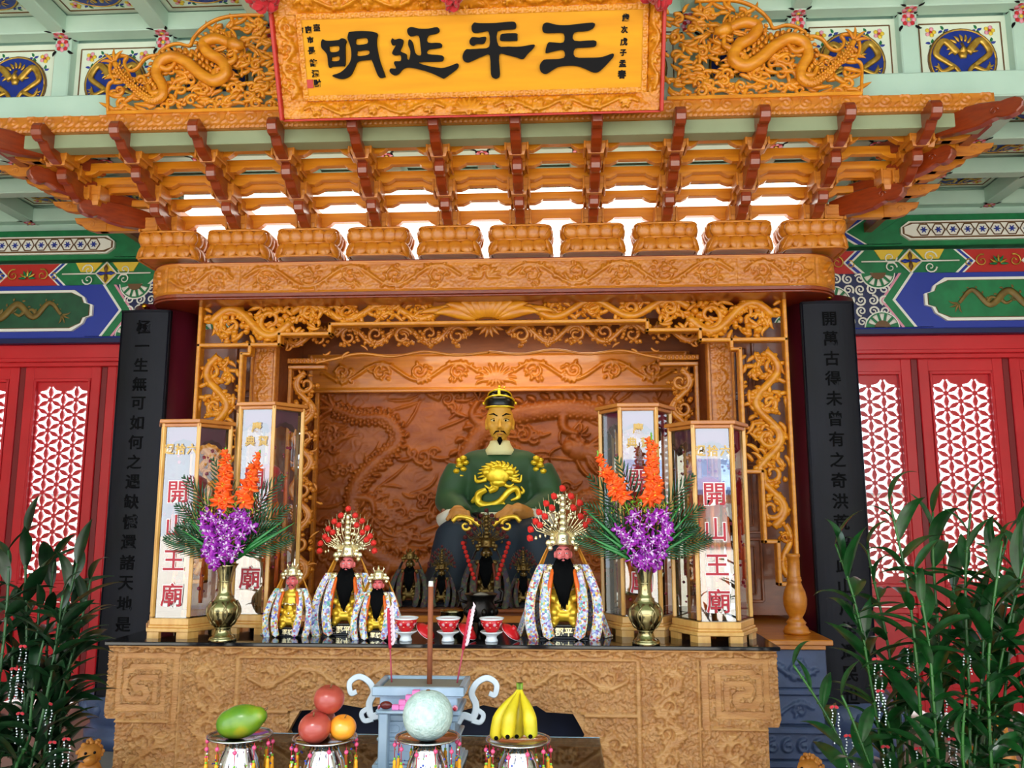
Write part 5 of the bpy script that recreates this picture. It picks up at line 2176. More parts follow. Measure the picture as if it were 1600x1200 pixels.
def brass_vase(x, y, label):
    u = .0028
    t = thing('brass_vase', label, 'vase', (x, y, ZT), 'brass vases on the altar table')
    prof = [(20, 0), (21, 2), (20, 5), (15, 8), (12, 13), (11, 18), (13, 21), (20, 30), (25, 41), (24.5, 50), (18, 60), (13, 64), (14, 66), (11, 69), (9.5, 76), (9.5, 88), (12, 101), (16, 111), (18.5, 115), (16, 114), (10, 104), (8, 90)]
    b = MB().lathe([(r * u, z * u) for r, z in prof], (0, 0, 0), 36)
    put('body', b, BRASS, t, local=True)
    b = MB()
    for k in range(14):
        a = k * 2 * pi / 14
        pts = []
        for z_ in np.linspace(24, 59, 9):
            r = np.interp(z_, [p[1] for p in prof[:16]], [p[0] for p in prof[:16]])
            aa = a + .35 * math.sin((z_ - 24) / 35 * pi) * (1 if k % 2 else -1)
            pts.append((r * u * math.cos(aa), r * u * math.sin(aa), z_ * u))
        b.tube(pts, .0042, 6)
    put('chased_relief', b, mat('dark_brass_relief', '#7d6f4c', '#a3946a', rough=.28, metal=1, scale=60), t, local=True)
    b = MB()
    for z_, r in ((64, 13.2), (20, 12.2), (6, 18.5), (89, 9.8)):
        b.lathe([(r * u, (z_ - 1) * u), ((r + 1.2) * u, z_ * u), (r * u, (z_ + 1) * u)], (0, 0, 0), 30, cap=False)
    put('ring_moulding', b, BRASS, t, local=True)
    return t


def bouquet(x, y, label, sgn, glads, seed):
    """origin at the vase mouth; sizes in photograph pixels times u"""
    u = .0028
    rr = random.Random(seed)
    t = thing('bouquet', label, 'flowers', (x, y, ZT + .31), 'bouquets in the brass vases')
    # stems
    b = MB()
    for k in range(10):
        a = rr.uniform(0, 6.28)
        b.tube([(.006 * math.cos(a), .006 * math.sin(a), -.06), (.012 * math.cos(a), .012 * math.sin(a), .0), (.05 * math.cos(a), .03 * math.sin(a), .12)], .0022, 5)
    put('stem', b, STEM, t, local=True)
    # orchids: an inverted teardrop of blooms
    for k in range(64):
        zz = rr.uniform(2, 84)
        hw = 12 + 30 * math.sin(min(1, zz / 66) * pi / 2) - (6 if zz > 76 else 0)
        xx = rr.uniform(-hw, hw)
        yy = -rr.uniform(4, 16) - 10 * (1 - (xx / hw) ** 2)
        o = put('orchid_bloom', ORM, None, t, local=True)
        o.location = (xx * u, yy * u, zz * u)
        o.rotation_euler = (rr.uniform(-.3, .5), rr.uniform(0, 6.28), (xx / 40) * .7 + rr.uniform(-.3, .3))
        s_ = rr.uniform(1.0, 1.4)
        o.scale = (s_, s_, s_)
    for (x0, z0, x1, z1, n) in glads:
        for k in range(n):
            f = k / (n - 1)
            s_ = 1.5 - .7 * f
            for q_ in range(2 if f < .75 else 1):
                o = put('gladiolus_bloom', GLM[(k + q_) % 3], None, t, local=True)
                o.location = ((x0 + (x1 - x0) * f + rr.uniform(-7, 7) * (1 - f * .6)) * u, (-14 + rr.uniform(-4, 4)) * u, (z0 + (z1 - z0) * f + rr.uniform(-3, 3)) * u)
                o.rotation_euler = (rr.uniform(-.4, .5), rr.uniform(-1, 1), rr.uniform(-.6, .6))
                o.scale = (s_, s_, s_)
        b = MB().tube([(0, 0, 0), (x0 * u * .6, -.02, z0 * u * .7), (x0 * u, -.034, z0 * u), (x1 * u, -.038, z1 * u), (x1 * u, -.038, (z1 + 12) * u)], .003, 6)
        for k in range(4):
            ell(b, (x1 * u, -.04, (z1 + 3 * k) * u), (.3 * (-1) ** k, -.2, 1), (.0045, .004, .009), 0)
        put('gladiolus_stem', b, LEAFL, t, local=True)
    # yellow-green filler tufts
    b = MB()
    for k in range(120):
        xx, zz = rr.gauss(0, 24), rr.uniform(82, 108)
        xx = max(-48, min(48, xx))
        ell(b, (xx * u, rr.uniform(-22, -2) * u, zz * u), (rr.uniform(-1, 1), rr.uniform(-1, 0), rr.uniform(.1, 1)), (.0035, .0016, .0095), rr.choice((0, 0, 0, 1)), 6)
    o = put('filler_foliage', b, [LEAFL, YELB], t, local=True)
    # palm fronds
    for a0, L, y_ in ((2.6, 105, 6), (2.15, 120, 10), (1.9, 150, 14), (.55, 105, 6), (.95, 120, 10), (1.25, 150, 14), (1.57, 160, 18), (2.35, 95, 2), (.8, 95, 2)):
        b = MB()
        n = 16
        ang = a0
        p = np.array([0., 10.])
        pts = [p.copy()]
        for k in range(n):
            p = p + L / n * np.array([math.cos(ang), math.sin(ang)])
            ang += (-.03 if a0 < 1.57 else .03)
            pts.append(p.copy())
        pts = np.array(pts)
        b.tube([(q_[0] * u, (y_ - 4 * math.sin(i / n * 3)) * u, q_[1] * u) for i, q_ in enumerate(pts)], np.linspace(.0028, .001, n + 1), 5)
        for k in range(3, n + 1):
            f = k / n
            ln = 34 * math.sin(pi * min(1, f * .8 + .2)) + 8
            d0 = math.atan2(*(pts[k] - pts[k - 1])[::-1])
            for sd in (-1, 1):
                aa = d0 + sd * (.75 - .3 * f)
                q1 = pts[k] + ln * np.array([math.cos(aa), math.sin(aa)])
                b.tube([(pts[k][0] * u, y_ * u, pts[k][1] * u), ((pts[k][0] * .5 + q1[0] * .5) * u, (y_ - 5) * u, (pts[k][1] * .5 + q1[1] * .5) * u), (q1[0] * u, (y_ - 2) * u, q1[1] * u)], [.0015, .0048, .0008], 5, flat=.35)
        put('palm_frond', b, PALM, t, local=True)
    # long sword leaves
    b = MB()
    for k in range(10):
        a = rr.choice((rr.uniform(.5, 1.2), rr.uniform(1.95, 2.7)))
        L = rr.uniform(80, 130)
        b.tube([(0, 0, 0), (.5 * L * math.cos(a) * u, -.01, .5 * L * math.sin(a) * u + .01), (L * math.cos(a) * u, -.02 - rr.uniform(0, .02), L * math.sin(a) * u)], [.003, .008, .001], 6, flat=.25)
    put('sword_leaf', b, mat('mid_green_leaf', '#1f6a2c', '#2f8a3c', rough=.35, scale=20), t, local=True)
    return t


vx1, vx2 = PX(349, 1000, .03), PX(1009, 1000, .03)
brass_vase(vx1, .02, 'chased brass vase in front of the two glass cases above the mango')
brass_vase(vx2, .02, 'chased brass vase between the largest bearded figurine and the front case by the turned vase')
bouquet(vx1, .02, 'bouquet with one upright orange gladiolus at its middle and a leaning one', -1, [(-2, 98, -5, 172, 11), (28, 105, 50, 168, 8)], 1)
bouquet(vx2, .02, 'bouquet with a gladiolus leaning towards the bearded figurine and a taller upright one', 1, [(-32, 108, -68, 165, 9), (14, 105, 14, 192, 11)], 2)

# ================================================================ tea cups with lids
CRED = mat('red_floral_porcelain', '#c8141c', '#d6202a', rough=.15, scale=3)
PORC = mat('white_porcelain', '#eef3f6', rough=.12)


def cup(px_, label):
    x = PX(px_, 1000, .06)
    u = .00275
    t = thing('tea_cup', label, 'cup', (x, .06, ZT), 'red offering cups')
    st = MB().lathe([(10, 0), (10, 2), (8, 6), (9, 9), (16, 13), (18, 15), (17, 15.5), (10, 13.5), (3, 13)], (0, 0, 0), 30)
    st.v = [v * u for v in st.v]
    put('stand', st, PORC, t, local=True)
    cb = MB().lathe([(8, 14), (9, 15.5), (12, 19), (15, 25), (18, 33)], (0, 0, 0), 30)
    cb.v = [v * u for v in cb.v]
    o = put('bowl', cb, CRED, t, local=True)
    rb = MB().lathe([(18, 33), (19.6, 35.5), (18.4, 35.8), (15, 29), (10, 22), (1, 20)], (0, 0, 0), 30, cap=False)
    rb.v = [v * u for v in rb.v]
    put('rim', rb, PORC, t, local=True)
    m_ = MB()
    for k in range(8):
        a = -pi / 2 + (k - 3.5) * .78
        for (da, z, s_) in ((0, 26, 1), (.3, 22, .5), (.33, 30, .5)):
            r = np.interp(z, [14, 19, 25, 33], [8, 12, 15, 18]) + .15
            aa = a + da
            c = Vector((r * u * math.cos(aa), r * u * math.sin(aa), z * u))
            n_ = Vector((math.cos(aa), math.sin(aa), -.45))
            if s_ == 1:
                ell(m_, c, n_, (3.0 * u, 3.0 * u, .25 * u), 0, 10)
                ell(m_, c, n_, (1.4 * u, 1.4 * u, .5 * u), 1, 8)
            else:
                ell(m_, c, n_, (1.6 * u, .7 * u, .3 * u), 1, 6)
    put('painted_motif', m_, [PINKP, mat('cream_enamel', '#f3dca8', rough=.3)], t, local=True)
    # the lid leans beside its cup
    l = thing('cup_lid', label.replace('red porcelain tea cup', 'red cup lid leaning beside the cup'), 'lid', (x + 29 * u, .09, ZT), 'red cup lids')
    lb = MB().lathe([(17, 0), (17.5, 1), (12, 4), (5, 7.5), (4, 8), (4.5, 11), (1, 12)], (0, 0, 0), 26)
    lb.v = [v * u for v in lb.v]
    M = Matrix.Translation((0, 0, 13.2 * u)) @ Matrix.Rotation(math.radians(24), 4, 'X') @ Matrix.Rotation(math.radians(38), 4, 'Y') @ Matrix.Rotation(0, 4, 'X')
    put('dome', MB().merge(lb, M), CRED, l, local=True)
    ls = MB()
    ls.lathe([(16.8 * u, -.2 * u), (17.7 * u, .4 * u), (17 * u, 1.2 * u)], (0, 0, 0), 26, cap=False)
    put('lid_rim', MB().merge(ls, M), PORC, l, local=True)


cup(634, 'red porcelain tea cup nearest the bearded figurine with two small companions')
cup(700, 'red porcelain tea cup in the middle of the three')
cup(768, 'red porcelain tea cup nearest the lone large bearded figurine')

# ================================================================ the forecourt hall that the glass reflects
hall = thing('forecourt_hall', 'red-columned temple hall with blue-grey tiled roof across the forecourt', 'building', (0, -40, -.1))
put('wall_face', MB().box((0, -41, 1.3), (34, 2, 2.8)), mat('hall_orange_wall', '#d8804a', '#e6b890', rough=.7, scale=1), hall)
rb = MB().prism([(-38.4, 2.5), (-38.3, 2.75), (-40.5, 3.6), (-42, 4.5), (-42.2, 4.5), (-42.2, 2.6)], -18, 18, 'yz')
put('roof', rb, mat('blue_grey_tile', '#5a76a6', '#7290c0', rough=.5, scale=2, stretch=(8, 1, 1)), hall)
for k in range(12):
    put('hall_column', MB().lathe([(.2, -.1), (.18, 2.6)], (-16.5 + 3 * k, -39, 0), 14), RED, hall)
for k in range(11):
    put('hall_door', MB().box((-15 + 3 * k, -39.97, 1.1), (1.7, .08, 2.0), .02), WHITE, hall)

# ================================================================ robed deity figurines
GOLDF = mat('gilded_figure', '#d9a51e', '#f6d04a', rough=.3, metal=.55, scale=12)
FACE = mat('red_lacquered_face', '#dc6064', '#ea807c', rough=.4, scale=6)
BEARD = mat('black_hair', '#030304', rough=.8, spec=.1)
EMB = mat('embroidered_silk', '#e9ecf2', ['#3a63c8', '#e8e2f0', '#6a3aa8', '#cfe3f5', '#2a9a8c', '#f2f2f2', '#e6c62e', '#b83a5a'], rough=.5, scale=110, voronoi=True, contrast=(.12, .85), sheen=.3)
EMBY = mat('embroidered_silk_trim', '#e8d24a', ['#e9e6e0', '#d6b82c', '#e04a3a', '#efe9e2', '#7a58b8'], rough=.5, scale=130, voronoi=True, contrast=(.12, .85))
EMBD = mat('shaded_embroidered_silk', '#2a1c22', ['#4a3a20', '#1c2440', '#5a1c1c', '#2f4a2a', '#6a5a30'], rough=.6, scale=60, voronoi=True, contrast=(.12, .85))  # darker copies for the rear figures; back-step shade is put into their colour
OCH = mat('ochre_cloth', '#c07a14', '#d8921e', rough=.6, scale=20)
POM = mat('red_pompom', '#d01a18', '#e43022', rough=.7, scale=60)
FIL = mat('gold_filigree', '#d8c38a', '#f6ecc8', rough=.25, metal=.8, scale=60)
DKBASE = mat('black_lacquer_base', '#0a0b12', rough=.2)
DKG = mat('shaded_gilt', '#5a4420', '#8a6c34', rough=.35, metal=.7, scale=30)  # gilt with the same rear-step shade put into its colour


def figure_parts(t, k, face=True, crown=True, beard=True, dark=False, text=None, seed=0, small=False):
    """origin at the base; units are photograph pixels of the largest figurine times k"""
    rr = random.Random(seed)
    sc = lambda mb: MB().merge(mb, Matrix.Scale(k, 4))

    def pt(name, mb, m_, **q_):
        return put(name, sc(mb), m_, t, local=True, **q_)
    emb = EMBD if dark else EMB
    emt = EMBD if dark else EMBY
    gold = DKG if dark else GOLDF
    b = MB().box((0, 0, 9), (62, 44, 14), 1.5)
    b.box((0, 0, 1.5), (66, 48, 3), .8)
    b.box((0, 0, 17), (58, 40, 3), .8)
    o = pt('plinth', b, DKBASE)
    if text:
        for i, ch in enumerate(text):
            m_ = text_mb(ch, 12, .6, .25)
            pt('character', MB().merge(m_, Matrix.Translation(((i - (len(text) - 1) / 2) * 12.5, -22.3, 9))), FIL)
    # the seated gilded body
    b = MB()
    for c, s_ in (((0, 0, 62), (19, 13, 26)), ((0, -6, 44), (20, 15, 15)), ((0, -6, 30), (24, 16, 10)), ((-14, -12, 34), (10, 12, 9)), ((14, -12, 34), (10, 12, 9)),
                  ((-13, -16, 24), (7, 7, 9)), ((13, -16, 24), (7, 7, 9)), ((0, 0, 84), (24, 11, 10)), ((0, -11, 58), (8, 6, 8)), ((0, 0, 96), (8, 8, 12))):
        b.ball(c, 1, 14, sc=s_)
    for sx in (-1, 1):
        b.tube([(sx * 20, 0, 86), (sx * 28, -4, 68), (sx * 24, -14, 54), (sx * 10, -19, 52)], [8, 8, 7, 5], 10)
        b.tube([(sx * 13, -16, 26), (sx * 14, -20, 20), (sx * 15, -25, 18)], [6, 6, 4], 8)
    bd = fuse(b, 1.7, 3)
    pt('gilded_body', bd, gold)
    b = MB()
    for z_ in (38, 47, 66):
        b.tube([(17 * math.cos(a), -4 + 14 * math.sin(a), z_ + 2 * math.cos(3 * a)) for a in np.linspace(pi, 2 * pi, 14)], 1.6, 6)
    for c in ((0, -19, 47), (-8, -17, 66), (8, -17, 66)):
        b.ball(c, 3.4, 8)
    pt('belt_ornament', b, FIL if not dark else DKG)
    # head
    b = MB()
    b.ball((0, -4, 112), 1, 18, sc=(11, 11.5, 13))
    b.ball((0, -9, 105), 1, 12, sc=(8, 6, 6))
    b.tube([(0, -14, 116), (0, -17, 109.5)], [1.6, 2.4], 8)
    b.ball((-2.2, -15.2, 109), 1.6, 8)
    b.ball((2.2, -15.2, 109), 1.6, 8)
    for sx in (-1, 1):
        b.ball((sx * 5, -12.5, 108.5), 1, 8, sc=(4, 3.5, 3.5))
        b.ball((sx * 11.5, -3, 111), 1, 8, sc=(1.8, 3, 5))
        b.tube([(sx * 2, -14.4, 117.5), (sx * 5.5, -13.8, 119), (sx * 9, -11, 117.5)], [1.1, 1.3, .6], 6)
    b.ball((0, -14.2, 103.6), 1, 8, sc=(3.2, 1.8, 1.1))
    b.tube([(0, 0, 90), (0, -2, 104)], 7, 10)
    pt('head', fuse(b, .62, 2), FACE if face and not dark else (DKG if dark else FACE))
    b = MB()
    for sx in (-1, 1):
        b.ball((sx * 4.8, -14.6, 113.6), 1, 8, sc=(2.0, 1.0, .8), mi=0)
        b.ball((sx * 4.8, -15.2, 113.6), 1, 6, sc=(.8, .6, .8), mi=1)
        b.tube([(sx * 2.2, -15.6, 118), (sx * 5.5, -15.2, 119.6), (sx * 9, -12.8, 118)], [.5, .8, .3], 5, mi=1)
    pt('eye', b, [PORC, INK])
    if beard:
        b = MB()
        for j in range(30):
            x0 = (j - 14.5) / 14.5
            y0 = -14 + 5 * x0 * x0
            L = 66 - 26 * x0 * x0 + rr.uniform(-3, 3)
            b.tube([(x0 * 8.5, y0, 106 - 2.5 * (1 - abs(x0))), (x0 * 13, y0 - 6, 106 - L * .3), (x0 * 14, y0 - 8, 106 - L * .65), (x0 * 10, y0 - 9, 106 - L)], [1.2, 2.4, 2.2, .5], 5)
        for sx in (-1, 1):
            b.tube([(sx * .6, -17, 106.3), (sx * 5, -16, 104), (sx * 8, -14, 97)], [.9, 1.3, .4], 5)
        pt('beard', b, BEARD)
    else:
        b = MB()
        for sx in (-1, 1):
            b.tube([(sx * .6, -17, 106.3), (sx * 5, -16, 105), (sx * 7, -14, 101)], [.6, .8, .3], 5)
        pt('moustache', b, BEARD)
    # crown
    b = MB()
    b.lathe([(12, 118), (13.5, 120), (13, 124), (11.5, 128), (12.5, 131), (9, 137), (3, 140)], (0, -2, 0), 22)
    b.ball((0, -13, 126), 3, 8)
    for sx in (-1, 1):
        for j, (dx, z_, r) in enumerate(((14, 122, 5), (20, 121, 5), (15, 128, 4), (18, 114, 4))):
            b.ball((sx * dx, -6, z_), 1, 8, sc=(r, 2.2, r))
    if crown:
        for j in range(7):
            b.ball((0, -10 - .4 * j, 132 + j * 8.5), 1, 8, sc=(7 - .5 * j, 2.5, 5))
        for j in range(110):
            z_ = rr.uniform(126, 188)
            hw = 40 * (1 - (z_ - 126) / 78)
            x_ = rr.uniform(-hw, hw)
            b.ball((x_, -7 + rr.uniform(-3, 3), z_), 1, 6, sc=(rr.uniform(1.6, 3.2), 1.2, rr.uniform(1.6, 3.4)))
        for j in range(18):
            a = (j - 8.5) / 8.5 * 1.15
            L = 40 + 26 * math.cos(a)
            b.tube([(6 * math.sin(a), -6, 128), (L * .8 * math.sin(a), -7, 128 + L * .5 * math.cos(a)), (L * .95 * math.sin(a), -8, 128 + L * math.cos(a))], [1.3, .9, .6], 5)
    else:
        b.tube([(0, -4, 138), (0, -4, 148)], [4, 1], 8)
        for sx in (-1, 1):
            b.tube([(sx * 8, -4, 134), (sx * 12, -4, 142), (sx * 10, -4, 146)], [2, 1.5, .5], 6)
    b.v = [v_ + np.array((0, 0, 6.)) for v_ in b.v]
    pt('crown', b, FIL if not dark else DKG)
    if crown:
        pm = MB().ball((0, 0, 0), 4.6, 10)
        for j in range(14):
            d = Vector((rr.gauss(0, 1), rr.gauss(0, 1), rr.gauss(0, 1))).normalized()
            pm.ball(d * 3.4, 2.0, 6)
        me = sc(pm).mesh('pompom')
        me.materials.append(POM if not dark else mat('shaded_red_pompom', '#5a1414', rough=.7))
        spots = [(0, 197), (-12, 186), (12, 186), (-23, 176), (24, 177), (-15, 170), (15, 170), (-33, 164), (33, 165), (-25, 158), (25, 158), (-38, 151), (38, 152), (-45, 140), (44, 141), (-32, 146), (32, 146), (-46, 128), (46, 128)]
        for x_, z_ in spots:
            o = put('pompom', me, None, t, local=True)
            o.location = (x_ * k, -11 * k, (z_ + 6) * k)
    # veil from the crown to the shoulders
    for sx in (-1, 1):
        V = []
        for i in range(12):
            f = i / 11
            row = []
            for j in range(5):
                g = j / 4
                row.append((sx * (14 + 22 * f ** .8 + g * (4 + 8 * f)), 6 - 8 * g + 4 * math.sin(g * 6), 128 - 56 * f - 6 * g * f))
            V.append(row)
        V = np.array(V)
        b = MB().grid(V)
        b.grid(V + np.array((0, 1.2, 0)))
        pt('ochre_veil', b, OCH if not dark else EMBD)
    # cape panels, spreading to the ground
    for sx in (-1, 1):
        V = []
        nI, nJ = 22, 22
        for i in range(nI):
            f = i / (nI - 1)
            row = []
            for j in range(nJ):
                g = j / (nJ - 1)                 # 0 back, 1 front edge
                a = (1.25 - 1.75 * g)
                Rr = 22 + 38 * f ** .75
                x_ = sx * (6 + Rr * math.cos(a) * (1 if True else 0))
                y_ = 6 + (14 + 20 * f) * math.sin(a) + 2.2 * f * math.sin(g * 22 + sx)
                z_ = 94 - 92 * f - 6 * (1 - f) * abs(math.cos(a)) + 3 * math.sin(g * 5) * f
                row.append((x_ + 1.5 * f * math.sin(g * 17), y_, max(.6, z_)))
            V.append(row)
        V = np.array(V)
        b = MB().grid(V)
        b.grid(V * np.array((.975, .975, 1)))
        pt('cape', b, emb)
        b = MB().tube(V[:, -1] + np.array((0, -.5, 0)), 1.6, 6)
        b.tube(V[-1] + np.array((0, 0, 1)), 1.5, 6)
        pt('cape_trim', b, emt)
        # embroidered stoles ending in points
        for (xa_, xb_, w_, z1, yo) in ((18, 25, 10.5, 6, -17), (29, 46, 10, 2, -12)):
            V = []
            for i in range(16):
                f = i / 15
                xc = sx * (xa_ + (xb_ - xa_) * f ** .8 + (7 if xa_ > 20 else 4) * math.sin(pi * f) - 5 * f ** 4)
                yc = -8 + (yo - 10) * math.sin(f * 1.6) - 2 * f
                z_ = 98 - (98 - z1) * f
                V.append([(xc + w_ * (g - .5) * (1 + .35 * f) * 1.0, yc + 1.5 * math.cos(g * 3 - 1.5) - 1, z_ - (5 * (1 - abs(2 * g - 1)) if i == 15 else 0)) for g in (0, .25, .5, .75, 1)])
            V = np.array(V)
            b = MB().grid(V)
            b.grid(V + np.array((0, 1.0, 0)))
            pt('stole', b, emb)
            b = MB().tube(V[:, 0], .9, 5).tube(V[:, -1], .9, 5).tube(V[-1], 1.0, 5)
            pt('stole_trim', b, emt)
        b = MB().tube([(sx * 14, -14, 92), (sx * 19, -20, 70), (sx * 22, -22, 40), (sx * 23, -21, 26)], [3, 3.5, 3.5, 3], 6, flat=1.2, fdir=(0, 1, 0))
        pt('orange_ribbon', b, ORANGE if not dark else mat('shaded_orange_ribbon', '#7a2a10', rough=.7))
        b = MB().ball((sx * 18, -12, 93), 1, 8, sc=(6, 3, 6))
        for q_ in range(5):
            b.ball((sx * 18 + 4 * math.cos(q_ * 1.26), -14, 93 + 4 * math.sin(q_ * 1.26)), 1.8, 6)
        pt('shoulder_rosette', b, FIL if not dark else DKG)


def figurine(px_, base_py, Y, z, hpx, label, **kw):
    p = P(px_, base_py, Y)
    full = 202 if kw.get('crown', True) else 148
    k = hpx * ((Y + 3.6) / FPX) * 1.02 / full
    t = thing('deity_figurine', label, 'figurine', (p.x, Y, z), 'robed deity figurines')
    figure_parts(t, k, **kw)
    return t


figurine(881, 990, .22, ZT, 216, 'large deity figurine with long black beard standing alone before the seated statue', text='王郡平延', seed=1)
figurine(541, 990, .26, ZT, 184, 'large bearded deity figurine standing between two small robed companions', text='王郡平延', seed=2)
figurine(454, 990, .2, ZT, 104, 'small beardless figurine in a pale blue robe beside the glass cases', crown=False, beard=False, text='軍將', seed=3)
figurine(590, 990, .13, ZT, 102, 'small black-bearded figurine between the large bearded one and the tea cups', crown=False, beard=True, text='軍將', seed=4)
ZS = 1.0155
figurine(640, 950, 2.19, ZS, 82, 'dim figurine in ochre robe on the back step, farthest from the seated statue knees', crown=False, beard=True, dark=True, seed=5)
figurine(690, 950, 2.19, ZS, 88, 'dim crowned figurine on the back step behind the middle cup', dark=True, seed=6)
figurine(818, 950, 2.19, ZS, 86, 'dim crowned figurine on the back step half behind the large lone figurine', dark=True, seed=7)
big = figurine(760, 952, 2.17, ZS, 142, 'tall dim gilt figurine at the seated statue feet, with gold wings on its crown', dark=True, seed=8)
for sx in (-1, 1):
    b = MB()
    kk = 142 * (5.86 / FPX) * 1.02 / 202
    for p, r in (spiral(sx * 44, 168, 14, 1.5, 1.1, sx, 4.5), (smooth_path([(sx * 14, 168), (sx * 34, 182), (sx * 60, 186), (sx * 72, 176)], 6), np.full(19, 5.0))):
        b.tube(np.stack([p[:, 0], np.full(len(p), -12.), p[:, 1]], -1) * kk, r * kk, 6, flat=.5)
    put('gold_wing', b, GOLDF, big, local=True)
    b = MB()
    for z_ in range(9):
        b.ball((sx * (24 + 3 * z_) * kk, -24 * kk, (60 + 9 * z_) * kk), 5 * kk, 6)
    put('red_bead_string', b, POM, big, local=True)

# red flags behind the small companions? none visible: brass bowl and dark censer on the table's rear half
c0 = P(708, 975, .5)
bw_ = thing('brass_bowl', 'shallow brass bowl behind the middle tea cup', 'bowl', (c0.x, .46, ZT))
put('body', MB().lathe([(.03, 0), (.032, .006), (.026, .014), (.045, .03), (.058, .055), (.055, .075), (.062, .082), (.057, .084), (.05, .07), (.03, .04)], (0, 0, 0), 30), BRASS, bw_, local=True)
put('sand', MB().lathe([(.049, .066), (.02, .069), (.0001, .07)], (0, 0, 0), 20), mat('incense_ash', '#8a8478', rough=.9), bw_, local=True)
c0 = P(752, 985, .48)
cz = thing('round_censer', 'dark bronze round censer with flared rim behind the cups', 'censer', (c0.x, .45, ZT))
DBR = mat('dark_bronze', '#1c1a18', '#2c2722', rough=.35, metal=.8, scale=20, bump=.1)
b = MB().lathe([(.035, .03), (.06, .035), (.072, .06), (.07, .10), (.058, .125), (.075, .155), (.08, .16), (.074, .162), (.06, .15), (.05, .12)], (0, 0, 0), 32)
for k in range(10):
    b.ball((.071 * math.cos(k * .628), .071 * math.sin(k * .628), .08), 1, 8, sc=(.014, .014, .02))
put('body', b, DBR, cz, local=True)
b = MB()
for k in range(3):
    a = k * 2.094 - pi / 2
    b.tube([(.045 * math.cos(a), .045 * math.sin(a), .05), (.06 * math.cos(a), .06 * math.sin(a), .025), (.05 * math.cos(a), .05 * math.sin(a), 0.004)], [.014, .010, .012], 8)
put('leg', b, DBR, cz, local=True)
b = MB()
for sx in (-1, 1):
    b.tube([(sx * .065, 0, .12), (sx * .10, 0, .13), (sx * .105, 0, .17), (sx * .085, 0, .185)], .008, 8)
put('handle', b, DBR, cz, local=True)
put('ash', MB().lathe([(.056, .145), (.03, .16), (.0001, .168)], (0, 0, 0), 20), MATS['incense_ash'], cz, local=True)

# ================================================================ the seated statue
st = thing('seated_statue', 'life-size seated statue in dark green robe with a gold dragon on the chest', 'statue', (PX(780, 800, 2.95), 2.95, ZS))
sxx = st.location.x
U = 6.55 / FPX          # metres per photograph pixel at the statue
ROBE = mat('dark_green_robe', '#1f4220', '#2b5429', rough=.6, scale=5, sheen=.15)
SKIN = mat('golden_skin', '#dc9a2c', '#e8ae40', rough=.45, scale=4)
HAND = mat('hand_skin', '#b87834', '#cc8c44', rough=.5, scale=6)
z0 = PZ(780, 812, 2.95) - ZS


def S3(px_, py_, dy=0.0):
    """statue-local point from a photograph pixel"""
    q_ = P(px_, py_, 2.95 + dy)
    return (q_.x - sxx, dy, q_.z - ZS)


def B3(b, px_, py_, dy, rx, ry, rz, n=18):
    c = S3(px_, py_, dy)
    b.ball(c, 1, n, sc=(rx * U, ry, rz * U))


b = MB()
B3(b, 781, 760, .02, 50, .17, 62, 24)
B3(b, 781, 728, .03, 62, .15, 28, 22)
B3(b, 752, 722, .03, 34, .12, 20)
B3(b, 810, 722, .03, 34, .12, 20)
B3(b, 781, 800, 0, 52, .20, 24)
B3(b, 781, 708, .02, 28, .09, 14)
for sx in (-1, 1):
    sh_, el, wr = S3(781 + sx * 60, 730, .03), S3(781 + sx * 78, 785, -.02), S3(781 + (-58 if sx < 0 else 44), 806, -.22)
    md = S3(781 + sx * 72, 757, .02)
    b.tube([sh_, md, el, tuple((np.array(el) * .5 + np.array(wr) * .5) + np.array((0, -.02, 0))), wr], [.115, .125, .125, .10, .085], 16)
torso = fuse(b, .022, 6)
put('robe_torso', torso, ROBE, st, local=True)
b = MB()
# lap and skirt: broad thighs, falling cloth to the step
B3(b, 776, 838, -.18, 84, .30, 23, 24)
for sx in (-1, 1):
    kn = S3(776 + sx * 62, 842, -.36)
    b.tube([S3(776 + sx * 38, 826, 0), kn, (kn[0] + sx * .03, kn[1] + .0, kn[2] - .25), (kn[0] + sx * .06, kn[1] - .02, .05)], [.15, .17, .19, .22], 18)
b.box((0, -.28, .30), (.75, .34, .56), .05)
skirt = fuse(b, .026, 6)
put('robe_skirt', skirt, mat('blue_black_robe', '#0d1c2c', '#14283a', rough=.6, scale=4), st, local=True)
# the belt with pale jade plates
b = MB()
cb = S3(781, 805, -.185)
b.tube([(cb[0] + .27 * math.sin(a), -.02 - .20 * math.cos(a), cb[2]) for a in np.linspace(-1.5, 1.5, 24)], .022, 8)
put('belt', b, mat('black_belt', '#0c0c0c', rough=.4), st, local=True)
b = MB()
for dx, w in ((-14, 11), (4, 22), (26, 14)):
    c = S3(770 + dx, 805, -.235)
    b.box((c[0], c[1] + .0004 * dx * dx * .02, c[2]), (w * U, .02, 9 * U), .008)
put('jade_plate', b, mat('pale_jade', '#c9c9a8', rough=.3), st, local=True)
# gold dragon on the chest and shoulder badges
b = MB()


def chest_y(px_, py_):
    x = (px_ - 781) / 52
    z = (py_ - 758) / 66
    return -.155 * math.sqrt(max(.05, 1 - .75 * x * x - .35 * z * z)) - .012


def chest(L, r, n=7):
    p = smooth_path([(x, y) for x, y in L], 8)
    pts = [S3(x, y, chest_y(x, y)) for x, y in p]
    rad = np.interp(np.linspace(0, 1, len(pts)), np.linspace(0, 1, len(r)), r) * U
    b.tube(pts, rad, n, flat=.45)


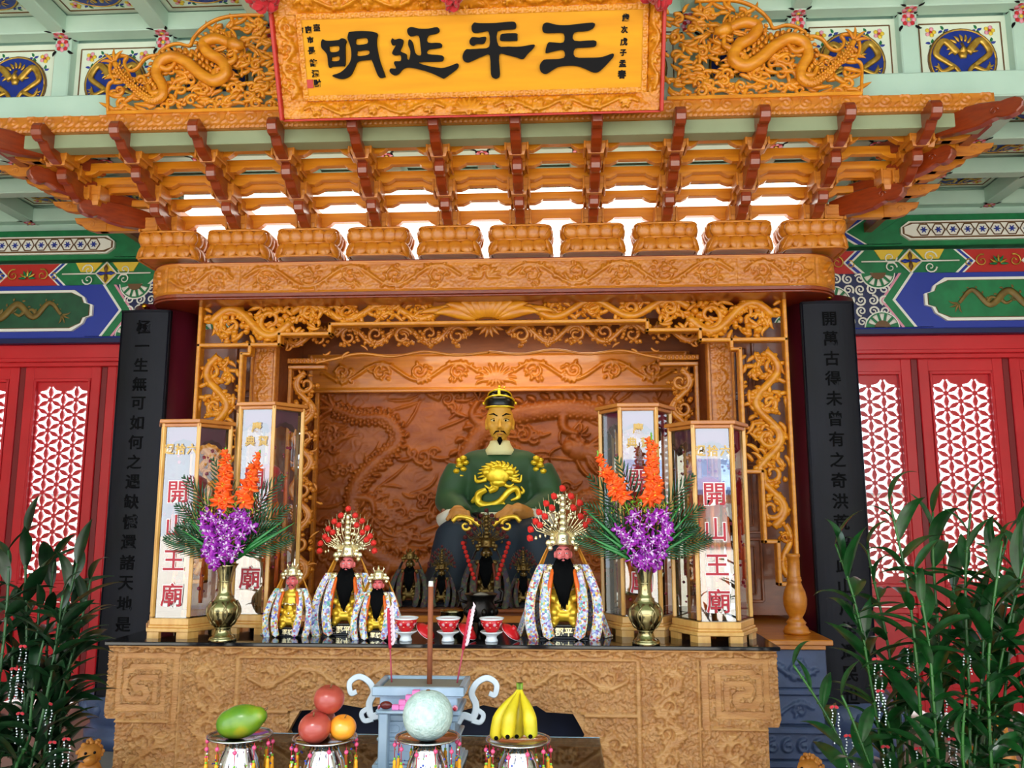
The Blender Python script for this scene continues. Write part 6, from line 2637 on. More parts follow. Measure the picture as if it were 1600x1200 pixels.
chest([(760, 765), (748, 772), (748, 785), (762, 790), (780, 784), (795, 768), (806, 764), (810, 776), (798, 782)], [4, 6, 6, 5.5, 5, 5, 5, 4, 1.5])
chest([(764, 768), (775, 762), (768, 752)], [4, 5, 5])
for c, s_ in (((778, 742), (19, 15)), ((762, 738), (9, 7)), ((796, 738), (9, 7)), ((779, 754), (12, 7)), ((771, 733), (6, 5)), ((788, 733), (6, 5))):
    q_ = S3(*c, chest_y(*c))
    b.ball(q_, 1, 12, sc=(s_[0] * U, .022, s_[1] * U))
for k in range(15):
    a = -.35 + k * (pi + .7) / 14
    chest([(779 + 15 * math.cos(a), 742 - 11 * math.sin(a)), (779 + 24 * math.cos(a) + 2, 742 - 18 * math.sin(a)), (779 + 33 * math.cos(a + .12), 742 - 22 * math.sin(a + .12))], [4, 3, .8], 6)
for L in ([(800, 750), (812, 752), (815, 742)], [(760, 750), (745, 752), (742, 742)], [(785, 785), (783, 795), (777, 800)], [(785, 785), (792, 795), (797, 799)], [(748, 778), (738, 784), (741, 776)],
          [(808, 772), (818, 768), (814, 760)], [(772, 756), (766, 763), (757, 758)], [(786, 756), (795, 760), (803, 756)]):
    chest(L, [3.2, 2.8, 1], 6)
put('gold_dragon', b, GOLDY, st, local=True)
for sx in (-1, 1):
    b = MB()
    for k in range(9):
        cx_, cy_ = 781 + sx * (57 + 6 * math.sin(k * 2.2)), 716 + k * 3.4
        q_ = S3(cx_ + sx * (k * 1.2), cy_, -.085 + .004 * k - .02 * math.cos(k * 2.2))
        b.ball(q_, 1, 8, sc=(6 * U, .03, 4.5 * U))
    put('shoulder_badge', b, GOLDY, st, local=True)
# collar
b = MB()
cn = S3(781, 700, .0)
b.lathe([(.125, cn[2] - .06), (.118, cn[2] - .02), (.085, cn[2] + .03), (.078, cn[2] + .055), (.07, cn[2] + .05)], (cn[0], .0, 0), 26)
put('white_collar', b, mat('cream_collar', '#e9e2a6', rough=.6), st, local=True)
# head
b = MB()
H3 = lambda x, y, d: S3(x, y, d)


def hb(x, y, d, rx, ry, rz, n=16):
    b.ball(H3(x, y, d), 1, n, sc=(rx * U, ry * U, rz * U))


hb(781, 655, .0, 21.5, 23, 27, 24)
hb(781, 671, -.03, 17, 16, 17, 20)
hb(781, 684, -.06, 8, 7, 6)
hb(781, 642, -.03, 18.5, 17, 13)
for sx in (-1, 1):
    hb(781 + sx * 12, 666, -.055, 7, 8, 8)
    hb(781 + sx * 20.5, 662, .01, 3, 5, 9)
    hb(781 + sx * 20.5, 668, .0, 2.6, 4, 5)
    b.tube([H3(781 + sx * 4, 650.5, -.103), H3(781 + sx * 10, 648.5, -.10), H3(781 + sx * 16, 650, -.08)], [2.2 * U, 2.2 * U, 1.2 * U], 8)
    hb(781 + sx * 3, 669.5, -.118, 2.4, 3, 2)
b.tube([H3(781, 653, -.10), H3(781, 662, -.122), H3(781, 669, -.138)], [2.2 * U, 2.4 * U, 3.4 * U], 10)
hb(781, 677, -.105, 6, 4, 1.8)
hb(781, 680.5, -.102, 5, 4, 1.8)
b.tube([H3(781, 705, .01), H3(781, 685, .01)], [12 * U, 12 * U], 16)
hd = fuse(b, .0062, 3)
put('head', hd, SKIN, st, local=True)
b = MB()
for sx in (-1, 1):
    b.ball(H3(781 + sx * 9.5, 657, -.092), 1, 12, sc=(4.4 * U, 3 * U, 2.0 * U), mi=0)
    b.ball(H3(781 + sx * 9.2, 657, -.104), 1, 10, sc=(1.7 * U, 1.4 * U, 1.7 * U), mi=1)
    b.tube([H3(781 + sx * 4.5, 655.5, -.104), H3(781 + sx * 9.5, 654, -.108), H3(781 + sx * 14.5, 656, -.09)], .5 * U, 5, mi=1)
    b.tube([H3(781 + sx * 4, 650, -.118), H3(781 + sx * 10, 646.5, -.115), H3(781 + sx * 17, 647.5, -.085)], [.8 * U, 1.3 * U, .4 * U], 6, mi=1)
put('eye', b, [mat('eye_white', '#e9d9a0', rough=.3), BEARD], st, local=True)
b = MB()
for sx in (-1, 1):
    b.tube([H3(781 + sx * 1, 673.5, -.125), H3(781 + sx * 6, 674, -.118), H3(781 + sx * 10.5, 679, -.098)], [.9 * U, 1.3 * U, .4 * U], 6)
b.tube([H3(781, 683, -.112), H3(781, 688, -.108), H3(781, 695, -.09)], [2.2 * U, 4.5 * U, 1.0 * U], 8)
put('goatee', b, BEARD, st, local=True)
b = MB()
hb(781, 678.3, -.125, 4.2, 1.5, .9)
put('lip', b, mat('lip_red', '#a8502a', rough=.5), st, local=True)
# black court hat with gold bands
hc = S3(781, 634, .0)
b = MB()
pr = [(22, -5), (22.5, 0), (22.5, 8), (20, 11), (17.5, 12), (17.5, 20), (14, 24), (5, 26), (.01, 26.5)]
b.lathe([(r * U, hc[2] + z_ * U) for r, z_ in pr], (hc[0], .0, 0), 30)
put('court_hat', b, mat('black_lacquered_gauze', '#0b0c0a', rough=.3), st, local=True)
b = MB()
b.tube([(hc[0] + 23.2 * U * math.sin(a), -23.2 * U * math.cos(a), hc[2] + (6 + 7.5 * math.cos(a)) * U) for a in np.linspace(-1.75, 1.75, 26)], 1.5 * U, 7)
b.tube([(hc[0] + 18.5 * U * math.sin(a), -18.5 * U * math.cos(a), hc[2] + (15 + 8 * math.cos(a)) * U) for a in np.linspace(-1.75, 1.75, 26)], 1.3 * U, 7)
b.tube([(hc[0] + 22.2 * U * math.sin(a), -22.2 * U * math.cos(a), hc[2] - 3.5 * U) for a in np.linspace(-1.8, 1.8, 26)], 1.6 * U, 7)
for sx in (-1, 1):
    b.ball((hc[0] + sx * 25 * U, -.02, hc[2] + 3 * U), 2.6 * U, 8)
b.box((hc[0], -18 * U, hc[2] + 20 * U), (5 * U, 3 * U, 10 * U), .004)
b.ball((hc[0], -14 * U, hc[2] + 28 * U), 2.4 * U, 8)
b.ball((hc[0] + 8 * U, -14 * U, hc[2] + 27 * U), 1.8 * U, 8)
put('gold_band', b, GOLDY, st, local=True)


def hand(wr, palm, tips, thumb, name='hand'):
    """palm and five unequal bent fingers, grown together into one skin"""
    b = MB()
    wr, palm = np.array(wr), np.array(palm)
    b.tube([wr, (wr + palm) / 2, palm], [.055, .062, .06], 12)
    b.ball(palm, 1, 14, sc=(.07, .06, .042))
    for i, tp in enumerate(tips):
        tp = np.array(tp)
        kn = palm + (tp - palm) * .42
        kn[2] += .022
        m_ = palm + (tp - palm) * .75
        m_[2] += .014
        b.tube([palm + (kn - palm) * .3, kn, m_, tp], [.021, .020, .018, .015], 8)
    th = [np.array(q_) for q_ in thumb]
    b.tube([palm + (th[0] - palm) * .3, th[0], th[1]], [.024, .021, .016], 8)
    put(name, fuse(b, .0065, 2), HAND, st, local=True)


# the hand by the green sleeve, closed over the lap; and the open one laid across the belt
p = S3(716, 801, -.36)
hand(S3(712, 806, -.24), p, [S3(698, 813, -.42), S3(707, 814, -.44), S3(717, 814, -.44), S3(726, 812, -.43)], [S3(731, 801, -.40), S3(733, 810, -.42)])
p = S3(806, 797, -.36)
hand(S3(828, 806, -.24), p, [S3(772, 808, -.42), S3(776, 811, -.45), S3(784, 813, -.46), S3(794, 813, -.45)], [S3(794, 791, -.36), S3(785, 800, -.39)])
for sx, wx, ex in ((-1, 703, 690), (1, 838, 862)):
    b = MB()
    w1 = S3(wx, 808, -.24)
    b.tube([S3(ex, 815, -.20), w1, S3(wx - sx * 6, 806, -.28)], [.06, .062, .056], 14, flat=None)
    put('white_cuff', b, mat('white_inner_sleeve', '#e6e2d2', rough=.6), st, local=True)
# the chair the statue sits on, just seen as carved gold arms
b = MB()
for sx in (-1, 1):
    b.box((sx * .40, .05, .33), (.06, .5, .66), .01)
b.box((0, .14, .25), (.84, .46, .5), .01)
put('chair_seat', b, WD, st, local=True)

# ================================================================ square pewter censer on the offering table
YC = -.62
uc = (YC + 3.6) / FPX * 1.02
zc_ = lambda py: PZ(660, py, YC)
c0 = P(660, 1100, YC)
cen = thing('square_censer', 'blue-grey square pewter incense burner with white scroll handles behind the melon', 'censer', (c0.x, YC, ZO + .001))
cx = 0
hz = lambda py: zc_(py) - ZO
b = MB()
zt_ = hz(1066)
for (z0, z1, w, d) in ((0, .012, .30, .20), (.012, .022, .28, .185), (.022, hz(1148), .255, .17), (hz(1148), hz(1143), .275, .185), (hz(1143), hz(1118), .245, .165), (hz(1118), hz(1108), .27, .18), (hz(1108), hz(1100), .285, .19), (hz(1100), hz(1080), .262, .175)):
    if z1 > z0:
        b.box((cx, 0, (z0 + z1) / 2), (w, d, z1 - z0), .003)
for sx, sy, w, d in ((0, -1, .31, .02), (0, 1, .31, .02), (-1, 0, .02, .20), (1, 0, .02, .20)):
    b.box((sx * .145, sy * .095, zt_ - .012), (w, d, .03), .003)
b.box((0, 0, hz(1080)), (.29, .19, .006))
put('body', b, PEWTER, cen, local=True)
b = MB()
for z_, dz in ((hz(1130), .012), (hz(1158), .010)):
    for x in (-.085, -.03, .03, .085):
        pts = rounded(.045, 2 * dz, dz * .9, 4)
        b.tube([(x + p_[0], -.086 if z_ > .05 else -.092, z_ + p_[1]) for p_ in pts + pts[:1]], .0012, 5)
for k in range(26):
    b.ball((-.13 + k * .0104, -.098, hz(1074)), 1, 6, sc=(.003, .002, .005))
put('cast_ornament', b, PEWTER, cen, local=True)
for sx in (-1, 1):
    b = MB()
    x0 = .14
    pts = smooth_path([(x0 - .02, .10), (x0 + .0, .125), (x0 + .035, .12), (x0 + .045, .16), (x0 + .03, .20), (x0 + .05, .235), (x0 + .085, .25), (x0 + .115, .23), (x0 + .11, .195), (x0 + .09, .20)], 7)
    pts[:, 1] += hz(1066) - .235
    b.tube(np.stack([sx * pts[:, 0], np.zeros(len(pts)), pts[:, 1]], -1), np.linspace(.014, .009, len(pts)), 8, flat=.012)
    p2 = smooth_path([(x0 + .04, .15), (x0 + .07, .13), (x0 + .06, .105), (x0 + .03, .11)], 6)
    p2[:, 1] += hz(1066) - .235
    b.tube(np.stack([sx * p2[:, 0], np.zeros(len(p2)), p2[:, 1]], -1), .009, 8, flat=.011)
    put('scroll_handle', b, mat('whitened_pewter', '#c9d3dc', '#dde4ea', rough=.4, metal=.3, scale=20), cen, local=True)
b = MB()
for sx in (-1, 1):
    b.ball((sx * .125, -.10, hz(1096)), .010, 10, mi=0)
    b.lathe([(.010, 0), (.013, .002), (.010, .004)], (0, 0, 0), 12, cap=False)
    b.ball((sx * .125, -.108, hz(1096)), .006, 8, mi=1)
put('knob', b, [PINKP, LRED], cen, local=True)
put('ash', MB().box((0, 0, zt_ - .012), (.27, .175, .012), .004), MATS['incense_ash'], cen, local=True)

# incense
zi = ZO + zt_ - .008
BRI = mat('brown_incense', '#8a4a2c', '#9c583a', rough=.8, scale=30)
x_ = PX(672, 1000, YC)
tp = PZ(672, 908, YC)
t = thing('incense_stick', 'thick brown incense stick standing upright in the middle of the pewter censer', 'incense', (x_, YC, zi))
put('stick', MB().tube([(x_, YC, zi), (x_, YC, tp - .018)], .0092, 12), BRI, t)
put('ash_tip', MB().tube([(x_, YC, tp - .018), (x_, YC, tp)], [.009, .0082], 12), mat('white_ash', '#e9e6e0', rough=.9), t)
REDS = mat('red_incense', '#b01030', '#d02a4c', rough=.7, scale=60)
PSH = mat('pink_shaving', '#f2d3dc', rough=.7)
for (xa, ya, xb, yb, lab) in ((612, 1064, 607, 950, 'red incense stick with curling pale ash, by the scroll handle near the apples'), (714, 1064, 735, 952, 'red incense stick with curling pale ash, leaning towards the melon side handle')):
    A, B = P(xa, ya, YC + .02), P(xb, yb, YC + .02)
    A = Vector((A.x, A.y, zi))
    t = thing('incense_stick', lab, 'incense', A, 'red incense sticks in the censer')
    mid = A.lerp(B, .45)
    put('thin_stem', MB().tube([A, mid], .0028, 6), mat('pink_stem', '#b8485a', rough=.7), t)
    put('stick', MB().tube([mid, A.lerp(B, .47), A.lerp(B, .9), B], [.003, .0062, .0066, .004], 8), REDS, t)
    b = MB()
    for k in range(9):
        q_ = A.lerp(B, .5 + k * .058)
        b.tube([q_, q_ + Vector((.010, -.006, .006)), q_ + Vector((.017, -.008, .022)), q_ + Vector((.012, -.008, .034))], [.003, .006, .005, .001], 6, flat=.002)
    put('ash_curl', b, PSH, t)
# pink blocks stacked in steps and a dark red moon block on the censer's front ledge
PB = mat('pink_soap_block', '#f27ac0', '#f890cc', rough=.5, scale=8)
le = thing('pink_block', 'pink block', 'block', (0, 0, 0))
COL.objects.unlink(le)
rows = [(0, 4), (1, 3), (2, 2), (3, 1)]
BW, BH = .0235, .0155
xb0 = PX(618, 1106, YC - .16)
zb0_ = ZO
led = thing('censer_shelf', 'small pewter ledge carrying the pink blocks before the censer', 'stand', (c0.x, YC - .155, ZO + .001))
zl = PZ(650, 1110, YC - .16) - ZO
put('shelf_top', MB().box((0, 0, zl - .004), (.24, .055, .008), .002), PEWTER, led, local=True)
b = MB()
for sx in (-1, 1):
    b.box((sx * .10, 0, (zl - .008) / 2), (.03, .045, zl - .008), .003)
put('foot', b, PEWTER, led, local=True)
names = ['bottom row, end next to the moon block', 'bottom row, second from the moon block', 'bottom row, third from the moon block', 'bottom row, end against the melon', 'second row, nearest the moon block', 'second row, middle', 'second row, nearest the melon', 'third row, nearer the moon block', 'third row, nearer the melon', 'topmost of the stack']
i = 0
for r_, n in rows:
    for k in range(n):
        x = xb0 + (k + r_ * .9) * (BW + .001)
        z = ZO + .001 + zl + r_ * BH
        t = tag(put('pink_block', MB().box((x, YC - .155, z + BH / 2), (BW, .022, BH - .0006), .0015), PB, None, loc=(x, YC - .155, z)), 'pink block on the censer ledge, ' + names[i], 'block', 'pink blocks before the censer')
        i += 1
bpy.data.objects.remove(le)
x = PX(603, 1096, YC - .16)
mbk = MB().ball((x, YC - .155, ZO + .001 + zl + .013), 1, 14, sc=(.021, .012, .013))
tag(put('moon_block', mbk, mat('dark_red_lacquer_wood', '#5a1410', '#6e1c14', rough=.25, scale=10), None, loc=(x, YC - .155, ZO + zl + .001)), 'dark red crescent divination block on the ledge beside the pink blocks', 'moon block')

# ================================================================ steel fruit stands with tasselled rims
YF2 = -1.2
uf = .00187
APX = mat('bead_pink', '#d84a78', rough=.3)
TYEL = mat('tassel_yellow', '#f0a018', rough=.6)


def stand(px_, py, label):
    c = P(px_, py, YF2)
    H = c.z - ZO
    t = thing('fruit_stand', label, 'stand', (c.x, YF2, ZO + .001), 'steel fruit stands')
    prof = [(.052, 0), (.054, .006), (.046, .014), (.038, .03), (.045, .05), (.058, .09), (.060, .13), (.052, .165), (.040, H - .035), (.038, H - .022), (.05, H - .014), (.082, H - .002), (.087, H), (.086, H + .002), (.078, H - .002), (.04, H - .009), (.0001, H - .010)]
    put('pedestal_dish', MB().lathe(prof, (0, 0, 0), 40), SILVER, t, local=True)
    put('rolled_rim', MB().tube([(.087 * math.cos(a), .087 * math.sin(a), H + .001) for a in np.linspace(0, 2 * pi, 41)], .0026, 7), SILVER, t, local=True)
    tm = MB()
    tm.ball((0, 0, -.012), .0062, 8, mi=0)
    tm.tube([(0, 0, 0), (0, 0, -.045)], .0012, 5, mi=1)
    tm.ball((0, 0, -.048), .004, 6, mi=3)
    tm.lathe([(.002, -.05), (.0055, -.056), (.0045, -.062), (.0075, -.095), (.006, -.1)], (0, 0, 0), 8, mi=2)
    me = tm.mesh('tassel')
    for m_ in (APX, LRED, TYEL, LEAFL):
        me.materials.append(m_)
    for k in range(11):
        a = k * 2 * pi / 11 + px_ * .1
        o = put('tassel', me, None, t, local=True)
        o.location = (.089 * math.cos(a), .089 * math.sin(a), H - .004 - .008 * (k % 2))
    b = MB()
    rr = random.Random(px_)
    for k in range(90):
        a = rr.uniform(0, 6.28)
        z_ = rr.uniform(.02, .12)
        b.ball((.088 * math.cos(a), .088 * math.sin(a), H - z_), rr.uniform(.0018, .0035), 5, mi=rr.choice((0, 1, 2, 3)))
    o = put('bead_fringe', b, [APX, PORC, PBLUE, LEAFL], t, local=True, kind='stuff')
    return c, H


dish = {}
for px_, py, lab in ((375, 1149, 'steel tasselled stand carrying the mango'), (508, 1153, 'steel tasselled stand carrying the apples and the orange'), (668, 1152, 'steel tasselled stand carrying the round melon'), (810, 1156, 'steel tasselled stand carrying the bananas')):
    dish[px_] = stand(px_, py, lab)
DZ = -.009


def fr(px_):
    c, H = dish[px_]
    return c.x, ZO + .001 + H + DZ


MANGO = mat('mango_skin', '#2c6a12', ['#6a8a14', '#d8a01a'], rough=.35, scale=7, contrast=(.35, .75), bump=.05, coat=.2)
x, z = fr(375)
b = MB()
b.ball((x + .0, YF2, z + .045), 1, 26, sc=(.066, .045, .045), M=Matrix.Rotation(math.radians(-12), 4, 'Y'))
b.ball((x - .022, YF2, z + .040), 1, 20, sc=(.046, .044, .040))
b.ball((x + .045, YF2, z + .060), 1, 20, sc=(.030, .028, .026))
mg = thing('mango', 'ripe green mango with a yellow patch on the steel stand at the table end', 'fruit', (x, YF2, z))
put('flesh', fuse(b, .004, 8), MANGO, mg)
put('stalk', MB().tube([(x + .066, YF2, z + .075), (x + .075, YF2, z + .082)], .003, 6), BROWNP, mg)

AP = mat('apple_skin', '#93302a', ['#b04c3c', '#cc8450'], rough=.3, scale=6, stretch=(1, 1, 3), contrast=(.35, .8), coat=.3)
AP2 = mat('orange_apple_skin', '#e07a1e', ['#f0a02a', '#d0502a'], rough=.28, scale=5, contrast=(.35, .75), coat=.3)


def apple(x, y, z, r, m_, label, tilt=(0, 0)):
    t = thing('apple', label, 'fruit', (x, y, z), 'apples piled on the second stand')
    prof = []
    for k in range(19):
        a = -pi / 2 + pi * k / 18
        rr_ = r * math.cos(a) * (1.0 + .06 * math.sin(a))
        zz = r * .92 * math.sin(a)
        if k > 15:
            zz -= r * .16 * (k - 15) / 3
        if k < 2:
            zz += r * .08 * (2 - k) / 2
        prof.append((max(rr_, 1e-4), zz))
    M = Matrix.Translation((0, 0, r * .86)) @ Matrix.Rotation(tilt[0], 4, 'X') @ Matrix.Rotation(tilt[1], 4, 'Y')
    put('skin', MB().merge(MB().lathe(prof, (0, 0, 0), 28, rib=None), M), m_, t, local=True)
    put('stalk', MB().merge(MB().tube([(0, 0, r * .7), (r * .1, 0, r * 1.05)], r * .045, 6), M), BROWNP, t, local=True)


x, z = fr(508)
ra = .044
apple(x - .021, YF2 - .030, z + .003, .0445, AP, 'red apple at the front of the pile on the second stand', (.3, -.1))
apple(x + .050, YF2 - .006, z + .005, .037, AP2, 'orange-yellow apple at the side of the pile nearest the censer', (.2, .2))
apple(x - .026, YF2 + .050, z + .006, .040, AP, 'red apple mostly hidden at the back of the pile', (0, 0))
apple(x + .006, YF2 + .006, z + .072, .0425, AP, 'apple on top of the pile with its stalk end up', (.15, .1))

x, z = fr(668)
ml_ = thing('melon', 'large pale grey-green netted melon on the third steel stand', 'fruit', (x, YF2, z))
b = MB().lathe([(max(1e-4, .069 * math.cos(a) ** .9), .066 + .066 * math.sin(a)) for a in np.linspace(-pi / 2 + .001, pi / 2 - .001, 24)], (x, YF2, z), 36)
put('rind', b, mat('netted_melon_rind', '#9db5b0', '#c0d2cc', rough=.55, scale=60, bump=.5, bscale=140, detail=6), ml_)
put('stalk', MB().lathe([(.008, .13), (.005, .134), (.0001, .135)], (x, YF2, z), 10), BROWNP, ml_)

x, z = fr(810)
BAN = mat('banana_skin', '#a89a14', ['#d0b81c', '#8f9a18'], rough=.45, scale=8, contrast=(.3, .7))
for k, (dx, dy, lx, lab) in enumerate(((-.058, .000, -.5, 'banana leaning furthest towards the melon'), (-.026, -.030, -.2, 'front banana beside the one leaning to the melon'), (-.004, .022, .0, 'banana at the back of the hand, tip just seen'), (.034, -.024, .3, 'front banana furthest from the melon'))):
    t = thing('banana', lab + ' on the fourth stand', 'fruit', (x, YF2, z), 'bananas of one upright hand')
    tip = np.array((x + dx, YF2 + dy - .012, z + .014 + (.012 if k % 2 else 0)))
    top = np.array((x + .004 + dx * .06, YF2 + .010, z + .138))
    mid = (tip * .5 + top * .5) + np.array((dx * .32, -.020 + dy * .3, .0))
    pts = smooth_path([tip, tip * .72 + mid * .28 + np.array((dx * .05, -.004, 0)), mid, mid * .4 + top * .6, top], 5)
    n = len(pts)
    f = np.linspace(0, 1, n)
    rad = np.interp(f, [0, .04, .15, .45, .7, .85, 1], [.006, .013, .019, .0195, .012, .006, .005])
    put('skin', MB().tube(pts, rad, 7), BAN, t)
    put('blossom_end', MB().ball(pts[3] + np.array((0, -rad[3] * .9, -.002)), 1, 8, sc=(.0065, .005, .0065)), BEARD, t)
    put('stem', MB().tube([top - np.array((0, 0, .03)), top, top + np.array((0, 0, .018))], [.006, .006, .007], 7), mat('banana_stem_green', '#6a8a1c', rough=.5), t)

# ================================================================ carved wooden lions near the floor
LION = mat('orange_lion_wood', '#a8641e', '#cc8432', rough=.45, scale=12, bump=.25)


def lion(x, y, z, k, rz, label):
    t = thing('wooden_lion', label, 'carving', (x, y, z), 'small carved wooden lions')
    t.rotation_euler = (0, 0, rz)
    b = MB()
    for c, s_ in (((0, .05, .10), (.07, .09, .08)), ((0, -.02, .14), (.065, .06, .08)), ((0, -.05, .24), (.06, .055, .055)), ((0, -.10, .225), (.036, .035, .028)), ((0, -.095, .205), (.03, .03, .014)), ((0, -.128, .235), (.014, .01, .01)),
                  ((-.035, -.02, .28), (.016, .012, .022)), ((.035, -.02, .28), (.016, .012, .022)), ((0, .14, .15), (.02, .025, .07))):
        b.ball(tuple(np.array(c) * k), 1, 14, sc=tuple(np.array(s_) * k))
    for sx in (-1, 1):
        b.tube([(sx * .04 * k, -.04 * k, .16 * k), (sx * .045 * k, -.07 * k, .08 * k), (sx * .045 * k, -.09 * k, .015 * k), (sx * .045 * k, -.12 * k, .012 * k)], [.03 * k, .024 * k, .022 * k, .018 * k], 10)
        b.tube([(sx * .055 * k, .08 * k, .09 * k), (sx * .07 * k, .02 * k, .06 * k), (sx * .065 * k, .04 * k, .015 * k), (sx * .065 * k, -.02 * k, .012 * k)], [.045 * k, .03 * k, .022 * k, .018 * k], 10)
    put('body', fuse(b, .008 * k, 3), LION, t, local=True)
    b = MB()
    rr = random.Random(int(x * 10))
    for j in range(44):
        a = rr.uniform(0, 6.28)
        r = rr.uniform(.045, .062)
        q_ = np.array((r * math.cos(a), -.03 + rr.uniform(-.01, .05), .245 + r * math.sin(a))) * k
        b.ball(tuple(q_), .013 * k, 7)
    put('curly_mane', b, LION, t, local=True)
    b = MB()
    for sx in (-1, 1):
        b.ball((sx * .022 * k, -.098 * k, .258 * k), .008 * k, 8)
    put('eye', b, INK, t, local=True)
    put('plinth', MB().box((0, 0, -.012 * k), (.2 * k, .3 * k, .03 * k), .005), LION, t, local=True)
    # what the lion stands on
    return t


for (px_, py, Y, k, rz, lab, lab2) in ((142, 1160, -.22, .72, .5, 'small orange wooden lion crouching beside the table leg under the dark bamboo', 'low wooden plant stand under the lion near the mango'),
                                       (1266, 1184, -.22, .72, -.5, 'small orange wooden lion, only its head showing beside the table at the bamboo', 'low wooden stand under the lion by the stone altar'),
                                       (1545, 1108, .35, 1.05, -.3, 'larger orange wooden lion carving among the bamboo before the red door', 'low wooden stand under the larger lion in the bamboo')):
    c = P(px_, py, Y)
    zb = c.z - .29 * k
    lion(c.x, Y, zb, k, rz, lab)
    s_ = thing('carving_stand', lab2, 'stand', (c.x, Y, 0), 'low stands')
    put('top_board', MB().box((0, 0, zb - .027 * k - .02), (.3, .34, .03), .005), WD, s_, local=True)
    for sx in (-1, 1):
        for sy in (-1, 1):
            hh = zb - .027 * k - .035
            put('leg', MB().box((sx * .12, sy * .14, hh / 2), (.035, .035, hh), .004), WD, s_, local=True)

# ================================================================ lucky bamboo
LEAFD = mat('shaded_bamboo_leaf', '#061c0b', '#103216', rough=.3, scale=5, spec=.6)  # darker leaf copy; the shade on one clump is put into its colour


def leaf_mesh(seed):
    rr = random.Random(seed)
    L = 1.0
    n = 12
    V = []
    w = .115
    dr = rr.uniform(.5, 1.6)
    ang = rr.uniform(.2, .7)
    p = np.array((0., 0.))
    a = ang
    for i in range(n + 1):
        f = i / n
        ww = w * (math.sin(pi * min(1, f * 1.02 + .02)) ** .7) * (1.25 - .5 * f) + .004
        V.append([(p[0], s_ * ww, p[1] + abs(s_) * ww * .35) for s_ in (-1, -.5, 0, .5, 1)])
        p = p + L / n * np.array((math.cos(a), math.sin(a)))
        a -= dr / n * (.4 + 1.3 * f)
    m_ = MB().grid(np.array(V)).mesh('leaf')
    return m_


LM = [leaf_mesh(k) for k in range(5)]
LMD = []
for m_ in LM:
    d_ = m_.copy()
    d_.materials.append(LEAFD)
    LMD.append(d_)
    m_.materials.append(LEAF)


def stalk(plant, x, y, ztop, seed, dark, z0, bend=0.0, curl=False, nleaf=22, rstem=.0065, leafspan=.72):
    rr = random.Random(seed)
    H = ztop - z0
    pts = []
    for i in range(15):
        f = i / 14
        if curl and .15 < f < .6:
            a = (f - .15) / .45 * 2 * pi * 1.5
            pts.append((x + .07 * math.sin(a) + bend * f, y + .07 * math.cos(a) - .07, z0 + H * f))
        else:
            pts.append((x + bend * f * f + .008 * math.sin(f * 9 + seed), y + .01 * math.sin(f * 7 + seed), z0 + H * f))
    pts = smooth_path(pts, 3)
    b = MB().tube(pts, np.linspace(rstem, rstem * .6, len(pts)), 8)
    for i in range(2, len(pts) - 1, 2):
        d = pts[i + 1] - pts[i]
        b.tube([pts[i] - d * .08, pts[i], pts[i] + d * .08], [rstem * .9, rstem * 1.25, rstem * .9], 8)
    put('bamboo_stalk', b, STEM if not dark else mat('shaded_bamboo_stem', '#1c4020', '#2c5a2a', rough=.35, scale=8), plant)
    base = WL[plant.name]
    for k in range(nleaf):
        f = 1 - leafspan * (k / nleaf) ** .9
        q_ = pts[min(len(pts) - 1, int(f * (len(pts) - 1)))]
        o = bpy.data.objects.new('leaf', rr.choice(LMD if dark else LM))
        COL.objects.link(o)
        o.parent = plant
        o.location = Vector(q_) - base
        s_ = rr.uniform(.13, .22) * (.75 if k < 2 else 1)
        up_ = 1.0 if k < 3 else rr.uniform(.0, .6)
        o.rotation_euler = (rr.uniform(-.5, .5), -up_ * rr.uniform(.5, 1.1), k * 2.4 + rr.uniform(-.5, .5))
        o.scale = (s_, s_ * rr.uniform(.8, 1.15), s_)


def beadstring(px_, py, Y, n, plant):
    c = P(px_, py, Y)
    b = MB()
    for s_ in (0, 1):
        for k in range(n):
            b.ball((c.x + s_ * .019 + .002 * math.sin(k * 1.3), Y, c.z - k * .0088 - s_ * .01), .0029, 6)
    put('white_bead_string', b, PORC, plant)
    b = MB()
    for sx in (-1, 1):
        b.ball((c.x + .007 + sx * .007, Y, c.z + .010), 1, 8, sc=(.008, .004, .005), M=Matrix.Rotation(sx * .4, 4, 'Y'))
    put('red_bow', b, REDC, plant)


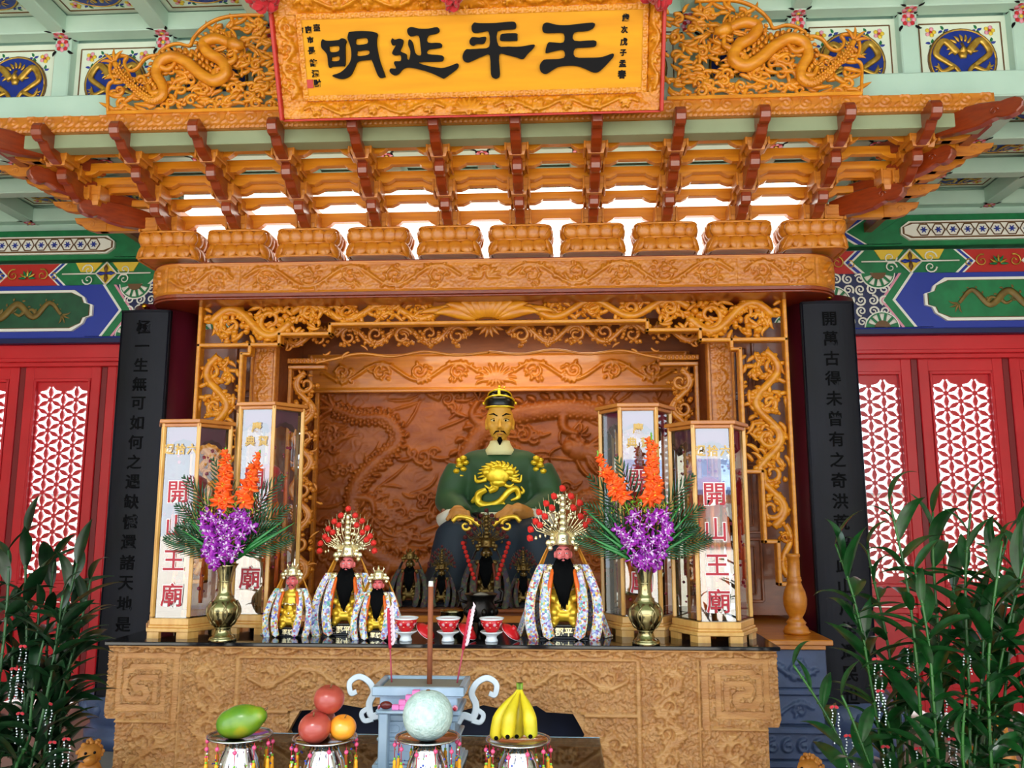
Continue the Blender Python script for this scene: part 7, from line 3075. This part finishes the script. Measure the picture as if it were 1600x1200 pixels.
def bamboo(x, y, label, spec, dark, potz=.42):
    t = thing('lucky_bamboo', label, 'plant', (x, y, potz))
    ps = thing('plant_pedestal', label.split(',')[0].replace('lucky bamboo', 'wooden pedestal below the bamboo') , 'stand', (x, y, 0))
    ps['label'] = 'low wooden pedestal under the ' + ('dark bamboo beside the mango end of the table' if dark else 'bright bamboo in front of the red lattice doors')
    put('top_board', MB().box((x, y, .13), (.62, .5, .03), .005), WD, ps)
    for sx in (-1, 1):
        for sy in (-1, 1):
            put('leg', MB().box((x + sx * .26, y + sy * .2, .057), (.05, .05, .115), .004), WD, ps)
    pot = thing('plant_vase', 'wide blue glazed pot holding the ' + ('dark bamboo' if dark else 'bright bamboo before the doors'), 'pot', (x, y, .145))
    put('body', MB().lathe([(.16, .145), (.2, .2), (.25, .32), (.27, .42), (.28, .43), (.26, .44), (.24, .40)], (x, y, 0), 36), mat('blue_glaze', '#16224a', '#22326a', rough=.15, scale=6), pot)
    put('pebble_fill', MB().lathe([(.245, .385), (.1, .4), (.0001, .405)], (x, y, 0), 24), mat('grey_pebbles', '#77736a', '#98948a', rough=.8, scale=60), pot)
    t.location = (x, y, .39)
    WL[t.name] = Vector((x, y, .39))
    for i, (px_, py, dY, kw) in enumerate(spec):
        c = P(px_, py, y + dY)
        # stalks start in the pot and lean out to their tops
        x0 = x + max(-.2, min(.2, (c.x - x) * .45))
        stalk(t, x0, y + max(-.18, min(.18, dY)), c.z, i * 7 + (3 if dark else 0), dark, .39, bend=c.x - x0, **kw)
    return t


YP = -.78
t = bamboo(PX(1445, 1000, YP), YP, 'tall bright green lucky bamboo with white bead strings in front of the red lattice doors',
           [(1305, 850, 0, {}), (1393, 782, -.1, {}), (1360, 860, .1, {}), (1462, 800, .05, {}), (1518, 802, -.05, {}), (1575, 830, .1, {}), (1560, 845, -.15, {}), (1600, 850, 0, {}), (1490, 870, .15, {}), (1430, 890, -.15, {}),
            (1243, 1040, -.05, dict(nleaf=9, leafspan=.6)), (1590, 900, .15, {}), (1620, 800, .05, {}), (1665, 840, -.05, {}), (1510, 1090, -.2, dict(nleaf=10)), (1310, 1085, -.15, dict(nleaf=9)),
            (1395, 1060, .12, dict(nleaf=3, leafspan=.2)), (1403, 1050, .12, dict(nleaf=2, leafspan=.2)), (1412, 1070, .13, dict(nleaf=3, leafspan=.2)), (1545, 930, 0, {}), (1340, 960, .0, {})], False)
for px_, py, n in ((1366, 1035, 12), (1372, 1085, 9), (1300, 1110, 10), (1322, 1155, 12), (1418, 1015, 9), (1468, 1090, 14), (1483, 1160, 8), (1380, 1172, 8), (1432, 1175, 8), (1505, 1020, 6)):
    beadstring(px_, py, YP - .05, int(n * 1.2), t)
YL = -.82
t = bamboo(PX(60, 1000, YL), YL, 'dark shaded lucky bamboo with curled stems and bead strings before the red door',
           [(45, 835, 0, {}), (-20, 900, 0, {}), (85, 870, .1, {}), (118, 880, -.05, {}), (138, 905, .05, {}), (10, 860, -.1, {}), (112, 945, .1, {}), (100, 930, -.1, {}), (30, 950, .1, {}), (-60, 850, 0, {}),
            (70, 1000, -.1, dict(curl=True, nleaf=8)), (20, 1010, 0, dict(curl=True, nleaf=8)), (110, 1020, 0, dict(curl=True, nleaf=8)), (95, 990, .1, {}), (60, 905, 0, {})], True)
for px_, py, n in ((18, 1050, 11), (32, 1015, 18), (28, 1120, 10), (72, 1105, 9), (78, 1165, 9), (100, 1160, 9)):
    beadstring(px_, py, YL - .08, n, t)
